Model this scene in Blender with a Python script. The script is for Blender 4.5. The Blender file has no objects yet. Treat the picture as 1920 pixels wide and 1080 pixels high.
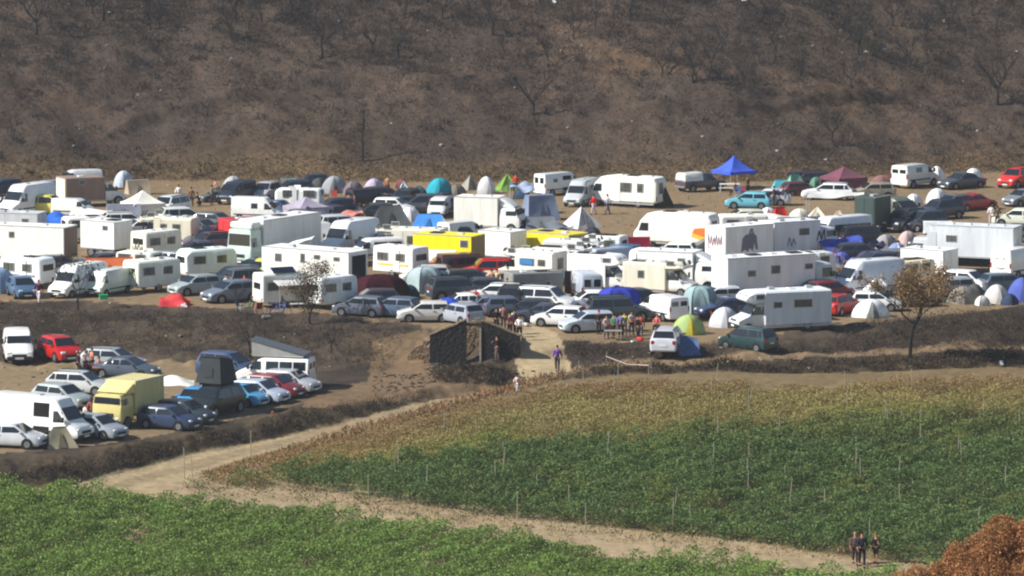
import bpy, math, random
import numpy as np
from mathutils import Vector, Matrix, Euler
R = math.radians
random.seed(7); rng = np.random.default_rng(7)
scene = bpy.context.scene
COL = scene.collection

# ---------------------------------------------------------------- camera, sky, sun, exposure
CAM_H, PITCH, FPX = 45.4, R(6.91), 9400.0
cam_data = bpy.data.cameras.new('camera'); cam = bpy.data.objects.new('camera', cam_data); COL.objects.link(cam)
cam.location = (0, 0, CAM_H); cam.rotation_euler = (R(90) - PITCH, 0, 0)
cam_data.sensor_width = 36; cam_data.lens = FPX / 1920 * 36
cam_data.clip_start = 1; cam_data.clip_end = 6000
scene.camera = cam
SUN_EL, SUN_OFF = R(39), R(13)           # sun stands to the left, a little towards the camera's side
sdir = Vector((-math.cos(SUN_EL) * math.cos(SUN_OFF), -math.cos(SUN_EL) * math.sin(SUN_OFF), math.sin(SUN_EL)))
world = bpy.data.worlds.new('World'); scene.world = world; world.use_nodes = True
wn = world.node_tree; bg = wn.nodes['Background']
sky = wn.nodes.new('ShaderNodeTexSky'); sky.sky_type = 'NISHITA'; sky.sun_disc = False
sky.sun_elevation = SUN_EL; sky.sun_rotation = math.atan2(sdir.x, sdir.y)
sky.dust_density = 0.3; sky.ozone_density = 2.5; sky.air_density = 1.2; sky.altitude = 200
wn.links.new(sky.outputs[0], bg.inputs[0]); bg.inputs[1].default_value = 0.064
sun_data = bpy.data.lights.new('sun', 'SUN'); sun = bpy.data.objects.new('sun', sun_data); COL.objects.link(sun)
sun_data.energy = 5.0; sun_data.angle = R(0.5); sun_data.color = (1, .955, .89)
sun.rotation_euler = (-sdir).to_track_quat('-Z', 'Y').to_euler(); sun.location = (-100, 200, 100)
vs = scene.view_settings; vs.view_transform = 'Standard'; vs.look = 'None'; vs.gamma = 1; vs.use_curve_mapping = False
vs.exposure = 0.64
scene.cycles.use_denoising = True
scene.cycles.pixel_filter_type = 'BLACKMAN_HARRIS'; scene.cycles.filter_width = 2.2
scene.cycles.max_bounces = 5; scene.cycles.diffuse_bounces = 3

# ---------------------------------------------------------------- noise
_tab = np.random.default_rng(3).random((256, 256))
def vnoise(x, y):
    xi = np.floor(x).astype(int); yi = np.floor(y).astype(int); fx = x - xi; fy = y - yi
    fx = fx * fx * (3 - 2 * fx); fy = fy * fy * (3 - 2 * fy)
    a = _tab[xi & 255, yi & 255]; b = _tab[(xi + 1) & 255, yi & 255]; c = _tab[xi & 255, (yi + 1) & 255]; d = _tab[(xi + 1) & 255, (yi + 1) & 255]
    return (a * (1 - fx) + b * fx) * (1 - fy) + (c * (1 - fx) + d * fx) * fy
def fbm(x, y, s, o=4, seed=0.0):
    r = 0; amp = .5; tot = 0
    for k in range(o):
        r = r + amp * vnoise(x / s + 17.3 * k + seed, y / s + 9.1 * k + seed * 1.7); tot += amp; s /= 2.03; amp *= .55
    return r / tot
def sstep(a, b, x):
    t = np.clip((x - a) / (b - a), 0, 1); return t * t * (3 - 2 * t)

# ---------------------------------------------------------------- terrain, described along lines of sight from the hill opposite
cp, sp = math.cos(PITCH), math.sin(PITCH)
def ray(u, v):
    a = (np.asarray(u, float) - 960) / FPX; b = -(np.asarray(v, float) - 540) / FPX
    return a, cp + b * sp, -sp + b * cp
def project(X, Y, Z):
    f = Y * cp - (Z - CAM_H) * sp; up = Y * sp + (Z - CAM_H) * cp
    return 960 + FPX * X / f, 540 - FPX * up / f
UU = [-400, 0, 150, 300, 600, 780, 960, 1060, 1300, 1600, 1920, 2400]
K0 = [568, 566, 566, 572, 590, 610, 640, 640, 645, 608, 573, 570]          # front edge of the camp terrace
K1 = [690, 688, 690, 685, 690, 690, 700, 675, 672, 668, 650, 640]
K2 = [880, 862, 850, 828, 762, 735, 712, 695, 684, 680, 660, 650]
K3 = [925, 915, 905, 862, 800, 756, 722, 708, 696, 696, 684, 676]
H1 = [-1.5, -1.5, -1.5, -1.5, -1.3, -1.2, -1.2, -.8, -.4, -.7, -.8, -.8]
H2 = [-1.6, -1.6, -1.6, -1.6, -1.5, -1.4, -1.4, -1.2, -.6, -.9, -1.0, -1.0]
H3 = [-2.6, -2.6, -2.7, -2.5, -2.3, -1.8, -1.6, -1.4, -.9, -1.2, -1.5, -1.5]
HB = [(-400, 348), (0, 346), (300, 338), (640, 340), (900, 342), (1200, 340), (1380, 342), (1500, 338), (1700, 328), (1920, 322), (2400, 320)]
def L(tab, u): return np.interp(u, UU, tab)
def hbase(u): return np.interp(u, [p[0] for p in HB], [p[1] for p in HB])
def height(u, v):
    u = np.asarray(u, float); v = np.asarray(v, float)
    k0, k1, k2, k3 = L(K0, u), L(K1, u), L(K2, u), L(K3, u); h1, h2, h3 = L(H1, u), L(H2, u), L(H3, u)
    h = np.zeros_like(u + v)
    t = sstep(0, 1, (v - k0) / (k1 - k0)); h = np.where(v > k0, h1 * t, h)
    t = np.clip((v - k1) / (k2 - k1), 0, 1); h = np.where(v > k1, h1 + (h2 - h1) * t, h)
    t = np.clip((v - k2) / (k3 - k2), 0, 1); h = np.where(v > k2, h2 + (h3 - h2) * t, h)
    t = np.clip((v - k3) / (1100 - k3), 0, 1); h = np.where(v > k3, h3 + (-4.6 - h3) * t, h)
    return h
SLOPE = 0.36
def ground0(u, v):
    """smooth ground point seen along u, v"""
    u = np.asarray(u, float); v = np.asarray(v, float)
    dx, dy, dz = ray(u, v); z = height(u, v); t = (z - CAM_H) / np.minimum(dz, -1e-3)
    b = hbase(u); bx, by, bz = ray(u, b); tb = -CAM_H / bz; Yb = tb * by
    th = (CAM_H + SLOPE * Yb) / (SLOPE * dy - dz)
    t = np.where(v < b, th, t)
    return t * dx, t * dy, CAM_H + t * dz
us = np.concatenate([np.linspace(-3200, -120, 28), np.arange(-80, 2001, 4), np.linspace(2040, 5100, 28)])
vsn = np.concatenate([np.linspace(-2000, -60, 30), np.arange(-30, 1101, 3), np.geomspace(1112, 18000, 30)])
GU, GV = np.meshgrid(us, vsn)
GX, GY, GZ = ground0(GU, GV)
hillm = (GV < hbase(GU)); deep = sstep(0, 60, hbase(GU) - GV)
bankm = sstep(-8, 4, GV - L(K0, GU)) * (1 - sstep(-4, 10, GV - L(K1, GU))) + sstep(-8, 0, GV - L(K2, GU)) * (1 - sstep(-4, 6, GV - L(K3, GU)))
bankm = np.clip(bankm, 0, 1) * (1 - ((GU > 960) & (GU < 1060)) * .8)
bump = 0.10 * (fbm(GX, GY, 3, 3) - .5)
bump = bump + bankm * 1.0 * (fbm(GX, GY, 2.0, 4, 5) - .5)
hb = 7 * (fbm(GX, GY, 45, 2, 2) - .5) + 3.5 * (fbm(GX + .3 * GY, GY, 13, 3, 8) - .5) + 1.1 * (fbm(GX, GY, 3.2, 3, 11) - .5)
# eroded steps that cross the slope
for (u0, v0, u1, v1, hgt) in [(235, 275, 600, 222, .9), (330, 312, 620, 300, .8), (780, 205, 960, 180, .7), (190, 245, 330, 238, .5), (1200, 240, 1700, 190, .8), (1140, 160, 1330, 195, .9)]:
    vl = v0 + (GU - u0) / (u1 - u0) * (v1 - v0) + 7 * (fbm(GX, GY * 0, 6, 3, u0) - .5)
    w = sstep(-60, 20, GU - u0) * (1 - sstep(-20, 60, GU - u1))
    d = vl - GV
    hb = hb + hgt * w * sstep(-1, 3.5, d) * (1 - sstep(8, 60, d))
bump = np.where(hillm, bump + deep * hb, bump)
bump = bump + .55 * np.exp(-((GU - 885) / 62.) ** 4 - ((GV - 706) / 11.) ** 2)
bump = bump * (np.abs(GV) < 1500)
GZ = GZ + bump
def poly(pts, U, V):
    inside = np.zeros(U.shape, bool); n = len(pts)
    for i in range(n):
        x0, y0 = pts[i]; x1, y1 = pts[(i + 1) % n]
        c = ((y0 > V) != (y1 > V)) & (U < (x1 - x0) * (V - y0) / ((y1 - y0) or 1e-9) + x0)
        inside ^= c
    return inside
TRACK = [(118, 912), (300, 866), (600, 804), (780, 758), (900, 732), (975, 706), (968, 668), (962, 640), (975, 615), (1015, 608), (1050, 628), (1058, 660), (1068, 690), (1055, 706), (960, 727), (800, 768), (640, 810), (480, 855), (370, 888), (320, 910), (345, 950), (150, 950)]
VERGE = [(345, 960), (300, 925), (340, 895), (480, 868), (560, 870), (640, 900), (900, 950), (1150, 990), (1400, 1015), (1600, 1045), (1760, 1060), (1900, 1080), (1900, 1130), (200, 1130), (200, 960)]
PATH = [(1060, 690), (1240, 668), (1500, 660), (1920, 640), (1920, 652), (1500, 673), (1240, 684), (1140, 694), (1062, 702)]
def C(r, g, b): return np.array([(c / 255) ** 2.2 for c in (r, g, b)])
wob = 14 * (fbm(GX, GY, 4, 3, 21) - .5); wobx = 16 * (fbm(GX, GY, 4, 3, 29) - .5)
U2, V2 = GU + wobx, GV + wob * .6
tint = np.zeros(GU.shape + (3,))
n1 = fbm(GX, GY, 9, 4, 1)[..., None]; n2 = fbm(GX, GY, 2.5, 3, 4)[..., None]
def mixc(a, b, t): return a * (1 - t) + b * t
camp = mixc(C(114, 97, 74), C(132, 113, 87), n1)
tint[:] = camp
scorched = mixc(C(56, 49, 43), C(76, 66, 55), sstep(.35, .7, n2)); scorched = mixc(scorched, C(90, 77, 60), sstep(.55, .75, n1) * .5)
lot = mixc(C(114, 98, 75), C(130, 113, 87), n1)
hill = mixc(C(66, 56, 49), C(82, 69, 58), sstep(.35, .68, n1)); hill = mixc(hill, C(92, 77, 62), sstep(.5, .78, fbm(GX, GY, 26, 3, 40))[..., None] * .6)
hill = mixc(hill, C(56, 50, 48), sstep(.5, .75, fbm(GX, GY, 19, 3, 60))[..., None] * .6)
for (cu, cv, ru, rv, k) in [(1230, 160, 190, 26, .8), (1600, 185, 130, 38, .85), (1080, 110, 70, 50, .4), (130, 240, 80, 50, .5), (1800, 290, 120, 16, .6), (850, 310, 160, 10, .5)]:
    w = np.exp(-((U2 - cu) / ru) ** 2 - ((V2 - cv) / rv) ** 2)[..., None]
    hill = mixc(hill, C(116, 90, 64), w * k * .75 * sstep(.3, .6, n2))
foot = np.exp(-((V2 - hbase(GU) + 12) / 20.) ** 2)[..., None]
def put(mask, c):
    global tint
    m = mask[..., None].astype(float) if mask.dtype == bool else mask[..., None]
    tint = tint * (1 - m) + c * m
put((V2 > L(K0, GU)) , scorched)
lotm = (V2 > L(K1, GU) - 8) & (V2 < L(K2, GU) - 12) & (GU < 640 + wobx * 2)
put(lotm.astype(float) * (1 - sstep(420, 640, U2)), lot)
ditch = (V2 > L(K2, GU) - 6) & (V2 < L(K3, GU) + 3)
put(ditch, mixc(C(58, 51, 43), C(86, 74, 58), n2))
below = V2 > L(K3, GU) + 1
field = mixc(C(104, 92, 64), C(122, 108, 78), n2)
put(below, field)
redtop = below & (V2 < np.interp(GU, [700, 1000, 1400, 1920], [800, 745, 725, 715])) & (U2 > 500)
put(redtop.astype(float) * .6, mixc(C(104, 86, 64), C(116, 100, 74), n2))
put(poly(VERGE, U2, V2), mixc(C(140, 122, 95), C(156, 138, 110), n2)); put((poly(VERGE, U2, V2) & (n2[..., 0] > .6)).astype(float) * .2, C(100, 98, 64))
put(poly(TRACK, U2, V2), mixc(C(146, 128, 98), C(164, 147, 116), n1))
tr_c = np.interp(GU, [150, 300, 600, 780, 900, 975], [930, 890, 812, 766, 742, 718]); put(((np.abs(V2 - tr_c) < 7) & (GU < 975) & (GU > 120)).astype(float) * .45, C(112, 96, 76))
put(poly(PATH, U2, V2).astype(float) * .7, mixc(C(122, 102, 78), C(140, 118, 90), n1))
put(poly([(700, 640), (800, 612), (806, 700), (960, 716), (880, 740), (780, 752), (560, 770), (600, 730), (690, 716)], U2, V2).astype(float) * .8, mixc(C(100, 82, 62), C(128, 106, 80), n2))
hm = hill[hillm].mean(0); hill = mixc(hill, hm[None, None, :] * np.array([.97, 1.0, 1.05]), .42)
put(hillm, hill)
put((foot[..., 0] * (0.45 + .4 * (n2[..., 0]))) , C(116, 97, 70))
tint = np.clip(tint, 0, 1)

def np_mesh(name, co, faces, mat=None, smooth=False, color=None, nper=4):
    me = bpy.data.meshes.new(name); nv = len(co); nf = len(faces)
    me.vertices.add(nv); me.vertices.foreach_set('co', np.asarray(co, np.float32).ravel())
    me.loops.add(nf * nper); me.loops.foreach_set('vertex_index', np.asarray(faces, np.int32).ravel())
    me.polygons.add(nf); me.polygons.foreach_set('loop_start', np.arange(nf, dtype=np.int32) * nper)
    me.polygons.foreach_set('loop_total', np.full(nf, nper, np.int32))
    me.polygons.foreach_set('use_smooth', np.full(nf, smooth, bool))
    if color is not None:
        at = me.color_attributes.new('tint', 'FLOAT_COLOR', 'POINT')
        c4 = np.ones((nv, 4), np.float32); c4[:, :3] = color; at.data.foreach_set('color', c4.ravel())
    me.update(calc_edges=True)
    if mat: me.materials.append(mat)
    return me
def link(name, me, parent=None, **props):
    o = bpy.data.objects.new(name, me); COL.objects.link(o)
    if parent is not None: o.parent = parent
    for k, v in props.items(): o[k] = v
    return o

# ---------------------------------------------------------------- materials
MATS = {}
def newmat(name):
    m = bpy.data.materials.new(name); m.use_nodes = True; return m, m.node_tree, m.node_tree.nodes['Principled BSDF']
def noise_mix(nt, colsock, target, scale=6, amt=.25, detail=5, coords='Object'):
    tc = nt.nodes.new('ShaderNodeTexCoord'); nz = nt.nodes.new('ShaderNodeTexNoise'); nz.inputs['Scale'].default_value = scale; nz.inputs['Detail'].default_value = detail
    nt.links.new(tc.outputs[coords], nz.inputs['Vector'])
    mr = nt.nodes.new('ShaderNodeMapRange'); mr.inputs[1].default_value = .3; mr.inputs[2].default_value = .7; mr.inputs[3].default_value = 1 - amt; mr.inputs[4].default_value = 1 + amt
    nt.links.new(nz.outputs[0], mr.inputs[0])
    mx = nt.nodes.new('ShaderNodeVectorMath'); mx.operation = 'SCALE'
    nt.links.new(colsock, mx.inputs[0]); nt.links.new(mr.outputs[0], mx.inputs[3]); nt.links.new(mx.outputs[0], target)
    return nz
def flat(name, col, rough=.6, metal=0, amt=.12, scale=3, spec=.4):
    if name in MATS: return MATS[name]
    m, nt, b = newmat(name); rgb = nt.nodes.new('ShaderNodeRGB'); rgb.outputs[0].default_value = tuple(C(*col)) + (1,)
    noise_mix(nt, rgb.outputs[0], b.inputs['Base Color'], scale, amt)
    b.inputs['Roughness'].default_value = rough; b.inputs['Metallic'].default_value = metal; b.inputs['Specular IOR Level'].default_value = spec
    MATS[name] = m; return m
def objcol(name, rough=.4, coat=0, amt=.08, scale=1.5, spec=.4, trans=0):
    """takes each object's own colour (paint, cloth, plastic)"""
    m, nt, b = newmat(name); oi = nt.nodes.new('ShaderNodeObjectInfo')
    noise_mix(nt, oi.outputs['Color'], b.inputs['Base Color'], scale, amt)
    b.inputs['Roughness'].default_value = rough; b.inputs['Coat Weight'].default_value = coat; b.inputs['Coat Roughness'].default_value = .15; b.inputs['Specular IOR Level'].default_value = spec
    MATS[name] = m; return m
def attmat(name, rough=.95, amt=.3, scale=3, bumpd=0, trl=0, spec=.15):
    m, nt, b = newmat(name); at = nt.nodes.new('ShaderNodeVertexColor'); at.layer_name = 'tint'
    nz = noise_mix(nt, at.outputs[0], b.inputs['Base Color'], scale, amt, 8)
    b.inputs['Roughness'].default_value = rough; b.inputs['Specular IOR Level'].default_value = spec
    if bumpd:
        bp = nt.nodes.new('ShaderNodeBump'); bp.inputs['Strength'].default_value = .8; bp.inputs['Distance'].default_value = bumpd
        nt.links.new(nz.outputs[0], bp.inputs['Height']); nt.links.new(bp.outputs[0], b.inputs['Normal'])
    if trl:
        tr = nt.nodes.new('ShaderNodeBsdfTranslucent'); nt.links.new(at.outputs[0], tr.inputs[0]); ms = nt.nodes.new('ShaderNodeMixShader'); ms.inputs[0].default_value = trl
        nt.links.new(b.outputs[0], ms.inputs[1]); nt.links.new(tr.outputs[0], ms.inputs[2]); nt.links.new(ms.outputs[0], nt.nodes['Material Output'].inputs[0])
    MATS[name] = m; return m
attmat('ground', amt=.2, scale=1.6, bumpd=.1); attmat('leaf', amt=.1, scale=.5, trl=.25, rough=.6); attmat('twig', amt=.15, scale=2)
objcol('paint', .38, .6); objcol('fabric', .9, amt=.14, spec=.1); objcol('plastic', .6); objcol('cloth', .95, spec=.05, amt=.1, scale=4); objcol('panel', .5, amt=.1, scale=.8)
_m = MATS['panel'].node_tree; _n = [n for n in _m.nodes if n.type == 'TEX_NOISE'][0]; _mp = _m.nodes.new('ShaderNodeMapping'); _mp.inputs['Scale'].default_value = (3.5, 3.5, .5)
_m.links.new([n for n in _m.nodes if n.type == 'TEX_COORD'][0].outputs['Object'], _mp.inputs[0]); _m.links.new(_mp.outputs[0], _n.inputs['Vector'])
flat('glass', (34, 38, 42), .1, spec=.8, amt=.2); flat('coach_glass', (84, 84, 78), .25, spec=.6, amt=.35); flat('rubber', (28, 28, 29), .85); flat('rim', (150, 152, 155), .4, .6)
flat('trim', (38, 39, 42), .6); flat('chrome', (190, 192, 195), .3, .8); flat('lamp', (225, 228, 225), .2, spec=.7); flat('taillamp', (150, 20, 18), .25, spec=.6)
flat('plate', (222, 222, 214), .5); flat('blackhole', (16, 15, 15), .9); flat('alu', (175, 177, 178), .45, .3); flat('wood', (120, 92, 62), .8); flat('ashwood', (42, 38, 36), .95, amt=.3); flat('charwood', (36, 32, 30), .95, amt=.35)
flat('skin', (176, 122, 92), .6); flat('hair', (38, 27, 20), .9); flat('pale_post', (144, 138, 120), .8, amt=.25); flat('solar', (24, 30, 46), .2, spec=.6)

W_, H_ = len(us), len(vsn)
idx = np.arange(W_ * H_).reshape(H_, W_)
fc = np.stack([idx[1:, :-1], idx[1:, 1:], idx[:-1, 1:], idx[:-1, :-1]], -1).reshape(-1, 4)
gm = np_mesh('ground', np.stack([GX, GY, GZ], -1).reshape(-1, 3), fc, MATS['ground'], True, tint.reshape(-1, 3))
gobj = link('ground', gm, kind='structure')
def gp(u, v):
    """ground points seen at u, v (read from the terrain grid)"""
    u = np.asarray(u, float); v = np.asarray(v, float)
    i = np.interp(u, us, np.arange(W_)); j = np.interp(v, vsn, np.arange(H_))
    i0 = np.clip(np.floor(i).astype(int), 0, W_ - 2); j0 = np.clip(np.floor(j).astype(int), 0, H_ - 2); fi = i - i0; fj = j - j0
    out = []
    for G in (GX, GY, GZ):
        out.append((G[j0, i0] * (1 - fi) + G[j0, i0 + 1] * fi) * (1 - fj) + (G[j0 + 1, i0] * (1 - fi) + G[j0 + 1, i0 + 1] * fi) * fj)
    return np.stack(out, -1)
def G1(u, v): return Vector(gp(u, v).tolist())
def gz_xy(X, Y):
    """terrain height over X, Y in front of the hill"""
    z = np.full(np.shape(X), -1.0)
    for _ in range(4):
        u, v = project(X, Y, z); z = np.where(v > hbase(u), height(u, v), np.maximum(0, SLOPE * (Y - 480)))
    return z
def pxm(v):  # pixels per metre on the ground plane seen at v
    return FPX * math.sin(PITCH + (v - 540) / FPX) / CAM_H
# ---------------------------------------------------------------- plants
def quads(name, pos, dirs, length, width, color, mat, **props):
    """one diamond leaf or blade per row of pos"""
    n = len(pos); side = np.cross(dirs, rng.normal(size=(n, 3))); side /= np.linalg.norm(side, axis=1, keepdims=True) + 1e-9
    l = length[:, None]; w = width[:, None]
    a = pos; b = pos + dirs * l * .45 + side * w * .5; c = pos + dirs * l; d = pos + dirs * l * .55 - side * w * .5
    co = np.stack([a, b, c, d], 1).reshape(-1, 3); f = np.arange(n * 4).reshape(n, 4)
    me = np_mesh(name, co, f, MATS[mat], False, np.repeat(color, 4, 0))
    return link(name, me, **props) if props is not None else me
def rnd_dirs(n, up=0.0, flat_=1.0):
    d = rng.normal(size=(n, 3)); d[:, 2] = np.abs(d[:, 2]) * flat_ + up; return d / np.linalg.norm(d, axis=1, keepdims=True)
def sample_uv(pts, n, extra=None):
    """points spread evenly over the ground inside an outline"""
    p = np.array(pts); lo = p.min(0); hi = p.max(0); us_, vs_ = [], []; tot = 0
    while tot < n:
        u = rng.uniform(lo[0], hi[0], n * 2); v = rng.uniform(lo[1], hi[1], n * 2)
        k = poly(pts, u, v)
        w = (1.0 / np.maximum(.05, np.sin(PITCH + (v - 540) / FPX)) ** 3); k &= rng.random(n * 2) < w / w.max()
        us_.append(u[k]); vs_.append(v[k]); tot += k.sum()
        if len(us_) > 30: break
    return np.concatenate(us_)[:n], np.concatenate(vs_)[:n]
def pick(cols, n, jit=.1):
    cols = np.array([C(*c) for c in cols]); c = cols[rng.integers(0, len(cols), n)]
    return np.clip(c * (1 + jit * rng.normal(size=(n, 1))), 0, 1)

ROWA = R(28)                                   # vine rows run away from the camera and to the side
rd = np.array([math.sin(ROWA), math.cos(ROWA)]); rn = np.array([rd[1], -rd[0]]); ROWS = 1.6
def vine_leaves(name, pts, n, cols, hmax, label, cat, size=.125, spread=.5, patch=None, snap=True):
    u, v = sample_uv(pts, n); P = gp(u, v)
    if snap:
        r = P[:, :2] @ rn; along = P[:, :2] @ rd; r2 = np.round(r / ROWS) * ROWS
        dens = fbm(along, r2 * 3, 1.6, 2, 3)
        keep = dens > .27; r2, along = r2[keep], along[keep]; n = keep.sum()
        hh = hmax * (.5 + 1.15 * (fbm(along, r2 * 3, 1.9, 3, 7) - .25))
        off = rng.normal(size=n) * spread * (.7 + .6 * fbm(along, r2 * 2, 3, 2, 9)); xy = along[:, None] * rd + (r2 + off)[:, None] * rn
        z = gz_xy(xy[:, 0], xy[:, 1]); t = rng.random(n) ** .6
        zz = z + .12 + hh * t * (1 - .35 * (off / .9) ** 2)
        P = np.stack([xy[:, 0], xy[:, 1], zz], 1)
    else:
        P[:, 2] += rng.random(n) * hmax; along = P[:, 1]; r2 = P[:, 0]
    c = pick(cols, len(P)); sh = fbm(P[:, 0], P[:, 1], 5, 3, 13)[:, None]
    c = c * (.72 + .45 * sh + .1 * rng.random((len(P), 1)) ** 3)
    br = (rng.random((len(P), 1)) < .006) * 1.0; c = c * (1 - br) + C(150, 132, 84) * br
    if patch is not None:
        pu, pv = project(P[:, 0], P[:, 1], P[:, 2]); c = patch(c, pu, pv, P)
    s = size * rng.uniform(.6, 1.3, len(P))
    return quads(name, P, rnd_dirs(len(P), 0, .6), s, s * .8, c, 'leaf', label=label, category=cat, kind='stuff')
GREEN1 = [(350, 923), (480, 911), (640, 886), (860, 868), (1000, 846), (1150, 842), (1300, 822), (1450, 812), (1600, 798), (2060, 780), (2060, 1118), (1920, 1086), (1700, 1060), (1560, 1042), (1300, 1008), (1150, 993), (900, 968), (640, 930), (480, 908)]
def p_green(c, u, v, P):
    y = sstep(840, 740, v + 40 * (fbm(P[:, 0], P[:, 1], 4, 3, 31) - .5))[:, None] * .6
    c = c * (1 - y) + C(140, 124, 76) * y * .9
    yl = sstep(.66, .8, fbm(P[:, 0], P[:, 1], 3, 2, 37))[:, None] * .4
    return c * (1 - yl) + C(120, 120, 62) * yl
vine_leaves('vineyard_foliage', GREEN1, 430000, [(84, 106, 62), (94, 116, 66), (78, 98, 58), (104, 122, 72)], 1.3, 'dense dark green vine rows with pale stakes filling the middle vineyard block', 'vineyard', patch=p_green)
FRONT = [(-60, 911), (0, 921), (60, 941), (150, 934), (300, 952), (480, 968), (640, 981), (760, 998), (900, 1018), (1000, 1030), (1150, 1054), (1300, 1066), (1450, 1078), (1600, 1094), (1750, 1090), (2040, 1134), (2040, 1190), (-60, 1190)]
vine_leaves('vineyard_foliage', FRONT, 400000, [(106, 130, 64), (116, 140, 70), (98, 120, 60), (124, 144, 78)], 1.15, 'brighter green vine rows of the front vineyard below the dirt verge', 'vineyard', spread=.5)
BROWN = [(400, 911), (480, 881), (640, 838), (800, 796), (950, 761), (1058, 738), (1150, 728), (1300, 730), (1500, 734), (1920, 718), (2040, 716), (2040, 789), (1600, 806), (1300, 826), (1150, 846), (1000, 850), (860, 872), (640, 892), (480, 916)]
def p_brown(c, u, v, P):
    top = np.interp(u, [400, 640, 950, 1060, 1300, 1920], [892, 822, 745, 720, 712, 702]); d = (v - top)
    w = .62 * (1 - sstep(2, 38, d + 60 * (fbm(P[:, 0], P[:, 1], 3, 3, 51) - .5)))[:, None]
    red = pick([(132, 92, 64), (146, 110, 78), (120, 92, 68), (156, 130, 92)], len(u))
    c = c * (1 - w) + red * w
    g = (sstep(.45, .62, fbm(P[:, 0], P[:, 1], 8, 3, 53)) * sstep(40, 60, d) * (1 - sstep(120, 150, d)))[:, None]
    return c * (1 - g * .6) + C(124, 134, 66) * g * .6
vine_leaves('dry_vineyard_foliage', BROWN, 290000, [(146, 136, 84), (156, 140, 92), (134, 130, 74), (150, 142, 92), (146, 122, 82)], .75, 'autumn brown and ochre vines between the dirt track and the green block', 'vineyard', size=.1, spread=.7, patch=p_brown)

def blades(name, pts, n, cols, hrange, label, cat, clump=0, wid=.05, up=.8, clumpr=.6, uv=None):
    if clump:
        k = n // clump; u, v = uv if uv is not None else sample_uv(pts, k); k = len(u); P = gp(u, v); P = np.repeat(P, clump, 0); rr = np.repeat(rng.uniform(.4, 1.5, k) * clumpr, clump)
        off = rng.normal(size=(len(P), 3)) * .5; off[:, 2] = np.abs(off[:, 2]) * .6; P = P + off * rr[:, None]; n = len(P)
        c = np.repeat(pick(cols, k, .2), clump, 0) * (1 + .25 * rng.normal(size=(n, 1)))
        ln = rng.uniform(*hrange, n) * np.repeat(rng.uniform(.6, 1.3, k), clump)
    else:
        u, v = sample_uv(pts, n); P = gp(u, v); c = pick(cols, n, .25); ln = rng.uniform(*hrange, n)
    return quads(name, P, rnd_dirs(n, up, .5), ln, np.full(n, wid) * rng.uniform(.6, 1.6, n), np.clip(c, 0, 1), 'twig', label=label, category=cat, kind='stuff')
HILLP = [(-60, -40), (2000, -40), (2000, 318), (1700, 325), (1500, 335), (1380, 340), (900, 340), (640, 338), (300, 336), (-60, 345)]
blades('dry_grass', HILLP, 150000, [(82, 70, 59), (72, 61, 52), (94, 79, 62), (62, 54, 47)], (.1, .4), 'thin scorched grass over the burnt hillside', 'grass', wid=.05, up=.3)
blades('burnt_scrub', HILLP, 110000, [(60, 53, 48), (66, 58, 52), (54, 49, 46), (72, 63, 56)], (.2, .55), 'dark burnt scrub clumps scattered over the hillside', 'scrub', clump=45, wid=.05, clumpr=1.1)
FOOT = [(-60, 318), (640, 308), (1200, 308), (2000, 290), (2000, 322), (1700, 330), (1500, 340), (1200, 343), (900, 344), (640, 342), (300, 341), (-60, 349)]
blades('dry_grass', FOOT, 15000, [(112, 94, 68), (98, 82, 60), (84, 70, 54)], (.1, .4), 'straw coloured grass strip at the foot of the hill behind the tents', 'grass', wid=.06, up=.6)
BANKL = [(-60, 582), (300, 590), (600, 604), (780, 616), (740, 640), (720, 700), (600, 700), (400, 672), (250, 668), (-60, 676)]
BANKR = [(1070, 645), (1220, 655), (1560, 648), (1600, 628), (1640, 602), (2000, 584), (2000, 648), (1600, 660), (1300, 664), (1075, 676)]
for pts, lb in ((BANKL, 'scorched weeds on the bank between the camp and the lower car park'), (BANKR, 'scorched weeds on the bank below the motorhome and the autumn tree')):
    blades('burnt_weeds', pts, 30000, [(60, 52, 45), (70, 61, 51), (54, 48, 43), (80, 69, 56)], (.05, .22), lb, 'weeds', clump=12, wid=.035, clumpr=.8)
kx = np.linspace(-60, 790, 40); DIT = [(x, float(L(K2, x)) * .5 + float(L(K3, x)) * .5 - 3 + 5 * math.sin(x / 23.)) for x in kx] + [(x, float(L(K3, x)) - 1) for x in kx[::-1]]
blades('dark_brush', DIT, 16000, [(54, 48, 42), (66, 58, 48), (48, 44, 40), (80, 69, 54)], (.06, .24), 'charred brush and painted-in shadow lining the ditch above the dirt track', 'brush', clump=24, wid=.04, clumpr=.7)  # brush kept to the lower bank, its dark colours also standing for shadow there
kx = np.linspace(1080, 2000, 30); DIT2 = [(x, float(L(K2, x)) - 3) for x in kx] + [(x, float(L(K3, x)) + 2) for x in kx[::-1]]
blades('dark_brush', DIT2, 14000, [(56, 48, 40), (70, 60, 47), (44, 39, 35), (84, 72, 54)], (.08, .28), 'low charred brush along the ditch under the autumn tree', 'brush', clump=20, wid=.05, clumpr=.6)
VG = [(350, 900), (420, 880), (560, 880), (640, 930), (900, 965), (1300, 1008), (1600, 1048), (1900, 1080), (1600, 1060), (1000, 1008), (640, 955), (350, 930)]
blades('dry_grass', VG, 3000, [(134, 112, 84), (120, 98, 72), (148, 126, 96)], (.06, .25), 'bleached grass tufts on the bare verge between the two vineyards', 'grass', wid=.05, up=.7, clump=6, clumpr=.5)
EDG = [(380, 890), (640, 808), (950, 722), (1060, 698), (1060, 712), (950, 740), (640, 830), (400, 905)]
blades('dry_grass', EDG, 4000, [(126, 88, 60), (134, 110, 76), (108, 82, 58)], (.15, .5), 'reddish dry grass along the near edge of the dirt track', 'grass', wid=.05, up=.9)

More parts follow.
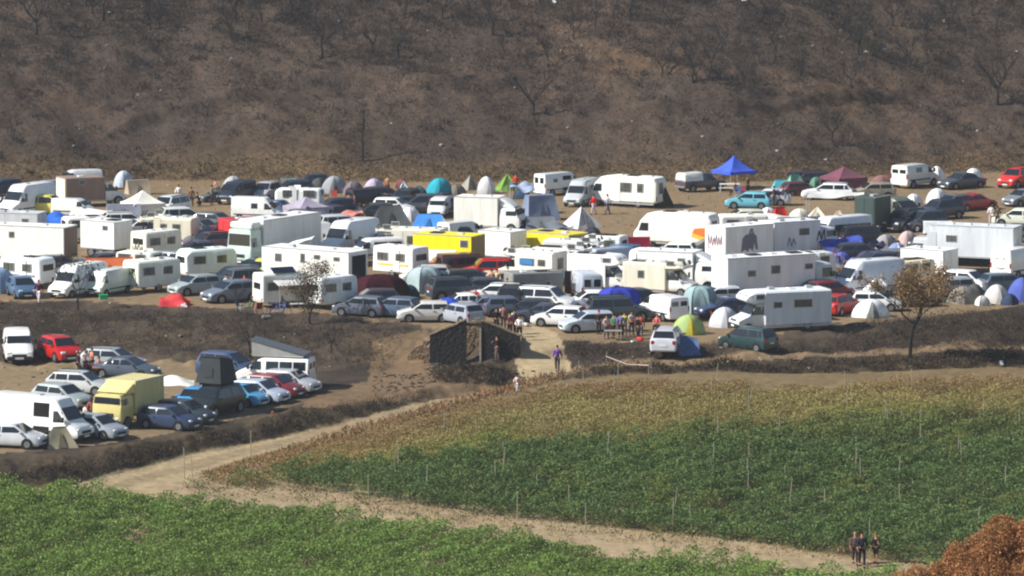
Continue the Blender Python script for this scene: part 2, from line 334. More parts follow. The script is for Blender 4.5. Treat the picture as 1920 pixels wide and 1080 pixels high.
# bare and leafy trees
def tube(co, fc_, p0, p1, r0, r1, n=5):
    d = (p1 - p0); d.normalize(); a = d.orthogonal(); a.normalize(); b = d.cross(a); base = len(co)
    for p, r in ((p0, r0), (p1, r1)):
        for i in range(n):
            t = 2 * math.pi * i / n; co.append(p + (a * math.cos(t) + b * math.sin(t)) * r)
    for i in range(n):
        j = (i + 1) % n; fc_.append((base + i, base + j, base + n + j, base + n + i))
def tree_meshes(seed, h, spread, levels=4, lean=(0, 0), trunk_frac=.35, r0=.09, up=.25, nb=(2, 4), thin=1.0):
    rs = random.Random(seed); tc, tf, cc, cf = [], [], [], []; tips = []
    top = Vector((lean[0], lean[1], h * trunk_frac)); mid = top * .5 + Vector((rs.uniform(-.1, .1), rs.uniform(-.1, .1), 0))
    tube(tc, tf, Vector((0, 0, -.15)), mid, r0 * 1.2, r0, 7); tube(tc, tf, mid, top, r0, r0 * .8, 7)
    def grow(p, d, ln, r, lv):
        if lv == 0: tips.append(p); return
        q = p + d * ln * .55 + Vector((rs.uniform(-1, 1), rs.uniform(-1, 1), rs.uniform(-.6, .8))) * ln * .1
        e = q + (d + Vector((rs.uniform(-1, 1), rs.uniform(-1, 1), rs.uniform(-.3, .8))) * .35).normalized() * ln * .5
        tube(cc, cf, p, q, r, r * .8, 4); tube(cc, cf, q, e, r * .8, r * .6, 4); tips.append(e)
        for k in range(rs.randint(*nb)):
            nd = (d + Vector((rs.uniform(-1, 1), rs.uniform(-1, 1), rs.uniform(-.5, .7))) * .9 + Vector((0, 0, up))).normalized()
            grow(rs.choice((q, e, e)), nd, ln * rs.uniform(.55, .8), r * .55, lv - 1)
    for k in range(rs.randint(3, 5)):
        a = rs.uniform(0, 6.28); d = Vector((math.cos(a) * spread, math.sin(a) * spread, 1)).normalized()
        grow(top * rs.uniform(.75, 1), d, h * (1 - trunk_frac) * .5, r0 * .6 * thin, levels)
    T = bpy.data.meshes.new('trunk'); T.from_pydata(tc, [], tf); K = bpy.data.meshes.new('crown'); K.from_pydata(cc, [], cf)
    return T, K, tips
BT = []
for s in range(6):
    T, K, tips = tree_meshes(100 + s, 2.6, [.7, .9, .5, 1.1, .8, .6][s], 4, trunk_frac=.3, r0=.07)
    T.materials.append(MATS['ashwood']); K.materials.append(MATS['ashwood']); BT.append((T, K))
def bare_tree(u, v, s, k, label, group=None, sc=(1, 1, 1)):
    r = bpy.data.objects.new('burnt_tree', None); COL.objects.link(r); r.location = G1(u, v); r.rotation_euler = (0, 0, random.uniform(0, 6.28)); r.scale = (s * sc[0], s * sc[1], s * sc[2])
    r['label'] = label; r['category'] = 'tree'
    if group: r['group'] = group
    T, K = BT[k]; link('trunk', T, r); link('crown', K, r)
# the ones that stand out on the hillside
named = [(193, 75, 1.5, 'widest bare tree high on the hill above the brown horse truck'), (68, 105, 1.2, 'bare tree on the upper slope over the white vans corner'),
 (440, 80, 1.3, 'bushy black tree beside the pale slab on the upper slope'), (602, 150, 1.2, 'dark forked tree on a bare hump in mid slope'),
 (588, 90, .9, 'thin black tree above the forked one on the hump'), (645, 98, .9, 'thin black tree with a white scrap at its foot'),
 (300, 92, .9, 'low spreading grey tree on the upper slope'), (830, 60, 1.0, 'upright black tree near the top by the reddish scar'),
 (925, 92, 1.1, 'black trunk tree at the upper middle of the hill'), (700, 130, .9, 'bare tree among grey scrub in mid slope'), (745, 135, 1.0, 'twiggy grey tree beside the dark scrub patch'),
 (1180, 95, 1.0, 'black sapling above the tan scarp'), (1256, 98, .8, 'single dark stem on the rounded hump'), (1610, 120, 1.1, 'dark twisted bush above the ochre patch'),
 (1300, 205, 1.1, 'dark bush in the gully under the tan scarp'), (1000, 225, 1.2, 'bent black tree at the foot of the rounded hump'), (1870, 215, 1.4, 'dark tree at the foot of the dark gully'),
 (160, 40, 1.2, 'tall black tree poking over the wide bare tree'), (320, 15, 1.2, 'black tree on the skyline edge above the upper slope'), (1075, 115, .7, 'scrawny tree on the pale rib of the slope')]
for i, (u, v, s, lb) in enumerate(named): bare_tree(u, v, s * 1.45, i % 6, lb)
cnt = 0
while cnt < 90:
    u, v = random.uniform(-20, 1940), random.choice([random.uniform(-10, 130), random.uniform(-10, 130), random.uniform(130, 270)])
    if v > 130 and u < 1000 and random.random() < .5: continue
    bare_tree(u, v, random.uniform(.5, 1.25), random.randrange(6), 'small leafless burnt tree among many on the hillside', 'burnt trees on the hillside'); cnt += 1
def solo_tree(u, v, h, spread, seed, label, leaves=0, cols=None, lean=(0, 0), tf=.45, r0=.08, crown=(0, 0, 0, 0), levels=4, name='burnt_tree', lsize=.16, up=.25, ell=None):
    T, K, tips = tree_meshes(seed, h, spread, levels, lean, tf, r0, nb=(2, 3), up=up); T.materials.append(MATS['charwood']); K.materials.append(MATS['charwood'])
    r = bpy.data.objects.new(name, None); COL.objects.link(r); r.location = G1(u, v); r['label'] = label; r['category'] = 'tree'
    link('trunk', T, r); K.name = 'branches'; link('branches', K, r)
    if leaves:
        tp = np.array([list(t) for t in tips]); tp = tp[tp[:, 2] > h * tf * .9]
        P = tp[rng.integers(0, len(tp), leaves)] + rng.normal(size=(leaves, 3)) * .24
        if ell:
            m_ = leaves // 2; q_ = rng.normal(size=(m_, 3)); q_ /= np.linalg.norm(q_, axis=1, keepdims=True); q_ = q_ * (rng.random((m_, 1)) ** .45); kk = fbm(q_[:, 0] * 3 + 9, q_[:, 1] * 3 + q_[:, 2] * 4 + 9, 1, 3, seed) ; q_ = q_[kk > .44]
            P[:len(q_)] = np.array(ell[:3]) + q_ * np.array(ell[3:])
        c = pick(cols, leaves, .2); zt = sstep(h * .45, h * .85, P[:, 2])[:, None]
        s = lsize * rng.uniform(.6, 1.4, leaves)
        q = quads('foliage', P, rnd_dirs(leaves, 0, 1), s, s * .7, c, 'leaf'); q.parent = r
    return r
solo_tree(1706, 668, 6.4, .75, 31, 'autumn tree with rusty leaves and a thin dark trunk on the bank', 7000, [(132, 104, 70), (150, 122, 84), (112, 90, 64), (98, 84, 64), (164, 136, 94)], lean=(.3, 0), tf=.4, r0=.12, name='autumn_tree', lsize=.14, ell=(.9, 0, 4.6, 2.5, 2.3, 1.8))
solo_tree(582, 606, 3.8, .55, 32, 'small brown tree in front of the small white caravan', 4200, [(92, 78, 60), (78, 66, 52), (108, 90, 68)], tf=.2, r0=.07, name='autumn_tree', lsize=.11, ell=(0, 0, 2.0, 1.1, 1.1, 1.5))
solo_tree(146, 582, 3.6, .5, 33, 'twiggy dark tree before the white panel van', 260, [(70, 58, 50)], tf=.25, r0=.07)
solo_tree(680, 306, 5.6, .22, 34, 'tall slim burnt tree at the foot of the hill', 0, tf=.55, r0=.09, up=.8)
solo_tree(468, 672, 3.2, .5, 35, 'bare thin tree on the bank above the pop-up roof van', 0, tf=.3, r0=.06)
solo_tree(622, 668, 2.4, .5, 36, 'tiny bare sapling on the bank near the stone hut', 0, tf=.3, r0=.05)
solo_tree(445, 590, 1.9, .4, 37, 'leafless sapling on the bank edge before the dark cars', 0, tf=.3, r0=.04)

# big rust-coloured treetop rising in front of the vineyard, close to the viewer
def near_tree():
    r = bpy.data.objects.new('rusty_oak', None); COL.objects.link(r); r['label'] = 'big rust coloured oak crown rising close in front of the vineyard'; r['category'] = 'tree'
    dx, dy, dz = ray(1900, 1160); t = 190.0; c0 = Vector((dx * t, dy * t, CAM_H + dz * t)); gz = float(gz_xy(np.array([c0.x]), np.array([c0.y]))[0])
    r.location = (c0.x, c0.y, gz)
    co, f = [], []; tube(co, f, Vector((0, 0, 0)), Vector((.2, 0, c0.z - gz - 4)), .5, .3, 8); tube(co, f, Vector((.2, 0, c0.z - gz - 4)), Vector((0, 0, c0.z - gz - .3)), .3, .1, 8)
    T = bpy.data.meshes.new('trunk'); T.from_pydata(co, [], f); T.materials.append(MATS['charwood']); link('trunk', T, r)
    pts = []; lobes = []
    for (u, v, rad) in [(1905, 1040, 1.0), (1860, 1065, .9), (1935, 1010, .75), (1780, 1100, .9), (1730, 1130, .8), (1900, 1130, 1.6), (1820, 1130, 1.3), (1980, 1090, 1.6), (1760, 1200, 1.6), (1990, 1040, 1.2), (1900, 1230, 2.0), (1840, 1040, .35), (1760, 1075, .35), (1800, 1050, .6), (1880, 1005, .7), (1720, 1085, .45), (1690, 1100, .5), (1845, 1030, .6)]:
        a, b, c = ray(u, v); tt = t + random.uniform(-1.2, 1.2); lobes.append((np.array([a * tt, b * tt, CAM_H + c * tt]) - np.array([c0.x, c0.y, gz]), rad * 1.12))
    for (ctr, rad) in lobes:
        n = int(8000 * rad * rad); d = rng.normal(size=(n, 3)); d /= np.linalg.norm(d, axis=1, keepdims=True)
        k = 1 + .35 * (fbm(d[:, 0] * 3 + ctr[0], d[:, 1] * 3 + d[:, 2] * 2.3, .7, 3, ctr[0]) - .5) * 2
        pts.append(ctr + d * (rad * k * rng.uniform(.72, 1.0, n) )[:, None])
    P = np.concatenate(pts); n = len(P); s = .07 * rng.uniform(.6, 1.5, n)
    c = pick([(160, 112, 72), (172, 124, 82), (144, 98, 62), (184, 140, 96)], n, .15) * (.6 + .8 * fbm(P[:, 0] + P[:, 2], P[:, 1], .8, 3, 5)[:, None])
    q = quads('foliage', P, rnd_dirs(n, 0, 1), s, s * .7, np.clip(c, 0, 1), 'leaf'); q.parent = r
near_tree()

# stakes of the vineyard
def stake_mesh(h, lean, r=.03):
    co, f = [], []; tube(co, f, Vector((0, 0, 0)), Vector((lean, lean * .3, h)), r, r * .9, 6); me = bpy.data.meshes.new('vineyard_stake'); me.from_pydata(co, [], f + [tuple(range(6, 12))]); me.materials.append(MATS['pale_post']); return me
SM = [stake_mesh(1.85, .05), stake_mesh(2.0, -.1), stake_mesh(1.9, .16), stake_mesh(1.75, 0)]
def stake(x, y, k, label, group=None):
    z = float(gz_xy(np.array([x]), np.array([y]))[0]); o = link('vineyard_stake', SM[k], None, label=label, category='stake'); o.location = (x, y, z - .05); o.rotation_euler = (0, 0, random.uniform(0, 6.28))
    if group: o['group'] = group
nst = 0
lb = {0: ('pale vineyard stake standing among green vines', 'stakes in the green vineyard'), 1: ('pale vineyard stake standing among dry brown vines', 'stakes in the brown vineyard')}
for ri in range(-240, 60):
    for ai in range(20, 95):
        if (ri * 7 + ai * 3) % 2 or random.random() < .3: continue
        r = ri * ROWS; al = ai * 5.0 + random.uniform(-.5, .5) + (ri % 3) * 1.5; x, y = al * rd[0] + r * rn[0], al * rd[1] + r * rn[1]
        z = float(gz_xy(np.array([x]), np.array([y]))[0]); u, v = project(x, y, z)
        if not (0 < u < 1925): continue
        if poly(GREEN1, np.array([u]), np.array([v]))[0]: stake(x, y, random.randrange(4), *lb[0]); nst += 1
        elif poly(BROWN, np.array([u]), np.array([v]))[0] and random.random() < .7: stake(x, y, random.randrange(4), *lb[1]); nst += 1
for (u, v, k, lbl) in [(346, 898, 1, 'first tall stake by the bend of the dirt track'), (362, 915, 2, 'leaning stake at the bend of the dirt track'), (1098, 1002, 2, 'slanting end stake on the verge of the green vineyard'), (1298, 1004, 2, 'slanting end stake above the verge further along'), (692, 948, 0, 'upright end stake at the corner of the verge'), (970, 975, 3, 'upright end stake over the bare verge'), (470, 862, 0, 'grey stake beside the track where red grass starts')]:
    p = G1(u, v); stake(p.x, p.y, k, lbl)
def haze(density):
    m = bpy.data.materials.new('haze_air'); m.use_nodes = True; nt = m.node_tree; nt.nodes.remove(nt.nodes['Principled BSDF']); pv = nt.nodes.new('ShaderNodeVolumePrincipled'); pv.inputs['Density'].default_value = density; pv.inputs['Color'].default_value = (.82, .87, .95, 1); pv.inputs['Anisotropy'].default_value = .2
    nt.links.new(pv.outputs[0], nt.nodes['Material Output'].inputs['Volume'])
    x0, x1, y0, y1, z0, z1 = GX.min() - 20, GX.max() + 20, -20, GY.max() + 20, GZ.min() - 1.5, max(CAM_H, GZ.max()) + 3
    co = [(x, y, z) for x in (x0, x1) for y in (y0, y1) for z in (z0, z1)]; me = bpy.data.meshes.new('haze'); me.from_pydata(co, [], [(0, 1, 3, 2), (4, 6, 7, 5), (0, 4, 5, 1), (2, 3, 7, 6), (0, 2, 6, 4), (1, 5, 7, 3)]); me.materials.append(m)
    link('haze', me, kind='stuff', label='thin pale air over the valley', category='haze')
haze(.00013)
# ---------------------------------------------------------------- mesh helpers for things
class MB:
    """collects polygons with a material slot each and builds one mesh"""
    def __init__(s): s.v = []; s.f = []; s.m = []; s.mats = []
    def slot(s, mat):
        if mat not in s.mats: s.mats.append(mat)
        return s.mats.index(mat)
    def poly(s, pts, mat): b = len(s.v); s.v += [tuple(p) for p in pts]; s.f.append(tuple(range(b, b + len(pts)))); s.m.append(s.slot(mat)); return s
    def box(s, x0, x1, y0, y1, z0, z1, mat, ch=0.0):
        """box with chamfered long edges"""
        k = s.slot(mat); b = len(s.v); c = min(ch, (y1 - y0) * .45, (z1 - z0) * .45, (x1 - x0) * .45)
        if c <= 0:
            s.v += [(x, y, z) for x in (x0, x1) for y in (y0, y1) for z in (z0, z1)]
            for q in ((0, 1, 3, 2), (4, 6, 7, 5), (0, 4, 5, 1), (2, 3, 7, 6), (0, 2, 6, 4), (1, 5, 7, 3)): s.f.append(tuple(b + i for i in q)); s.m.append(k)
            return s
        def ring(x, e): return [(x, y0 + c + 0, z0 + e), (x, y1 - c, z0 + e), (x, y1 - e, z0 + c), (x, y1 - e, z1 - c), (x, y1 - c, z1 - e), (x, y0 + c, z1 - e), (x, y0 + e, z1 - c), (x, y0 + e, z0 + c)]
        for x, e in ((x0, c * .8), (x0 + c * .8, 0), (x1 - c * .8, 0), (x1, c * .8)): s.v += ring(x, e)
        for i in range(3):
            for j in range(8): s.f.append((b + i * 8 + j, b + i * 8 + (j + 1) % 8, b + (i + 1) * 8 + (j + 1) % 8, b + (i + 1) * 8 + j)); s.m.append(k)
        s.f.append(tuple(b + i for i in range(8))[::-1]); s.f.append(tuple(b + 24 + i for i in range(8))); s.m += [k, k]
        return s
    def cyl(s, p0, p1, r0, r1, mat, n=10, caps=True):
        k = s.slot(mat); co, fc_ = [], []; tube(co, fc_, Vector(p0), Vector(p1), r0, r1, n); b = len(s.v); s.v += [tuple(c) for c in co]
        for q in fc_: s.f.append(tuple(b + i for i in q)); s.m.append(k)
        if caps: s.f.append(tuple(b + i for i in range(n))[::-1]); s.f.append(tuple(b + n + i for i in range(n))); s.m += [k, k]
        return s
    def slab(s, q, nrm, th, mat):
        """thin solid panel from four corners, raised along nrm"""
        n = Vector(nrm).normalized() * th; a = [Vector(p) for p in q]; t = [p + n for p in a]; s.poly(t, mat); m = len(q)
        for i in range(m): s.poly([a[i], a[(i + 1) % m], t[(i + 1) % m], t[i]], mat)
        return s
    def mesh(s, name, smooth=False):
        me = bpy.data.meshes.new(name); me.from_pydata(s.v, [], s.f)
        for mt in s.mats: me.materials.append(MATS[mt])
        me.polygons.foreach_set('material_index', s.m)
        if smooth:
            me.polygons.foreach_set('use_smooth', [True] * len(s.f)); me.update(); me.set_sharp_from_angle(angle=R(32))
        me.update(); return me
# fix winding so normals face outwards
import bmesh
def fixn(me):
    bm = bmesh.new(); bm.from_mesh(me); bmesh.ops.recalc_face_normals(bm, faces=bm.faces); bm.to_mesh(me); bm.free(); return me

CACHE = {}
def cached(key, fn):
    if key not in CACHE: CACHE[key] = fn()
    return CACHE[key]
SLN = [0]
def put_thing(name, label, cat, loc, yaw, color=None, group=None, scale=1.0):
    r = bpy.data.objects.new(name, None); COL.objects.link(r); r.location = loc; r.rotation_euler = (0, 0, R(yaw)); r.scale = (scale,) * 3 if not hasattr(scale, '__len__') else scale
    r['label'] = label; r['category'] = cat
    if group: r['group'] = group
    if color is not None: r.color = tuple(C(*color)) + (1,)
    return r
def put_parts(root, parts, color):
    """parts: (name, mesh, colour or None, [sub-parts])"""
    for p in parts:
        o = bpy.data.objects.new(p[0], p[1]); COL.objects.link(o); o.parent = root
        o.color = tuple(C(*(p[2] if p[2] is not None else color))) + (1,)
        if len(p) > 4 and p[4] is not None: o.location = p[4]
        for q in (p[3] if len(p) > 3 and p[3] else []):
            c = bpy.data.objects.new(q[0], q[1]); COL.objects.link(c); c.parent = o; c.color = tuple(C(*(q[2] if q[2] is not None else color))) + (1,)
def wheel_mesh(r, w):
    def f():
        m = MB(); n = 14; k = m.slot('rubber')
        for (y0, r0, y1, r1) in ((-w / 2, r * .62, -w / 2, r * .92), (-w / 2, r * .92, -w * .3, r), (-w * .3, r, w * .3, r), (w * .3, r, w / 2, r * .92), (w / 2, r * .92, w / 2, r * .62)):
            for i in range(n):
                a, b = 2 * math.pi * i / n, 2 * math.pi * (i + 1) / n
                m.poly([(r0 * math.cos(a), y0, r0 * math.sin(a)), (r0 * math.cos(b), y0, r0 * math.sin(b)), (r1 * math.cos(b), y1, r1 * math.sin(b)), (r1 * math.cos(a), y1, r1 * math.sin(a))], 'rubber')
        return fixn(m.mesh('wheel', True))
    def g():
        m = MB(); m.cyl((0, -w * .46, 0), (0, w * .46, 0), r * .62, r * .62, 'rim', 12); m.cyl((0, -w * .5, 0), (0, w * .5, 0), r * .15, r * .15, 'trim', 8)
        for i in range(5):
            a = 2 * math.pi * i / 5; c_, s_ = math.cos(a) * r * .4, math.sin(a) * r * .4; m.cyl((c_, -w * .47, s_), (c_, w * .47, s_), r * .1, r * .1, 'trim', 6)
        return m.mesh('rim')
    return cached(('wh', round(r, 2), round(w, 2)), f), cached(('ri', round(r, 2), round(w, 2)), g)
def wheels(xs, W, r, w=.2, rimc=None):
    T, K = wheel_mesh(r, w); out = []
    for x in xs:
        for y in (-1, 1): out.append(('wheel', T, None, [('rim', K, rimc)], (x, y * (W / 2 - w / 2 + .015), r)))
    return out

class Loft:
    """a vehicle shell: stations (x, bottom, belt, top, half width, narrowing at the top)"""
    def __init__(s, st, crown=.03, edge=.07): s.st = sorted(st); s.crown = crown; s.edge = edge
    def at(s, x):
        S = s.st; xs = [a[0] for a in S]; return [float(np.interp(x, xs, [a[i] for a in S])) for i in range(1, 6)]
    def ring(s, x, zb, zm, zt, w, t):
        e = s.edge; zm = min(zm, zt - .02)
        h = [(w * .9, zb), (w * .985, zb + .12), (w, (zb + zm) * .5), (w * .985, zm), (w * .985 * t + (w * .985) * (1 - t) * min(1, e / max(zt - zm, .05)), max(zm, zt - e)), (w * t * .9, zt), (w * t * .45, zt + s.crown * .8)]
        return [(x, y, z) for y, z in h] + [(x, 0, zt + s.crown)] + [(x, -y, z) for y, z in h[::-1]]
    def body(s, mb, mat, mat_low=None, zlow=0):
        rings = [s.ring(*a) for a in s.st]; k = mb.slot(mat); b = len(mb.v); n = len(rings[0])
        for r in rings: mb.v += r
        for i in range(len(rings) - 1):
            for j in range(n): mb.f.append((b + i * n + j, b + i * n + (j + 1) % n, b + (i + 1) * n + (j + 1) % n, b + (i + 1) * n + j)); mb.m.append(k)
        mb.f.append(tuple(b + i for i in range(n))[::-1]); mb.f.append(tuple(b + (len(rings) - 1) * n + i for i in range(n))); mb.m += [k, k]
        return mb
    def ys(s, x, z):
        zb, zm, zt, w, t = s.at(x); w *= .985
        if z <= zm: return w + .015 * w
        f = min(1, (z - zm) / max(zt - zm - s.edge * 0 , .05)); return w * (1 - f) + w * t * f
    def side(s, x0, x1, x2, x3, z0, z1, mat='glass', th=.018, name='window'):
        """window on both flanks: bottom from x0 to x1, top from x2 to x3"""
        out = []
        for sg in (1, -1):
            q = [(x0, sg * s.ys(x0, z0), z0), (x1, sg * s.ys(x1, z0), z0), (x3, sg * s.ys(x3, z1), z1), (x2, sg * s.ys(x2, z1), z1)]
            if sg < 0: q = q[::-1]
            out.append((name, MB().slab(q, (0, sg, .12), th, mat).mesh(name), None))
        return out
    def cross(s, xa, xb, fa=0.0, fb=1.0, mat='glass', name='windscreen', th=.02, k=.86):
        """pane across the shell between two stations (xa low, xb high)"""
        za, zb_ = s.at(xa)[2], s.at(xb)[2]; wa, wb = s.at(xa)[3] * s.at(xa)[4] * k + 0.02, s.at(xb)[3] * s.at(xb)[4] * k
        xl, xh = xa + (xb - xa) * fa, xa + (xb - xa) * fb; zl, zh = za + (zb_ - za) * fa + s.crown, za + (zb_ - za) * fb + s.crown; wl, wh = wa + (wb - wa) * fa, wa + (wb - wa) * fb
        q = [(xl, -wl, zl), (xl, wl, zl), (xh, wh, zh), (xh, -wh, zh)]; n = Vector((zh - zl, 0, -(xh - xl)));  n = n if n.z > 0 else -n
        if abs(n.z) < 1e-4: n = Vector((1 if xa > 0 else -1, 0, 0))
        return (name, MB().slab(q if xa > xb else q[::-1], n, th, mat).mesh(name), None)
def pair(name, fn): return [(name, fn(1), None), (name, fn(-1), None)]
def mbox(name, x0, x1, y0, y1, z0, z1, mat, ch=.02): return MB().box(x0, x1, y0, y1, z0, z1, mat, ch).mesh(name)
def arch(mb, x, W, r):
    for sg in (1, -1): mb.cyl((x, sg * (W / 2 - .05), r), (x, sg * (W / 2 + .004), r), r * 1.2, r * 1.2, 'blackhole', 14)
def car_parts(kind):
    L, W, H, zh, hood, wsl, rear, rsl = dict(
        hatch=(4.0, 1.74, 1.46, .92, .95, .75, .12, .35), suv=(4.5, 1.85, 1.72, 1.05, 1.05, .65, .1, .28), estate=(4.6, 1.78, 1.48, .92, 1.15, .8, .1, .5),
        sedan=(4.5, 1.76, 1.42, .9, 1.15, .8, .75, .65), small=(3.6, 1.62, 1.45, .92, .8, .6, .1, .25), mpv=(4.3, 1.8, 1.7, 1.0, .8, .95, .1, .3))[kind]
    def f():
        x1 = L / 2; x0 = -L / 2; r = .31 if kind != 'suv' else .36; zb = .2 if kind != 'suv' else .28; belt = zh + .0
        w = W / 2; rt = H - .05; ra = zh - (.04 if rear > .3 else -.02)
        st = [(x0, zb + .1, zh - .35, zh - .28, w * .9, .9), (x0 + .07, zb, zh - .2, ra, w * .965, .93), (x0 + max(rear, .1), zb, zh, ra + .02, w, .92),
              (x0 + max(rear, .1) + rsl, zb, belt, rt, w, .76), (x0 + max(rear, .1) + rsl + .6, zb, belt, rt + .04, w, .78), (.1, zb, belt, rt + .05, w, .78),
              (x1 - hood - wsl, zb, belt, rt, w, .78), (x1 - hood, zb, belt - .02, zh + .02, w, .93), (x1 - .35, zb, zh - .16, zh - .12, w * .97, .93), (x1 - .08, zb, zh - .32, zh - .25, w * .9, .88), (x1, zb + .08, zh - .42, zh - .36, w * .82, .86)]
        lf = Loft(st); mb = lf.body(MB(), 'paint'); xw = (x0 + .78, x1 - .82)
        for x in xw: arch(mb, x, W, r)
        P = [('body', fixn(mb.mesh('body', True)), None)]
        xr = x0 + max(rear, .1)
        P += [lf.cross(x1 - hood, x1 - hood - wsl, .08, .93), lf.cross(xr, xr + rsl, .15, .9, name='rear_window')]
        xm = (xr + rsl + x1 - hood - wsl) / 2 + .1; z0, z1 = belt + .06, rt - .09
        P += lf.side(xm + .06, x1 - hood - .16, xm + .06, x1 - hood - wsl + .02, z0, z1, name='side_window')
        if L > 4.2: P += lf.side(xr + .22, xr + rsl * .5 + .42, xr + rsl * .8 + .1, xr + rsl * .5 + .42, z0, z1, name='side_window'); P += lf.side(xr + rsl * .5 + .5, xm - .04, xr + rsl * .5 + .5, xm - .04, z0, z1, name='side_window')
        else: P += lf.side(xr + .3, xm - .04, xr + rsl * .8 + .1, xm - .04, z0, z1, name='side_window')
        P += pair('headlight', lambda s: mbox('headlight', x1 - .3, x1 - .03, s * w * .52 - .16 + s * .08, s * w * .52 + .16 + s * .08, zh - .38, zh - .2, 'lamp', .04))
        P += pair('tail_light', lambda s: mbox('tail_light', x0 - .01, x0 + .14, s * w * .8 - .1, s * w * .8 + .11, zh - .28, zh - .02, 'taillamp', .03))
        P += pair('mirror', lambda s: mbox('mirror', x1 - hood - .32, x1 - hood - .18, s * (w + .08) - .1, s * (w + .08) + .1, zh + .02, zh + .16, 'paint', .03))
        P.append(('grille', mbox('grille', x1 - .06, x1 + .012, -.42, .42, zb + .18, zb + .34, 'trim', .02), None))
        P += [('number_plate', mbox('number_plate', x1 - .02, x1 + .03, -.26, .26, zb + .06, zb + .17, 'plate', 0), None), ('number_plate', mbox('number_plate', x0 - .02, x0 + .02, -.26, .26, zh - .42, zh - .31, 'plate', 0), None)]
        P.append(('bumper', mbox('bumper', x1 - .16, x1 + .01, -w * .84, w * .84, zb - .02, zb + .1, 'trim', .04), None))
        P += pair('door_handle', lambda s: mbox('door_handle', xm - .2, xm - .02, s * (w + .0) - .025, s * (w + .0) + .025, zh - .12, zh - .08, 'trim', 0))
        if kind in ('estate', 'suv'): P += pair('roof_rail', lambda s: mbox('roof_rail', xr + rsl, x1 - hood - wsl - .1, s * w * .66 - .02, s * w * .66 + .02, rt + .04, rt + .09, 'trim', 0))
        return P, xw, W, r
    P, xw, W, r = cached(('car', kind), f)
    return P + wheels(xw, W, r)
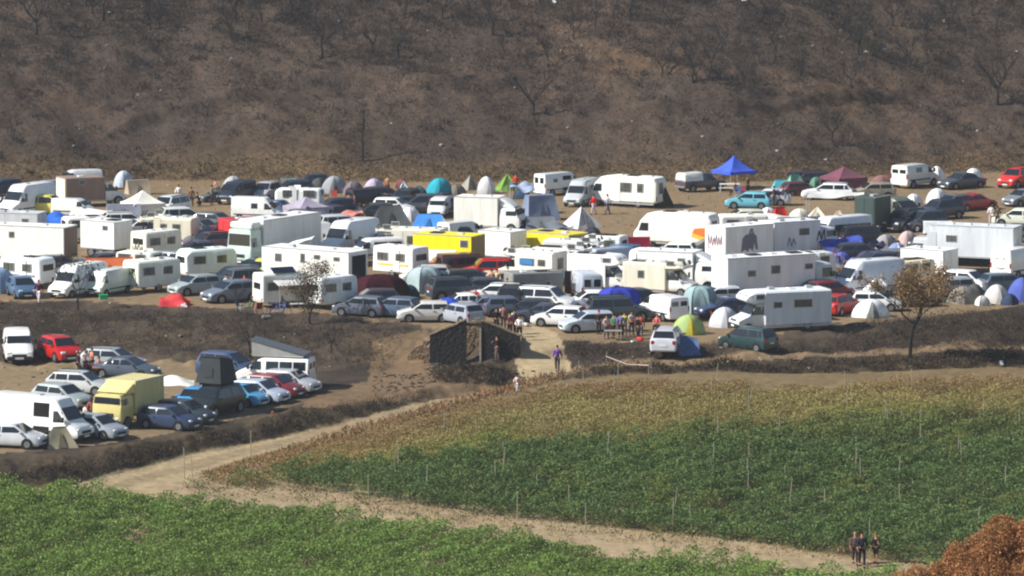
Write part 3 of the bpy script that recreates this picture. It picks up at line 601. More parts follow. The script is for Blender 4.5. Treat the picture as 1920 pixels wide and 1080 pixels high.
def van_parts(kind, win='none', side_open=False, flat_cols=None):
    L, W, H, zh, hood, wsl = dict(sprinter=(5.9, 1.98, 2.65, 1.2, .85, .95), lwb=(7.0, 2.0, 2.75, 1.2, .8, .9), kangoo=(4.2, 1.75, 1.85, 1.08, .75, .6), t5=(4.9, 1.9, 1.98, 1.15, .85, .85), boxy=(5.2, 1.95, 2.35, 1.2, .45, .55), minibus=(6.4, 2.05, 2.6, 1.15, .85, .8))[kind]
    def f():
        x0, x1, w = -L / 2, L / 2, W / 2; zb = .3; r = .34 if L > 4.5 else .31; rt = H - .04
        st = [(x0, zb, zh - .1, rt - .16, w * .95, .84), (x0 + .06, zb, zh, rt - .03, w, .87), (x0 + .4, zb, zh, rt, w, .88), (x1 - hood - wsl - .35, zb, zh, rt, w, .88), (x1 - hood - wsl, zb, zh, rt - .12, w, .85),
              (x1 - hood, zb, zh - .02, zh + .1, w * .99, .9), (x1 - .28, zb, zh - .22, zh - .14, w * .96, .9), (x1 - .05, zb + .02, zh - .45, zh - .34, w * .92, .88), (x1, zb + .08, zh - .52, zh - .44, w * .85, .86)]
        lf = Loft(st, .03, .12); mb = lf.body(MB(), 'paint'); xw = (x0 + (1.0 if L > 4.5 else .75), x1 - .85)
        for x in xw: arch(mb, x, W, r)
        P = [('body', fixn(mb.mesh('body', True)), None), lf.cross(x1 - hood, x1 - hood - wsl, .05, .8 if H < 2.2 else .62, k=.9)]
        wt = min(rt - .2, zh + .75); fx = (wt - zh) / (rt - zh) * wsl * .95
        P += lf.side(x1 - hood - wsl - .15, x1 - hood - .1, x1 - hood - wsl - .15, x1 - hood - .06 - fx, zh + .06, wt, name='side_window')
        xs = x1 - hood - wsl - .35
        if win == 'all':
            n = 2 if L < 4.5 else 3; seg = (xs - x0 - .25) / n
            for i in range(n): P += lf.side(x0 + .2 + i * seg, x0 + .12 + (i + 1) * seg, x0 + .2 + i * seg, x0 + .12 + (i + 1) * seg, zh + .08, wt, name='side_window')
        elif win == 'one': P += lf.side(xs - 1.35, xs - .6, xs - 1.35, xs - .6, zh + .15, wt, name='side_window')
        elif win == 'small': P += lf.side(x0 + 1.2, x0 + 1.8, x0 + 1.2, x0 + 1.8, zh + .2, zh + .6, name='side_window')
        if win != 'blank': P += pair('rear_window', lambda s: mbox('rear_window', x0 - .015, x0 + .05, s * w * .42 - .3, s * w * .42 + .3, zh + .12, min(rt - .3, zh + .75), 'glass', .02))
        if side_open:
            q = lambda sg: MB().slab([(xs - 1.3, sg * (w + .0), .45), (xs - .1, sg * (w + .0), .45), (xs - .1, sg * lf.ys(xs, rt - .25), rt - .3), (xs - 1.3, sg * lf.ys(xs, rt - .25), rt - .3)][::sg], (0, sg, .1), .022, 'blackhole').mesh('doorway')
            P += [('doorway', q(1), None), ('doorway', q(-1), None)]
        P += pair('headlight', lambda s: mbox('headlight', x1 - .26, x1 - .02, s * w * .7 - .16, s * w * .7 + .16, zh - .55, zh - .28, 'lamp', .04))
        P += pair('tail_light', lambda s: mbox('tail_light', x0 - .015, x0 + .06, s * w * .88 - .07, s * w * .88 + .07, zh - .3, zh + .1, 'taillamp', .02))
        P += pair('mirror', lambda s: mbox('mirror', x1 - hood - .3, x1 - hood - .16, s * (w + .13) - .1, s * (w + .13) + .1, zh + .1, zh + .42, 'trim', .03))
        P += [('grille', mbox('grille', x1 - .1, x1 + .015, -w * .5, w * .5, zh - .62, zh - .42, 'trim', .02), None), ('bumper', mbox('bumper', x1 - .2, x1 + .03, -w * .88, w * .88, zb - .02, zb + .24, 'trim', .05), None),
              ('number_plate', mbox('number_plate', x1 + .02, x1 + .045, -.26, .26, zb + .06, zb + .18, 'plate', 0), None)]
        P += pair('side_moulding', lambda s: mbox('side_moulding', x0 + .3, x1 - 1.3, s * (w + .002) - .02, s * (w + .002) + .02, .62, .72, 'trim', 0))
        if H > 2.5: P.append(('roof_vent', mbox('roof_vent', -.3, .2, -.25, .25, rt + .0, rt + .09, 'alu', .03), None))
        return P, xw, W, r
    P, xw, W, r = cached(('van', kind, win, side_open), f)
    return P + wheels(xw, W, r)
def win_on_box(x0, x1, y, face, x, z, w, h, shade=None, nm='window'):
    """framed window on a flank (face L/R) or an end (F/B); x is the place along the wall"""
    m, g = MB(), MB(); d = .03
    def put(mb, e, a, b, mat):
        if face in 'LR': yy = y if face == 'L' else -y; mb.box(x - w / 2 - e, x + w / 2 + e, yy - b, yy + b, z - h / 2 - e, z + h / 2 + e, mat, 0)
        else: xx = x1 if face == 'F' else x0; mb.box(xx - b, xx + b, x - w / 2 - e, x + w / 2 + e, z - h / 2 - e, z + h / 2 + e, mat, 0)
    put(m, .05, 0, .02, 'alu' if shade is None else 'plastic'); put(g, 0, 0, .032, 'coach_glass')
    if w > .65:
        t = MB();
        if face in 'LR': yy = y if face == 'L' else -y; t.box(x - .02, x + .02, yy - .045, yy + .045, z - h / 2, z + h / 2, 'trim')
        return (nm, m.mesh(nm), None, [('pane', g.mesh('pane'), None)] + ([('mullion', t.mesh('mullion'), None)] if face in 'LR' else []))
    return (nm, m.mesh(nm), None, [('pane', g.mesh('pane'), None)])
def body_box(x0, x1, W, z0, z1, ch=.08, round_=0.0, name='box_body'):
    """coach body: chamfered, or rounded at both ends when round_ > 0"""
    w = W / 2
    if round_ <= 0: return fixn(MB().box(x0, x1, -w, w, z0, z1, 'panel', ch).mesh(name))
    rr = round_; st = [(x0, z0 + rr * .35, z0 + rr, z1 - rr * .95, w * .93, .9), (x0 + rr * .18, z0 + rr * .12, z0 + rr, z1 - rr * .5, w * .97, .93), (x0 + rr * .6, z0, z0 + rr, z1 - rr * .12, w, .96), (x0 + rr, z0, z0 + rr, z1, w, .97),
                       (x1 - rr, z0, z0 + rr, z1, w, .97), (x1 - rr * .6, z0, z0 + rr, z1 - rr * .12, w, .96), (x1 - rr * .18, z0 + rr * .12, z0 + rr, z1 - rr * .5, w * .97, .93), (x1, z0 + rr * .35, z0 + rr, z1 - rr * .95, w * .93, .9)]
    return fixn(Loft(st, .03, .12).body(MB(), 'panel').mesh(name, True))
def roof_kit(x0, x1, W, z, seed, n=2, rails=True):
    rs = random.Random(seed); P = []; used = []
    for i in range(n):
        x = x0 + (x1 - x0) * (i + .5) / n + rs.uniform(-.15, .15); k = rs.choice(('hatch', 'hatch', 'solar', 'box'))
        if k == 'hatch': P.append(('roof_hatch', mbox('roof_hatch', x - .25, x + .25, -.25, .25, z - .02, z + .1, 'lamp', .04), None))
        elif k == 'solar': P.append(('solar_panel', mbox('solar_panel', x - .5, x + .5, -.45, .45, z + .04, z + .09, 'solar', 0), None))
        else: P.append(('roof_vent', mbox('roof_vent', x - .2, x + .25, -.5, -.1, z - .02, z + .18, 'alu', .04), None))
    return P
def cab(x0, W, H, zh, kind='truck', hood=.25, color=None):
    """driver's cab whose back sits at x0; returns parts and front x"""
    Lc = {'truck': 1.75, 'van': 1.9, 'flat': 1.5}[kind]; x1 = x0 + Lc; w = W / 2; zb = .4; hd = {'truck': .18, 'van': .8, 'flat': .06}[kind]; ws = {'truck': .28, 'van': .75, 'flat': .1}[kind]
    st = [(x0, zb, zh, H - .08, w * .99, .92), (x0 + .15, zb, zh, H, w, .92), (x1 - hd - ws, zb, zh, H - .03, w, .9), (x1 - hd, zb, zh - .02, zh + .05, w, .95), (x1 - .04, zb, zh - .35 if kind == 'van' else zh - .15, zh - .25 if kind == 'van' else zh - .08, w * .97, .95), (x1, zb + .05, zh - .5, zh - .4, w * .92, .93)]
    lf = Loft(st, .03, .1); mb = lf.body(MB(), 'paint')
    P = [('cab', fixn(mb.mesh('cab', True)), color, [lf.cross(x1 - hd, x1 - hd - ws, .06, .8 if kind != 'flat' else .72, k=.93)[:2] + (None,)])]
    P += lf.side(x1 - hd - ws - .75, x1 - hd - .12, x1 - hd - ws - .75, x1 - hd - ws * .75, zh + .08, min(H - .25, zh + .75), name='side_window')
    P += pair('headlight', lambda s: mbox('headlight', x1 - .12, x1 + .02, s * w * .72 - .15, s * w * .72 + .15, .62, .82, 'lamp', .03))
    P += pair('mirror', lambda s: mbox('mirror', x1 - hd - .2, x1 - hd - .08, s * (w + .17) - .09, s * (w + .17) + .09, zh + .1, zh + .5, 'trim', .03))
    P += [('bumper', mbox('bumper', x1 - .15, x1 + .06, -w * .95, w * .95, .32, .6, 'trim', .05), None), ('grille', mbox('grille', x1 - .1, x1 + .025, -w * .5, w * .5, .78, min(1.05, zh - .25), 'trim', .02), None), ('number_plate', mbox('number_plate', x1 + .05, x1 + .075, -.26, .26, .4, .52, 'plate', 0), None)]
    return P, x1
def truck_parts(Lb=5.5, W=2.4, Hb=3.2, z0=.95, cabH=2.4, cabk='truck', cabc=None, wins=(), boxc=None, spoiler=False, door_end=True, skirt=False, r=.42, seed=1, roofn=2, opend=False, gap=.12):
    Lc = {'truck': 1.75, 'van': 1.9, 'flat': 1.5}[cabk]; tot = Lb + gap + Lc; x0 = -tot / 2; xb = x0 + Lb
    zh = {'truck': 1.5, 'van': 1.2, 'flat': 1.55}[cabk]; zh = min(zh, cabH - .7)
    P, x1 = cab(xb + gap, W * (.93 if cabk != 'van' else .86), cabH, zh, cabk, color=cabc)
    P.append(('box_body', body_box(x0, xb, W, z0, Hb, .05), boxc)); w = W / 2
    P.append(('chassis', MB().box(x0 + .1, x1 - .4, -.42, .42, .55, z0 - .01, 'trim').mesh('chassis'), None))
    P += pair('edge_rail', lambda s: mbox('edge_rail', x0 - .01, xb + .01, s * w - .035, s * w + .035, z0 - .04, z0 + .08, 'alu', 0))
    P += pair('roof_rail', lambda s: mbox('roof_rail', x0 - .01, xb + .01, s * (w - .03) - .04, s * (w - .03) + .04, Hb - .06, Hb + .02, 'alu', 0))
    if opend: P.append(('doorway', mbox('doorway', x0 - .02, x0 + .04, -w * .8, w * .8, z0 + .15, Hb - .25, 'blackhole', 0), None))
    elif door_end: P += pair('rear_door', lambda s: mbox('rear_door', x0 - .03, x0 + .03, s * w * .47 - w * .42, s * w * .47 + w * .42, z0 + .1, Hb - .12, 'panel', .02))
    P += pair('tail_light', lambda s: mbox('tail_light', x0 - .05, x0 + .02, s * w * .8 - .12, s * w * .8 + .12, z0 - .2, z0 - .08, 'taillamp', .01))
    for (f_, x, z, ww, hh) in wins: P.append(win_on_box(x0, xb, w, f_, x, z, ww, hh))
    if spoiler: P.append(('roof_spoiler', fixn(Loft([(xb + .15, cabH - .02, cabH + .1, Hb - .1, w * .8, .9), (xb + .6, cabH - .02, cabH + .1, Hb - .25, w * .8, .9), (xb + 1.3, cabH - .04, cabH - .02, cabH + .1, w * .7, .9)], .02, .1).body(MB(), 'paint').mesh('roof_spoiler', True)), None))
    if skirt: P += pair('locker', lambda s: mbox('locker', x0 + Lb * .32, x0 + Lb * .72, s * w * .75 - .3 * w, s * w * .75 + .22 * w, .45, z0 - .02, 'panel', .03))
    P += roof_kit(x0 + .4, xb - .4, W, Hb, seed, roofn)
    return P + wheels((x0 + Lb * .22, x1 - .75), W * .98, r, .26)
def camper_parts(L=6.2, W=2.25, H=2.9, color=(228, 226, 214), alcove=True, wins=(), stripe=None, seed=1, cabc=None, integrated=False, door=True, awning=None):
    """motorhome: coach body, cab underneath an overhanging bunk"""
    x0 = -L / 2; x1 = L / 2; w = W / 2; z0 = .42; P = []; cabL = 1.9; xb = x1 - cabL
    if integrated:
        rr = .9; st = [(x0, z0 + .1, 1.1, H - .35, w * .95, .92), (x0 + .2, z0, 1.1, H - .1, w, .95), (x0 + .5, z0, 1.1, H, w, .96), (x1 - 2.0, z0, 1.1, H, w, .96), (x1 - 1.2, z0, 1.1, H - .12, w, .93), (x1 - .55, z0, 1.1, H - .75, w * .97, .9), (x1 - .3, z0, 1.1, 1.5, w * .94, .93), (x1 - .04, z0, .9, 1.15, w * .9, .93), (x1, z0 + .1, .7, .85, w * .84, .9)]
        lf = Loft(st, .03, .14); P.append(('coach_body', fixn(lf.body(MB(), 'panel').mesh('coach_body', True)), color)); P.append(lf.cross(x1 - .3, x1 - .55, .05, .95, k=.95))
        P += lf.side(x1 - 1.35, x1 - .5, x1 - 1.35, x1 - .7, 1.3, 1.95, name='side_window')
        P += pair('headlight', lambda s: mbox('headlight', x1 - .2, x1 + .01, s * w * .66 - .15, s * w * .66 + .15, .75, .95, 'lamp', .04)); P.append(('bumper', mbox('bumper', x1 - .2, x1 + .05, -w * .85, w * .85, .36, .62, 'panel', .05), None))
        xw1 = x1 - 1.0
    else:
        P.append(('coach_body', body_box(x0, xb, W, z0, H, .1), color)); c, xe = cab(xb + .01, W * .86, 2.05, 1.15, 'van', color=cabc or color); P += c; x1 = xe
        if alcove:
            st = [(xb - .1, 2.02, 2.2, H + .0, w, .97), (xb + .7, 2.02, 2.25, H - .02, w, .96), (xb + 1.1, 2.1, 2.3, H - .15, w * .98, .95), (xb + 1.32, 2.25, 2.4, H - .4, w * .93, .92)]
            P.append(('alcove', fixn(Loft(st, .02, .12).body(MB(), 'panel').mesh('alcove', True)), color)); P.append(win_on_box(0, xb + .45, w * .985, 'L', xb + .35, 2.5, .55, .28)); P.append(win_on_box(0, xb + .45, w * .985, 'R', xb + .35, 2.5, .55, .28))
            P += pair('front_window', lambda s: MB().slab([(xb + 1.31, s * .5 - .25, 2.33), (xb + 1.31, s * .5 + .25, 2.33), (xb + 1.17, s * .5 + .25, 2.62), (xb + 1.17, s * .5 - .25, 2.62)], (1, 0, .4), .03, 'glass').mesh('front_window'))
        xw1 = xe - .75
    if not wins: wins = (('L', x0 + 1.0, 1.75, .9, .5), ('R', x0 + 1.0, 1.75, .9, .5), ('L', x0 + 2.6, 1.75, .7, .45), ('R', x0 + 2.6, 1.75, .7, .45), ('B', 0, 1.8, 1.0, .5))
    for (f_, x, z, ww, hh) in wins: P.append(win_on_box(x0, xb, w, f_, x, z, ww, hh))
    if door: P += [('door', mbox('door', x0 + L * .52, x0 + L * .52 + .62, s * (w + .0) - .022, s * (w + .0) + .022, .5, 2.2, 'panel', 0), color) for s in (1, -1)]
    if stripe: P += [('stripe', mbox('stripe', x0 + .3, xb - .1, s * w - .018, s * w + .018, 1.05, 1.17, 'plastic', 0), stripe) for s in (1, -1)]
    P += pair('skirt', lambda s: mbox('skirt', x0 + .2, xb - .1, s * w * .97 - .02, s * w * .97 + .02, .3, z0 - .004, 'alu', 0))
    P += pair('tail_light', lambda s: mbox('tail_light', x0 - .04, x0 + .03, s * w * .85 - .08, s * w * .85 + .08, .65, 1.0, 'taillamp', .01))
    if awning: P.append(('awning_case', mbox('awning_case', x0 + .8, xb - .3, -w - .1, -w + .02, H - .22, H - .06, 'alu', .03), None))
    P += roof_kit(x0 + .5, xb - .2, W, H, seed, 3)
    return P + wheels((x0 + L * .26, xw1), W * .96, .34, .22)
def caravan_parts(L=4.8, W=2.15, H=2.55, color=(225, 226, 220), stripe=None, seed=1, rnd=.55, panel2=None):
    x0, x1, w = -L / 2, L / 2, W / 2
    P = [('coach_body', body_box(x0, x1, W, .4, H, round_=rnd), color)]
    for (f_, x, ww) in (('L', x0 + L * .25, .95), ('R', x0 + L * .25, .95), ('L', x0 + L * .72, .8), ('R', x0 + L * .68, .8)): P.append(win_on_box(x0, x1, w, f_, x, 1.6, ww, .55))
    for (xx, sg) in ((x0 + .05, -1), (x1 - .05, 1)): P.append(('end_window', mbox('end_window', xx - .07, xx + .07, -w * .62, w * .62, 1.35, 1.85, 'glass', .03), None))
    P += [('door', mbox('door', L * .02, L * .02 + .58, s * w - .025, s * w + .025, .5, 2.15, 'panel', 0), color) for s in (1, -1)]
    if stripe: P += [('stripe', mbox('stripe', x0 + .5, x1 - .5, s * w - .02, s * w + .02, .95, 1.08, 'plastic', 0), stripe) for s in (1, -1)]
    P.append(('drawbar', MB().cyl((x1 - .1, .4, .42), (x1 + 1.1, 0, .45), .04, .04, 'trim', 6).cyl((x1 - .1, -.4, .42), (x1 + 1.1, 0, .45), .04, .04, 'trim', 6).cyl((x1 + .95, 0, .02), (x1 + .95, 0, .6), .04, .04, 'trim', 6).mesh('drawbar'), None))
    P += pair('tail_light', lambda s: mbox('tail_light', x0 - .02, x0 + .06, s * w * .8 - .12, s * w * .8 + .12, .62, .75, 'taillamp', .01))
    P += roof_kit(x0 + .8, x1 - .8, W, H, seed, 2)
    return P + wheels((-.1,), W * .98, .31, .2)
def trailer_parts(L=6, W=2.4, H=2.9, z0=.8, color=(235, 235, 230), endc=None, wins=(), seed=2, open_end=False):
    x0, x1, w = -L / 2, L / 2, W / 2
    P = [('box_body', body_box(x0, x1, W, z0, H, .05), color), ('chassis', MB().box(x0 + .1, x1 - .1, -.5, .5, .5, z0 - .01, 'trim').mesh('chassis'), None)]
    P += pair('edge_rail', lambda s: mbox('edge_rail', x0 - .01, x1 + .01, s * w - .03, s * w + .03, z0 - .03, z0 + .07, 'alu', 0)) + pair('roof_rail', lambda s: mbox('roof_rail', x0 - .01, x1 + .01, s * (w - .03) - .04, s * (w - .03) + .04, H - .05, H + .02, 'alu', 0))
    for e in (x0, x1):
        if endc: P.append(('end_panel', mbox('end_panel', e - .03, e + .03, -w + .07, w - .07, z0 + .08, H - .08, 'panel', 0), endc))
        else: P += [('rear_door', mbox('rear_door', e - .03, e + .03, s * w * .47 - w * .42, s * w * .47 + w * .42, z0 + .08, H - .1, 'panel', .02), color) for s in (1, -1)]
    if open_end: P.append(('doorway', mbox('doorway', x0 - .045, x0 + .02, -w * .7, w * .75, z0 + .12, H - .3, 'blackhole', 0), None)); P.append(('doorway', mbox('doorway', x1 - .02, x1 + .045, -w * .7, w * .75, z0 + .12, H - .3, 'blackhole', 0), None))
    for (f_, x, z, ww, hh) in wins: P.append(win_on_box(x0, x1, w, f_, x, z, ww, hh))
    P += pair('stabiliser', lambda s: MB().cyl((x1 - .6, s * .9, 0), (x1 - .6, s * .9, z0), .05, .05, 'trim', 6).mesh('stabiliser'))
    P += roof_kit(x0 + .5, x1 - .5, W, H, seed, 2)
    return P + wheels((x0 + L * .3, x0 + L * .3 + .95), W * .98, .4, .25)
def pickup_parts(canopy=True):
    def f():
        L, W = 5.0, 1.85; w = W / 2; x0, x1 = -2.5, 2.5
        st = [(x0, .5, 1.0, 1.05, w * .97, .96), (x0 + .08, .4, 1.05, 1.1, w, .97), (-.35, .4, 1.05, 1.1, w, .97), (-.3, .4, 1.05, 1.72, w, .8), (.0, .4, 1.05, 1.8, w, .8), (.7, .4, 1.05, 1.78, w, .8), (1.25, .4, 1.05, 1.12, w, .93), (2.2, .4, .98, 1.02, w * .98, .93), (2.45, .45, .8, .88, w * .94, .92), (2.5, .5, .7, .76, w * .88, .9)]
        lf = Loft(st); mb = lf.body(MB(), 'paint')
        for x in (-1.6, 1.6): arch(mb, x, W, .38)
        P = [('body', fixn(mb.mesh('body', True)), None), lf.cross(1.25, .7, .08, .92)] + lf.side(.1, 1.1, .1, .62, 1.12, 1.66, name='side_window')
        P += pair('headlight', lambda s: mbox('headlight', 2.3, 2.48, s * .62 - .15, s * .62 + .15, .74, .92, 'lamp', .03)) + pair('tail_light', lambda s: mbox('tail_light', -2.52, -2.4, s * .8 - .06, s * .8 + .06, .75, 1.0, 'taillamp', .01))
        P += pair('mirror', lambda s: mbox('mirror', .9, 1.04, s * 1.03 - .1, s * 1.03 + .1, 1.12, 1.32, 'trim', .03)); P += [('bumper', mbox('bumper', 2.35, 2.56, -.8, .8, .4, .62, 'trim', .05), None), ('bumper', mbox('bumper', -2.6, -2.45, -.8, .8, .45, .62, 'chrome', .03), None), ('grille', mbox('grille', 2.4, 2.53, -.42, .42, .68, .88, 'trim', .02), None), ('number_plate', mbox('number_plate', 2.55, 2.58, -.26, .26, .45, .57, 'plate', 0), None)]
        return P
    P = list(cached('pickup', f)); 
    if canopy: P.append(('canopy', fixn(Loft([(-2.45, 1.08, 1.15, 1.75, .88, .85), (-2.3, 1.08, 1.15, 1.86, .9, .86), (-.34, 1.08, 1.15, 1.9, .9, .86)], .03, .1).body(MB(), 'paint').mesh('canopy', True)), (222, 222, 216)))
    return P + wheels((-1.6, 1.6), 1.86, .38, .25)

# ---------------------------------------------------------------- tents, canopies, cloth
def dome_mesh(a, b, h, n=8, sag=.12, p=2.0, name='flysheet', rings=9):
    m = MB(); N = n * 4; vs_ = []
    for i in range(rings + 1):
        t = i / rings; ang = t * math.pi / 2; rr = math.cos(ang) ** (2 / p); z = h * math.sin(ang) ** (2 / p)
        for j in range(N):
            f = j / N * 2 * math.pi; s = 1 - sag * abs(math.sin(f * n / 2)) * math.cos(ang) ** .3 * (1 - .4 * t)
            vs_.append((a * rr * s * math.cos(f), b * rr * s * math.sin(f), z))
    m.v = vs_; k = m.slot('fabric')
    for i in range(rings):
        for j in range(N): m.f.append((i * N + j, i * N + (j + 1) % N, (i + 1) * N + (j + 1) % N, (i + 1) * N + j)); m.m.append(k)
    return m.mesh(name, True)
def dome_tent(loc, yaw, L, W, H, col, label, col2=None, door=None, p=1.9, n=4, group=None, cat='tent'):
    r = put_thing('dome_tent', label, cat, loc, yaw, group=group); a, b = L / 2, W / 2
    P = [('flysheet', dome_mesh(a, b, H, n, .2, p), col)]
    m = MB()
    for q in range(max(2, n // 2)):
        f = (q + .0) * math.pi / (n // 2 or 1); pr = None
        for i in range(13):
            ang = math.pi * i / 12; c_ = math.copysign(abs(math.cos(ang)) ** (2 / p), math.cos(ang)); z = H * math.sin(ang) ** (2 / p) if i not in (0, 12) else 0
            pt = (a * c_ * math.cos(f) * 1.01, b * c_ * math.sin(f) * 1.01, z + .015)
            if pr: m.cyl(pr, pt, .02, .02, 'fabric', 4, False)
            pr = pt
    P.append(('pole_sleeves', m.mesh('pole_sleeves'), col2 or tuple(int(c * .75) for c in col)))
    # door panel lies on the fly
    d = MB(); pts = []; R_ = 7
    for i in range(R_ + 1):
        ang = i / R_ * 1.05; zz = H * math.sin(ang) ** (2 / p)
        row = []
        for s in (-1, 0, 1):
            f = -math.pi / 2 + s * .42 * (1 - i / R_ * .75); rr = math.cos(ang) ** (2 / p) * (1.0 - .2 * abs(math.sin(f * n / 2)) * math.cos(ang) ** .3 * (1 - .4 * i / R_ * .67)) + .03; row.append((a * rr * math.cos(f), b * rr * math.sin(f), zz))
        pts.append(row)
    for i in range(R_):
        for s in (0, 1): d.poly([pts[i][s], pts[i][s + 1], pts[i + 1][s + 1], pts[i + 1][s]], 'fabric')
    P.append(('door_flap', d.mesh('door_flap', True), col2 if col2 else (door or tuple(int(q * .86) for q in col))))
    g = MB()
    for q in range(6):
        f = q * math.pi / 3 + .3; g.cyl((a * 1.0 * math.cos(f), b * math.sin(f), .12), (a * 1.45 * math.cos(f), b * 1.45 * math.sin(f), 0), .012, .012, 'fabric', 3, False)
    P.append(('guy_ropes', g.mesh('guy_ropes'), (180, 175, 160)))
    put_parts(r, P, col); return r
def ridge_tent(loc, yaw, L, W, H, col, label, col2=None, peak=.0, name='ridge_tent', cat='tent', top=.0, both=False):
    """sloping sided tent; peak 0 = long ridge, 1 = pyramid"""
    r = put_thing(name, label, cat, loc, yaw); a, b = L / 2, W / 2; k = a * (1 - peak); m1, m2, e, e2 = MB(), MB(), MB(), MB()
    def grid(m, A, B, Cc, D, n=6, sag=.06):
        A, B, Cc, D = map(Vector, (A, B, Cc, D)); nn = (B - A).cross(D - A); nn = nn.normalized() if nn.length > 1e-6 else Vector((0, 0, 1)); gridp = []
        for i in range(n + 1):
            for j in range(n + 1):
                s, t = i / n, j / n; pnt = (A.lerp(B, s)).lerp(D.lerp(Cc, s), t); gridp.append(pnt - nn * sag * H * math.sin(math.pi * s) ** .7 * math.sin(math.pi * t) ** .7)
        b0 = len(m.v); m.v += [tuple(p) for p in gridp]; ks = m.slot('fabric')
        for i in range(n):
            for j in range(n): m.f.append((b0 + i * (n + 1) + j, b0 + i * (n + 1) + j + 1, b0 + (i + 1) * (n + 1) + j + 1, b0 + (i + 1) * (n + 1) + j)); m.m.append(ks)
    grid(m1, (-a, -b, 0), (a, -b, 0), (k, -top, H), (-k, -top, H)); grid(m2, (a, b, 0), (-a, b, 0), (-k, top, H), (k, top, H)); grid(e, (a, -b, 0), (a, b, 0), (k, top, H), (k, -top, H)); grid(e2, (-a, b, 0), (-a, -b, 0), (-k, -top, H), (-k, top, H))
    P = [('side_cloth', m1.mesh('side_cloth', True), col), ('side_cloth', m2.mesh('side_cloth', True), col), ('end_cloth', e.mesh('end_cloth', True), col2 or col), ('end_cloth', e2.mesh('end_cloth', True), col2 or col)]
    if top > .01: P.append(('roof_cloth', MB().slab([(-k, -top, H), (k, -top, H), (k, top, H), (-k, top, H)], (0, 0, 1), .02, 'fabric').mesh('roof_cloth'), col))
    P.append(('ridge_seam', MB().cyl((-k - .02, 0, H), (k + .02, 0, H), .025, .025, 'fabric', 5).mesh('ridge_seam'), tuple(int(c * .8) for c in col)))
    P.append(('door_flap', MB().slab([(-a * .28, -b * .99, .03), (a * .28, -b * .99, .03), (0, -b * .22 - top * .7, H * .75), ], (0, -1, .5), .03, 'fabric').mesh('door_flap'), tuple(int(c * .7) for c in col)))
    put_parts(r, P, col); return r
def gazebo(loc, yaw, S, H, Hp, col, label, sides=None, valance=.28, cat='canopy', S2=None, swoop=.35):
    r = put_thing('gazebo', label, cat, loc, yaw); a = S / 2; b = (S2 or S) / 2; m = MB(); n = 8; k = m.slot('fabric'); cor = [(-a, -b), (a, -b), (a, b), (-a, b)]
    for q in range(4):
        (x0, y0), (x1, y1) = cor[q], cor[(q + 1) % 4]; b0 = len(m.v)
        for i in range(n + 1):
            t = i / n; z = H + (Hp - H) * (t ** (1 + swoop)); f = 1 - t
            for j in range(n + 1):
                s = j / n; m.v.append(((x0 + (x1 - x0) * s) * f, (y0 + (y1 - y0) * s) * f, z - .06 * math.sin(math.pi * s) * f))
        for i in range(n):
            for j in range(n): m.f.append((b0 + i * (n + 1) + j, b0 + i * (n + 1) + j + 1, b0 + (i + 1) * (n + 1) + j + 1, b0 + (i + 1) * (n + 1) + j)); m.m.append(k)
    P = [('roof_cloth', m.mesh('roof_cloth', True), col)]
    for q in range(4):
        (x0, y0), (x1, y1) = cor[q], cor[(q + 1) % 4]; P.append(('valance', MB().slab([(x0, y0, H - valance), (x1, y1, H - valance), (x1, y1, H), (x0, y0, H)], (y1 - y0, x0 - x1, 0), .015, 'fabric').mesh('valance'), col))
        P.append(('leg', MB().cyl((x0 * .98, y0 * .98, 0), (x0 * .98, y0 * .98, H), .025, .025, 'alu', 6).mesh('leg'), None))
    if sides: 
        for q in sides:
            (x0, y0), (x1, y1) = cor[q], cor[(q + 1) % 4]; x0, y0, x1, y1 = x0 * .97, y0 * .97, x1 * .97, y1 * .97
            P.append(('side_wall', MB().slab([(x0, y0, .05), (x1, y1, .05), (x1, y1, H - .05), (x0, y0, H - .05)], (y1 - y0, x0 - x1, 0), .01, 'fabric').mesh('side_wall'), tuple(min(255, int(c * 1.08)) for c in col)))
    put_parts(r, P, col); return r
def drape(loc, yaw, pts, col, label, name='tarpaulin', cat='tarp', sag=.15, n=10, poles=True, seed=1, col2=None, rough=.08):
    """cloth sheet hung from corner points (x, y, z)"""
    r = put_thing(name, label, cat, loc, yaw); A, B, Cc, D = [Vector(p) for p in pts]; rs = random.Random(seed); ph = [rs.uniform(0, 6) for _ in range(4)]
    m = MB(); k = m.slot('fabric')
    for i in range(n + 1):
        for j in range(n + 1):
            s, t = i / n, j / n; p = (A.lerp(B, s)).lerp(D.lerp(Cc, s), t)
            p.z += -sag * math.sin(math.pi * s) * math.sin(math.pi * t) + rough * (math.sin(s * 9 + ph[0] + t * 3) + math.sin(t * 11 + ph[1] - s * 4)) * .5; p.z = max(p.z, .02); m.v.append(tuple(p))
    for i in range(n):
        for j in range(n): m.f.append((i * (n + 1) + j, i * (n + 1) + j + 1, (i + 1) * (n + 1) + j + 1, (i + 1) * (n + 1) + j)); m.m.append(k)
    P = [('sheet', m.mesh('sheet', True), col)]
    if poles:
        for q in (A, B, Cc, D):
            if q.z > .6: P.append(('pole', MB().cyl((q.x, q.y, 0), (q.x, q.y, q.z), .025, .025, 'alu', 5).mesh('pole'), None))
    else:
        P.append(('hem', MB().cyl(tuple(A), tuple(B), .02, .02, 'fabric', 4).cyl(tuple(D), tuple(Cc), .02, .02, 'fabric', 4).mesh('hem'), col2 or col))
    put_parts(r, P, col); return r
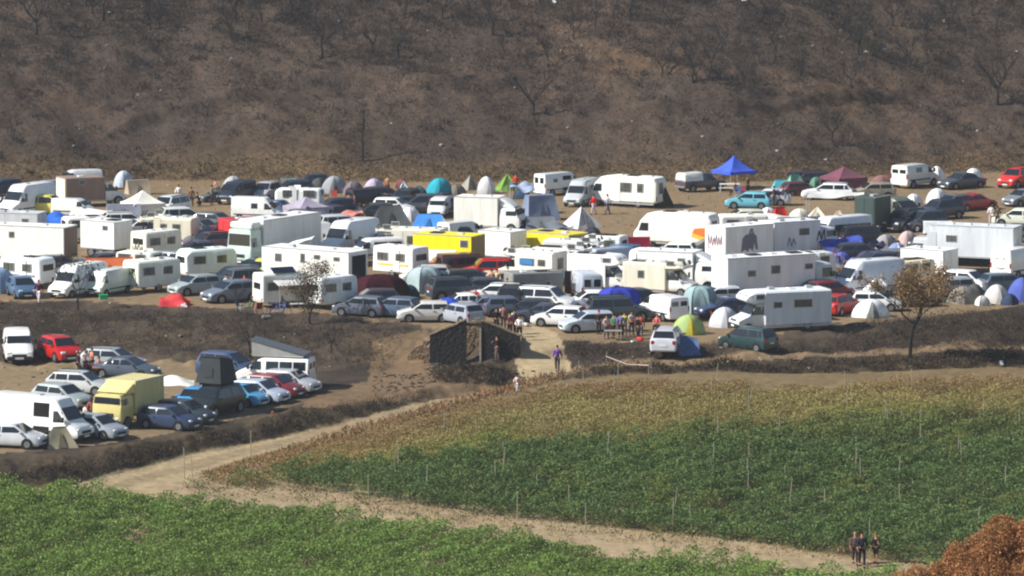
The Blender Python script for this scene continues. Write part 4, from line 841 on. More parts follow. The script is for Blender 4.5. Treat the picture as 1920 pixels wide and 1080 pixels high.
# ---------------------------------------------------------------- people
def skin(nodes, edges, name, mat, sub=1):
    me = bpy.data.meshes.new('t'); me.from_pydata([n[:3] for n in nodes], edges, []); o = bpy.data.objects.new('t', me); COL.objects.link(o)
    m = o.modifiers.new('s', 'SKIN'); m.use_smooth_shade = True
    for i, n in enumerate(nodes): me.skin_vertices[0].data[i].radius = (n[3], n[4] if len(n) > 4 else n[3])
    me.skin_vertices[0].data[0].use_root = True
    s2 = o.modifiers.new('u', 'SUBSURF'); s2.levels = sub; s2.render_levels = sub
    dg = bpy.context.evaluated_depsgraph_get(); dg.update(); ev = bpy.data.meshes.new_from_object(o.evaluated_get(dg)); ev.name = name
    bpy.data.objects.remove(o); ev.materials.clear(); ev.materials.append(MATS[mat]); return ev
POSES = {  # hips, knees, ankles | shoulders, elbows, wrists (each: left, right); x is forwards
 'stand': dict(k=((.02, .11, .5), (.0, -.11, .5)), a=((-.02, .12, .08), (-.04, -.12, .08)), e=((-.03, .27, 1.14), (-.02, -.27, 1.14)), w=((.08, .27, .9), (.05, -.28, .89))),
 'walk': dict(k=((.16, .1, .52), (-.05, -.1, .5)), a=((.24, .1, .08), (-.3, -.1, .14)), e=((-.14, .26, 1.16), (.12, -.26, 1.17)), w=((-.14, .28, .93), (.27, -.25, .97))),
 'talk': dict(k=((.03, .13, .5), (-.02, -.13, .5)), a=((.0, .16, .08), (-.04, -.15, .08)), e=((.02, .29, 1.16), (.04, -.29, 1.17)), w=((.25, .18, 1.18), (.24, -.14, 1.12))),
 'point': dict(k=((.12, .12, .52), (-.08, -.11, .5)), a=((.1, .14, .08), (-.16, -.12, .08)), e=((.2, .3, 1.36), (-.02, -.28, 1.15)), w=((.42, .34, 1.4), (.1, -.26, .95))),
 'sit': dict(k=((.42, .14, .48), (.42, -.14, .48)), a=((.4, .14, .08), (.42, -.14, .08)), e=((.05, .27, .74), (.05, -.27, .74)), w=((.28, .16, .6), (.28, -.16, .6)), drop=.48),
 'crouch': dict(k=((.3, .16, .42), (.28, -.16, .4)), a=((.02, .13, .08), (-.04, -.13, .08)), e=((.3, .25, .72), (.3, -.25, .72)), w=((.45, .12, .5), (.45, -.12, .48)), drop=.55, fwd=.2)}
def person_meshes(pose, shorts=False):
    p = POSES[pose]; d = p.get('drop', 0); f = p.get('fwd', 0); z = lambda v: v - d
    N = [(0, 0, z(.95), .13, .1), (f * .3, 0, z(1.13), .125, .09), (f * .7, 0, z(1.32), .15, .1), (f, 0, z(1.43), .1, .075), (f * 1.1 + .01, 0, z(1.53), .05, .05), (f * 1.15 + .02, 0, z(1.6), .085, .075), (f * 1.2 + .02, 0, z(1.71), .07, .085)]
    E = [(i, i + 1) for i in range(6)]
    for s in (0, 1):
        sg = 1 - 2 * s; k, a, e, w = p['k'][s], p['a'][s], p['e'][s], p['w'][s]; b = len(N)
        N += [(0, sg * .1, z(.88), .085), (*k, .055), (a[0], a[1], a[2], .04), (a[0] + .13, a[1], .04, .035)]; E += [(0, b), (b, b + 1), (b + 1, b + 2), (b + 2, b + 3)]
        b = len(N); N += [(f, sg * .17, z(1.42), .055), (e[0] + f, e[1], e[2], .042), (w[0] + f, w[1], w[2], .028), (w[0] + f + .03, w[1], w[2] - .07, .03, .018)]; E += [(3, b), (b, b + 1), (b + 1, b + 2), (b + 2, b + 3)]
    body = skin(N, E, 'body', 'skin')
    bm = bmesh.new(); bm.from_mesh(body)
    for s in (0, 1):  # fingers and thumb
        w = p['w'][s]; sg = 1 - 2 * s
        for q in range(5):
            co, fc_ = [], []; y = w[1] + (-.03 + .018 * q) * 1; p0 = Vector((w[0] + f + .04, y, w[2] - .08)); ln = (.05, .075, .08, .075, .055)[q]
            if q == 0: p0 = Vector((w[0] + f + .02, w[1] - sg * .02, w[2] - .04)); p1 = p0 + Vector((.05, -sg * .02, -.03))
            else: p1 = p0 + Vector((.015, 0, -ln))
            tube(co, fc_, p0, p1, .0095, .007, 4); vs_ = [bm.verts.new(c) for c in co]
            for q_ in fc_: bm.faces.new([vs_[i] for i in q_])
    for (x, y, zz, r) in ((f * 1.2 + .11, 0, z(1.645), .014),):
        bmesh.ops.create_icosphere(bm, subdivisions=1, radius=r, matrix=Matrix.Translation((x, y, zz)))
    bm.to_mesh(body); bm.free()
    nt = [0, 1, 2, 3]; T = [N[0][:3] + (.16, .13), N[1][:3] + (.165, .13), N[2][:3] + (.185, .14), N[3][:3] + (.15, .115), (N[4][0], 0, N[4][2] - .03, .075, .075)]; TE = [(0, 1), (1, 2), (2, 3), (3, 4)]
    for s in (0, 1): b = len(T); q = 7 + s * 8 + 4; T += [N[q][:3] + (.088,), N[q + 1][:3] + (.066,), tuple(np.array(N[q + 1][:3]) * .3 + np.array(N[q + 2][:3]) * .7) + (.055,)]; TE += [(3, b), (b, b + 1), (b + 1, b + 2)]
    shirt = skin(T, TE, 'top', 'cloth')
    Q = [(0, 0, z(.94), .15, .12)]; QE = []
    for s in (0, 1):
        b = len(Q); q = 7 + s * 8; kn = N[q + 1][:3]; an = N[q + 2][:3]; Q += [N[q][:3] + (.105,), tuple(kn) + (.08,)]; QE += [(0, b), (b, b + 1)]
        if not shorts: Q.append((an[0], an[1], an[2] + .03, .062)); QE.append((b + 1, b + 2))
    trs = skin(Q, QE, 'trousers' if not shorts else 'shorts', 'cloth')
    m = MB(); hx = f * 1.2 + .0; hz = z(1.69)
    for i in range(4):
        a0, a1 = i / 4 * 1.5, (i + 1) / 4 * 1.5
        for j in range(10):
            b0, b1 = j / 10 * 6.283, (j + 1) / 10 * 6.283; pt = lambda a, b_: (hx + .1 * math.cos(a) * math.cos(b_) * .95, .088 * math.cos(a) * math.sin(b_), hz + .115 * math.sin(a) - (.05 if math.cos(b_) < .3 and i == 0 and a == a0 else 0))
            m.poly([pt(a0, b0), pt(a0, b1), pt(a1, b1), pt(a1, b0)], 'cloth')
    hair = m.mesh('hair', True); shoe = MB()
    for s in (0, 1): a = N[7 + s * 8 + 2]; shoe.box(a[0] - .08, a[0] + .19, a[1] - .05, a[1] + .05, 0, .09, 'rubber', .03)
    return body, shirt, trs, hair, shoe.mesh('shoes')
def person(u, v, yaw, top, legs, label, pose='stand', hair=(48, 36, 28), h=1.75, shorts=False, extra=None):
    B, S, T, Hh, Sh = cached(('person', pose, shorts), lambda: person_meshes(pose, shorts)); r = put_thing('person', label, 'person', G1(u, v), yaw, scale=h / 1.78)
    put_parts(r, [('body', B, (176, 122, 92)), ('top', S, top), ('shorts' if shorts else 'trousers', T, legs), ('hair', Hh, hair), ('shoes', Sh, (40, 38, 38))] + (extra or []), top); return r

# ---------------------------------------------------------------- placing by ground point or by roof height
def atop(u, vt, H):
    v = vt + H * 25
    for _ in range(6): v = vt + H * pxm(v) * .985
    return u, v
GROUPSEEN = set()
def car(kind, u, v, yaw, col, label, s=1.0): r = put_thing(('suv' if kind == 'suv' else 'estate_car' if kind == 'estate' else 'people_carrier' if kind == 'mpv' else 'car'), label, 'car', G1(u, v), yaw, scale=s); put_parts(r, car_parts(kind), col); return r
def van(kind, u, v, yaw, col, label, s=1.0, win='none', open_=False, cat='van', name=None): r = put_thing(name or ('minibus' if kind == 'minibus' else 'van'), label, cat, G1(u, v), yaw, scale=s); put_parts(r, van_parts(kind, win, open_), col); return r
def thing_of(name, cat, u, v, yaw, parts, label, col=(230, 230, 225), s=1.0): r = put_thing(name, label, cat, G1(u, v), yaw, scale=s); put_parts(r, parts, col); return r
def dome(u, v, yaw, L_, W_2, H, col, label, **k): return dome_tent(G1(u, v), yaw, L_, W_2, H, col, label, **k)
def ridge(u, v, yaw, L_, W_2, H, col, label, **k): return ridge_tent(G1(u, v), yaw, L_, W_2, H, col, label, **k)
WHT = (236, 236, 232); WH2 = (226, 226, 220); CRM = (226, 220, 200); SLV = (170, 174, 178); BLK = (38, 40, 45); NVY = (44, 54, 74)
def squiggle(pts, face_y, mat_col, name='painted_lettering', w=.05, th=.012, plane='R'):
    """painted strokes on a flank (plane R/L, coordinates x, z) or an end (plane B/F, coordinates y, z)"""
    m = MB()
    for a, b in zip(pts[:-1], pts[1:]):
        if a is None or b is None: continue
        d = Vector((b[0] - a[0], b[1] - a[1])); 
        if d.length < 1e-5: continue
        n = Vector((-d.y, d.x)).normalized() * w / 2; q = [(a[0] - n.x, a[1] - n.y), (b[0] - n.x, b[1] - n.y), (b[0] + n.x, b[1] + n.y), (a[0] + n.x, a[1] + n.y)]
        if plane in 'RL': m.slab([(p[0], face_y, p[1]) for p in q], (0, 1 if face_y > 0 else -1, 0), th, 'plastic')
        else: m.slab([(face_y, p[0], p[1]) for p in q], (1 if face_y > 0 else -1, 0, 0), th, 'plastic')
    return (name, m.mesh(name), mat_col)
def decal(poly_, face_y, col, name='painted_patch', plane='R', th=.012):
    m = MB(); m.slab([((p[0], face_y, p[1]) if plane in 'RL' else (face_y, p[0], p[1])) for p in poly_], (0, 1 if face_y > 0 else -1, 0) if plane in 'RL' else (1 if face_y > 0 else -1, 0, 0), th, 'plastic'); return (name, m.mesh(name), col)

# ================================================================ lower car park
van('kangoo', 34, 672, -82, WHT, 'small white delivery van facing out beside the red hatchback', 1.15)
car('small', 113, 676, -62, (176, 30, 28), 'bright red hatchback on the bare lot below the bank', 1.12)
car('estate', 212, 692, -22, (150, 156, 160), 'silver estate car behind the picnic group in the lower car park')
car('sedan', 238, 708, -20, (74, 84, 98), 'slate grey saloon parked beside the picnic table', 1.0)
car('estate', 152, 738, -22, (188, 192, 192), 'pale silver estate with a red tail light behind the greenish hatchback')
car('hatch', 118, 764, -38, (158, 168, 166), 'greenish silver hatchback above the white panel van', 1.05)
van('lwb', 76, 822, -30, WHT, 'long white panel van with an open sliding door in the lower car park', 1.0, open_=True)
car('hatch', 26, 838, -16, (196, 200, 204), 'silver hatchback next to the small beige shelter', 1.02)
ridge(112, 838, 20, 2.0, 1.6, 1.25, (150, 142, 118), 'small beige shelter tent beside the silver hatchback', col2=(84, 80, 74), peak=.6)  # dark end cloth carries the tent's shaded side in its colour
car('hatch', 182, 820, -35, (150, 158, 166), 'silver car between the beige shelter and the yellow lorry')
YT = truck_parts(Lb=3.3, W=2.35, Hb=2.95, z0=.85, cabH=2.2, cabk='flat', cabc=(206, 194, 128), boxc=(200, 190, 134), seed=4, roofn=0)
YT.append(('sun_visor', fixn(Loft([(.78, 2.2, 2.3, 2.9, 1.1, .96), (2.0, 2.2, 2.25, 2.3, 1.08, .97)], .02, .05).body(MB(), 'panel').mesh('sun_visor', True)), (208, 198, 134)))
thing_of('lorry', 'lorry', 240, 796, 241, YT, 'pale yellow box lorry with a flat front in the lower car park')
car('hatch', 318, 803, -28, (48, 62, 88), 'dark blue hatchback next to the yellow lorry')
car('hatch', 346, 792, -28, (56, 66, 74), 'dark grey hatchback squeezed beside the off-roader with the roof tent')
car('small', 365, 768, 250, (70, 140, 190), 'light blue hatchback half hidden by the black off-roader')
car('suv', 403, 777, 243, (34, 42, 42), 'black off-roader carrying a tall dark roof tent', 1.08)
RTp = G1(406, 773); RTp.z += 1.9
r = put_thing('roof_tent', 'tall dark grey roof tent standing on the black off-roader', 'tent', RTp, 243)
put_parts(r, [('floor', MB().box(-1.0, .9, -.75, .75, -.05, .12, 'trim', .02).mesh('floor'), None), ('canvas', fixn(MB().poly([(-1.05, -.95, .12), (1.05, -.95, .12), (1.05, .95, .12), (-1.05, .95, .12)], 'fabric').poly([(-1.05, -.95, .12), (1.05, -.95, .12), (.8, -.6, 1.75), (-.8, -.6, 1.45)], 'fabric').poly([(-1.05, .95, .12), (1.05, .95, .12), (.8, .75, 1.75), (-.8, .75, 1.45)], 'fabric').poly([(1.05, -.95, .12), (1.05, .95, .12), (.8, .75, 1.75), (.8, -.6, 1.75)], 'fabric').poly([(-1.05, -.95, .12), (-1.05, .95, .12), (-.8, .75, 1.45), (-.8, -.6, 1.45)], 'fabric').poly([(-.8, -.6, 1.45), (.8, -.6, 1.75), (.8, .75, 1.75), (-.8, .75, 1.45)], 'fabric').mesh('canvas')), (62, 66, 68)), ('roof', MB().slab([(-.85, -.65, 1.46), (.85, -.65, 1.78), (.85, .8, 1.78), (-.85, .8, 1.46)], (0, 0, 1), .08, 'panel').mesh('roof'), (46, 50, 54)),
    ('window', MB().slab([(1.0, -.3, .5), (1.0, .3, .5), (.92, .3, 1.1), (.92, -.3, 1.1)], (1, 0, .2), .03, 'trim').mesh('window'), None), ('ladder', MB().box(.9, .94, -.6, -.55, -1.8, 0, 'alu').box(.9, .94, -.3, -.25, -1.8, 0, 'alu').mesh('ladder'), None)], (62, 66, 68))
car('mpv', 428, 706, -30, (62, 78, 108), 'dark blue people carrier behind the roof tent')
T5 = van_parts('t5', 'all') + [('pop_top', fixn(MB().slab([(1.15, -.78, 2.02), (-2.1, -.78, 2.02), (-2.1, -.72, 2.1), (1.2, -.72, 2.95)], (0, -1, 0), .02, 'fabric').slab([(1.15, .78, 2.02), (-2.1, .78, 2.02), (-2.1, .72, 2.1), (1.2, .72, 2.95)], (0, 1, 0), .02, 'fabric').slab([(1.15, -.78, 2.02), (1.15, .78, 2.02), (1.2, .72, 2.95), (1.2, -.72, 2.95)], (1, 0, 0), .02, 'fabric').mesh('pop_top')), (150, 150, 146)),
    ('raised_roof', MB().slab([(-2.2, -.8, 2.1), (-2.2, .8, 2.1), (1.3, .78, 2.98), (1.3, -.78, 2.98)], (0, 0, 1), .09, 'panel').mesh('raised_roof'), (84, 90, 96))]
thing_of('van', 'camper van', 514, 727, 167, T5, 'white camper van with a raised grey pop-up roof', WHT, 1.08)
car('hatch', 545, 735, -28, (176, 178, 184), 'silver hatchback nearest the pop-up roof camper van')
car('hatch', 515, 743, -28, (120, 40, 50), 'dark red car wedged in the row by the pop-up roof van')
car('hatch', 486, 753, -28, (178, 188, 204), 'pale silver blue hatchback with bright front wheel in the row')
car('small', 452, 760, -30, (84, 160, 204), 'sky blue little car beside the black off-roader')
drape(G1(320, 748), 0, [(-1.3, -.8, 1.0), (1.6, -.8, .9), (1.5, 1.0, 1.1), (-1.3, 1.0, 1.1)], (230, 226, 214), 'white awning sheet stretched beside the yellow lorry', sag=-.45, seed=3)

# ================================================================ front row of the camp
dome(-2, 548, 10, 2.8, 2.4, 1.9, (150, 176, 200), 'pale blue dome tent by the slate blue hatchback')
thing_of('caravan', 'caravan', 52, 538, -32, caravan_parts(3.9, 2.1, 2.3, (234, 236, 234), (120, 130, 150), 2, .35), 'white caravan with dark awning clutter behind the slate hatchback')
car('hatch', 42, 556, -72, (70, 96, 124), 'slate blue hatchback between pale blue tent and the walking person')
van('sprinter', 146, 554, 238, WHT, 'white panel van behind the twiggy dark tree', .9)
van('boxy', 204, 552, 240, (206, 214, 200), 'old pale green van with a green crate at its nose', .82)
r = put_thing('crate', 'bright green plastic crate leaning on the old pale green van', 'crate', G1(194, 563), 10); put_parts(r, [('tub', MB().box(-.3, .3, -.22, .22, 0, .34, 'plastic', .03).mesh('tub'), (40, 170, 110)), ('rim', MB().box(-.33, .33, -.25, .25, .33, .38, 'plastic', 0).mesh('rim'), (30, 150, 95))], (40, 170, 110))
fl = caravan_parts(3.9, 2.2, 2.35, (222, 224, 212), None, 3, .18)
fl.append(squiggle([(-.8, 1.0), (-.6, 1.6), (-.35, 1.1), (-.1, 1.8), (.1, 1.2), (.35, 1.7), (.5, .9), (.8, 1.5)], -1.98, (150, 160, 110), 'painted_flowers', .09, plane='B'))
thing_of('caravan', 'caravan', 285, 545, 38, fl, 'square caravan with greenish flowers painted on its lit end')
ridge(205, 526, 8, 3.6, 2.8, 1.75, (204, 108, 66), 'orange tent with a dark doorway above the white vans', col2=(190, 84, 60))
drape(G1(245, 520), 10, [(-1.2, -1, 1.2), (1.2, -1, 1.0), (1.2, 1, 1.3), (-1.2, 1, 1.5)], (188, 62, 58), 'red awning cloth joined to the orange tent', sag=.2)
thing_of('caravan', 'caravan', 387, 522, 30, caravan_parts(4.3, 2.15, 2.35, (226, 236, 232), None, 5, .5), 'rounded white caravan standing before the mint green lorry')
car('hatch', 366, 552, 214, (150, 160, 160), 'silver green hatchback next to the red cloth heap')
car('mpv', 440, 540, 214, (52, 60, 66), 'very dark people carrier piled with pale bags')
car('hatch', 432, 565, 214, (100, 108, 122), 'grey hatchback with sunlit bonnet at the terrace edge', 1.08)
for i, (u, v, c) in enumerate([(402, 545, (200, 190, 180)), (414, 541, (186, 170, 160)), (425, 546, (214, 212, 204))]):
    person(u, v, 250 + 20 * i, c, (90, 90, 96), ['person in pale top sitting by the grey hatchback, first of three', 'person in beige top between two others near the grey hatchback', 'person in white top sitting closest to the dark people carrier'][i], 'sit')
person(459, 558, 200, (196, 40, 46), (60, 60, 70), 'person in red top behind the grey hatchback bonnet', 'stand')
drape(G1(328, 572), 5, [(-1.2, -.7, .05), (1.3, -.8, .1), (1.0, .7, .5), (-1.0, .8, .55)], (206, 70, 74), 'crumpled red cloth heap on the terrace edge', name='cloth_heap', cat='cloth', sag=-.35, rough=.3, poles=False, n=14)
drape(G1(345, 576), 25, [(-.4, -.3, .03), (.4, -.3, .03), (.4, .3, .08), (-.4, .3, .08)], (228, 196, 190), 'small pale rag beside the red cloth heap', name='rag', cat='cloth', sag=-.15, rough=.15, poles=False, n=8)
ca = caravan_parts(3.6, 2.0, 2.5, (228, 226, 214), None, 6, .16)
ca.append(('solar_panel', MB().slab([(-.9, -.95, 2.55), (.9, -.95, 2.55), (.9, -.3, 2.9), (-.9, -.3, 2.9)], (0, -.5, 1), .04, 'solar').mesh('solar_panel'), None))
ca.append(('awning', MB().slab([(-1.0, -1.0, 2.05), (1.6, -1.0, 2.05), (1.7, -2.2, 1.75), (-1.0, -2.2, 1.75)], (0, 0, 1), .03, 'fabric').cyl((1.65, -2.15, 0), (1.65, -2.15, 1.75), .025, .025, 'alu', 5).cyl((-.95, -2.15, 0), (-.95, -2.15, 1.75), .025, .025, 'alu', 5).mesh('awning'), (200, 200, 196)))
thing_of('caravan', 'caravan', 525, 574, 26, ca, 'white caravan with tilted solar panel and a small awning')
thing_of('caravan', 'caravan', 622, 577, 40, caravan_parts(3.4, 2.0, 2.35, (226, 230, 228), None, 7, .3), 'small white caravan behind the brown leaved tree')
bx = trailer_parts(8.0, 2.5, 3.1, .55, (236, 234, 226), None, [('R', -2.45, 2.35, .55, .55), ('R', -.2, 2.45, .35, .62), ('R', 1.1, 2.6, .5, .28), ('R', 2.9, 2.55, .5, .25)], 8, True)
thing_of('live_in_trailer', 'trailer', 590, 542, -33, bx, 'longest white live-in trailer with small windows and an open dark end door')
van('kangoo', 503, 528, 240, (206, 196, 70), 'yellow small van peeping out by the long white trailer')
def bicycle(u, v, yaw, col, label):
    r = put_thing('bicycle', label, 'bicycle', G1(u, v), yaw); W_M = cached('bw', lambda: (lambda m: [m.cyl((.33 * math.cos(i * .52), 0, .33 * math.sin(i * .52)), (.33 * math.cos((i + 1) * .52), 0, .33 * math.sin((i + 1) * .52)), .02, .02, 'rubber', 5, False) for i in range(12)] and m.mesh('wheel'))(MB()))
    F = MB(); 
    for a, b in (((-.5, 0, .33), (-.15, 0, .32)), ((-.15, 0, .32), (-.3, 0, .85)), ((-.3, 0, .8), (.35, 0, .85)), ((-.15, 0, .32), (.35, 0, .8)), ((-.5, 0, .33), (-.28, 0, .78)), ((.35, 0, .95), (.5, 0, .33)), ((.35, -.25, 1.0), (.35, .25, 1.0))): F.cyl(a, b, .02, .02, 'plastic', 5)
    put_parts(r, [('frame', F.mesh('frame'), col), ('wheel', W_M, None, None, (-.5, 0, .35)), ('wheel', W_M, None, None, (.5, 0, .35)), ('saddle', MB().box(-.42, -.18, -.07, .07, .86, .93, 'trim', .02).mesh('saddle'), None)], col)
bicycle(512, 588, 15, (60, 90, 190), 'blue bicycle leaning near the caravan with the solar panel'); bicycle(526, 590, -20, (110, 130, 200), 'lilac blue bicycle next to the darker blue one')
dome(712, 562, 4, 4.6, 2.8, 1.9, (58, 26, 34), 'big dark maroon tent beside the long white trailer', p=2.6, n=6)  # maroon made darker in the colour for the shade it stands in
dome(768, 558, 0, 1.5, 1.3, .95, (34, 74, 84), 'little dark teal tent at the end of the maroon tent')
dome(796, 548, 20, 3.1, 2.4, 1.95, (160, 176, 178), 'pale grey green tunnel tent behind the dark cars', p=3, n=6)
car('estate', 838, 545, 196, (44, 62, 72), 'dark teal estate car behind the clutter of folding chairs')
car('suv', 858, 562, 16, (58, 70, 80), 'dark slate off-roader above the row of parked cars')
car('hatch', 836, 512, 190, (150, 60, 70), 'dark red hatchback under the yellow lorry body')
car('hatch', 677, 592, 158, (92, 98, 112), 'grey blue hatchback heading the row by the small caravan')
car('hatch', 740, 594, 158, (74, 90, 112), 'blue grey car next to the pale bush, second in the row')
car('hatch', 797, 603, 184, (206, 204, 198), 'white hatchback just above the ruined stone hut')
car('hatch', 862, 606, 128, (152, 158, 168), 'silver hatchback seen from behind over the stone hut')
car('sedan', 880, 586, 8, (232, 232, 230), 'white saloon in the second row over the stone hut')
drape(G1(843, 592), 0, [(-.6, -.5, .9), (.6, -.5, .9), (.6, .5, 1.2), (-.6, .5, 1.25)], (44, 72, 170), 'small bright blue tarp by the white saloon', sag=-.1)
car('sedan', 924, 590, 10, (104, 112, 130), 'blue grey saloon behind the people at the top of the track')
car('estate', 930, 568, 172, (228, 230, 228), 'white estate car parked next to the black car with open boot')
car('suv', 962, 578, 80, (40, 44, 46), 'black car with its boot open beside the white off-roader')
car('hatch', 990, 597, 172, (44, 48, 58), 'almost black hatchback at the head of the track')
car('suv', 1024, 583, -24, (234, 234, 232), 'white off-roader parked before the grey box trailer', 1.05)
car('hatch', 1050, 611, 164, (226, 228, 228), 'small white hatchback at the corner of the track')
car('hatch', 1103, 622, 196, (182, 192, 204), 'pale silver blue hatchback beside the group of friends')
car('hatch', 1106, 582, 190, (236, 236, 232), 'white hatchback nose out between off-roader and blue tarp')
van('boxy', 1100, 560, 100, (170, 180, 194), 'grey blue van showing two rear windows above white bonnets', .88)
dome(1160, 588, 5, 3.4, 2.2, 1.95, (56, 66, 158), 'royal blue tarpaulin bulging over a parked load', p=3.4, n=6, cat='tarp')
car('suv', 1160, 602, 8, (60, 72, 78), 'dark slate off-roader behind the group of friends', 1.05)
van('t5', 1243, 598, 120, (236, 236, 234), 'white van with a red tail light behind the lime green tent', .92)
dome(1290, 626, 15, 2.5, 2.1, 1.35, (156, 178, 118), 'lime green dome tent with yellow doorway', col2=(176, 168, 60))
car('suv', 1252, 655, 80, (196, 198, 206), 'silver off-roader seen from behind below the green tent')
drape(G1(1292, 662), 0, [(-.7, -.6, .1), (.8, -.6, .1), (.6, .6, 1.1), (-.8, .6, 1.35)], (84, 104, 144), 'dusty blue tarp hanging beside the silver off-roader', sag=.1, poles=False)
car('mpv', 1402, 655, 142, (38, 62, 64), 'dark green people carrier parked below the big motorhome', .95)
mh = camper_parts(7.0, 2.3, 2.85, (214, 218, 222), True, (('L', -1.3, 1.95, 1.3, .5), ('R', -1.3, 1.95, 1.3, .5), ('L', .6, 1.9, .6, .4), ('B', 0, 1.8, 1.0, .5)), None, 11, None)
thing_of('motorhome', 'motorhome', 1462, 618, 199, mh, 'large pale motorhome with an alcove standing on the terrace edge')
dome(1358, 612, 10, 2.3, 2.0, 1.4, (196, 198, 204), 'whitish dome tent before the nose of the big motorhome')
dome(1312, 588, 0, 2.6, 2.3, 2.0, (140, 164, 166), 'tall teal grey dome tent beside the white van', p=3.2, n=6)
car('sedan', 1362, 594, 200, (52, 62, 92), 'navy saloon behind the whitish dome tent')
cm = camper_parts(5.4, 2.2, 2.45, CRM, True, (('R', -1.2, 1.6, .45, .5), ('L', -1.2, 1.6, .45, .5)), None, 12, WHT)
thing_of('motorhome', 'motorhome', 1240, 552, -24, cm, 'cream motorhome with a long nose bunk facing the open ground')
tk = truck_parts(4.4, 2.35, 2.95, .9, 2.2, 'truck', WHT, (('R', -.2, 1.9, .6, .4),), WHT, True, seed=13)
thing_of('box_lorry', 'lorry', 1278, 543, -20, tk, 'white box lorry with a roof deflector behind the cream motorhome')
ck = truck_parts(7.4, 2.5, 3.35, 1.0, 2.6, 'truck', (176, 188, 190), (('R', -2.6, 2.15, .6, .4), ('R', -.6, 2.35, .7, .55), ('R', 2.2, 2.45, .6, .35), ('L', -1, 2.2, .6, .4)), (226, 226, 226), False, skirt=True, seed=14, roofn=4)
thing_of('box_lorry', 'lorry', 1452, 560, 26, ck, 'long shaded box lorry with three small windows')
van('sprinter', 1624, 552, 211, (214, 218, 224), 'grey white van standing behind the pointed white tent')
thing_of('trailer', 'trailer', 1640, 536, 10, trailer_parts(2.4, 2, 2.0, .5, (214, 176, 40), None, (), 3), 'yellow roofed box trailer behind the grey white van')
ridge(1645, 560, 12, 2.9, 2.2, 1.5, (236, 236, 234), 'pointed white tent leaning over the white estate car', peak=.85)
car('hatch', 1642, 582, -6, (232, 234, 234), 'white hatchback between two white tents', .95)
dome(1632, 594, 8, 2.8, 2.2, 1.3, (236, 236, 232), 'low white dome tent on the terrace edge', door=(120, 122, 120))
car('hatch', 1574, 588, 58, (170, 36, 34), 'red hatchback behind the tail of the big motorhome', 1.0)
dome(1806, 568, 0, 2.5, 2.2, 1.25, (128, 124, 116), 'grey brown dome tent beside the autumn tree crown')
car('hatch', 1816, 545, -38, (234, 234, 232), 'white hatchback above the grey brown dome tent', 1.05)
dome(1868, 567, 20, 2.2, 2.0, 1.35, (206, 202, 196), 'off-white dome tent next to the blue tent')
dome(1916, 564, 10, 2.4, 2.1, 1.75, (84, 98, 168), 'blue dome tent at the terrace corner by the off-white one')
car('hatch', 1885, 548, 20, (78, 96, 108), 'slate hatchback in the shade behind the blue dome tent')
fv = van_parts('boxy', 'blank') + [squiggle([(-.45, 1.55), (-.3, 1.72), (-.15, 1.55)], -2.62, (150, 150, 140), 'painted_face', .07, plane='B'), squiggle([(.15, 1.55), (.3, 1.72), (.45, 1.55)], -2.62, (150, 150, 140), 'painted_face', .07, plane='B'), squiggle([(-.35, .95), (0, .85), (.35, .95)], -2.62, (110, 110, 104), 'painted_face', .07, plane='B')]
thing_of('van', 'van', 1910, 519, 52, fv, 'white van with a faint face painted on its back', WHT)

# ================================================================ middle rows, right half
ex = truck_parts(6.6, 2.5, 3.75, 1.35, 2.7, 'truck', (206, 210, 212), (('L', .7, 2.75, .8, .45), ('R', .7, 2.75, .8, .45)), (206, 210, 214), False, r=.55, seed=15, roofn=4)
ex += [('door', mbox('door', 1.9, 2.65, s * 1.25 - .025, s * 1.25 + .025, 1.5, 3.2, 'panel', 0), (196, 200, 204)) for s in (1, -1)]
thing_of('expedition_truck', 'lorry', 1808, 511, 159, ex, 'tall light grey expedition lorry with big wheels')
thing_of('box_trailer', 'trailer', 1742, 520, -35, trailer_parts(3.8, 2.3, 2.25, .5, WHT, None, (), 16), 'white box trailer standing before the light grey expedition lorry')
thing_of('caravan', 'caravan', 1708, 538, 38, caravan_parts(3.2, 2.1, 2.1, (232, 214, 178), None, 17, .2), 'cream caravan partly behind the autumn tree crown')
van('minibus', 1571, 458, 214, (220, 222, 226), 'white minibus with a row of side windows', .9, win='all')
drape(G1(1568, 478), 214, [(-2.0, .2, 1.5), (2.0, .2, 1.2), (2.0, 1.8, .5), (-2.0, 1.8, .9)], (70, 86, 168), 'blue tarp strung along the side of the minibus', sag=.25)
dome(1578, 496, 0, 1.7, 1.5, 1.0, (96, 98, 168), 'purple blue small tent in the shade of the blue tarp')
ridge(1548, 496, 30, 1.8, 1.6, 1.2, (168, 166, 158), 'ash grey pup tent next to the purple blue one', peak=.8)
car('hatch', 1612, 490, 10, (54, 56, 74), 'dark car in shade behind the purple blue tent')
dome(1660, 474, 10, 2.2, 1.9, 1.5, (150, 146, 146), 'grey dome tent below the black off-roader')
dome(1702, 462, -10, 1.8, 1.7, 1.25, (182, 160, 158), 'dusty pink dome tent between grey tent and expedition lorry')
dome(1682, 486, 10, 2.0, 1.8, 1.3, (120, 136, 176), 'blue dome tent with a white arch over the box trailer', col2=(226, 228, 232))
tr_ = trailer_parts(2.6, 2.0, 3.0, .5, (60, 74, 70), None, (), 18); thing_of('box_trailer', 'trailer', 1636, 434, 55, tr_, 'dark green upright box trailer with an awning attached')
drape(G1(1566, 420), -4, [(-2.4, -1.2, 2.35), (2.4, -1.2, 2.4), (2.4, 1.2, 2.6), (-2.2, 1.2, 2.65)], (196, 196, 192), 'big pale grey awning in front of the dark green trailer', sag=.2, rough=.15)
van('t5', 1680, 418, -52, (92, 96, 84), 'olive dark van with a wide windscreen', 1.12)
car('suv', 1696, 432, 235, (34, 38, 46), 'black off-roader nose to nose with the olive van', 1.05)
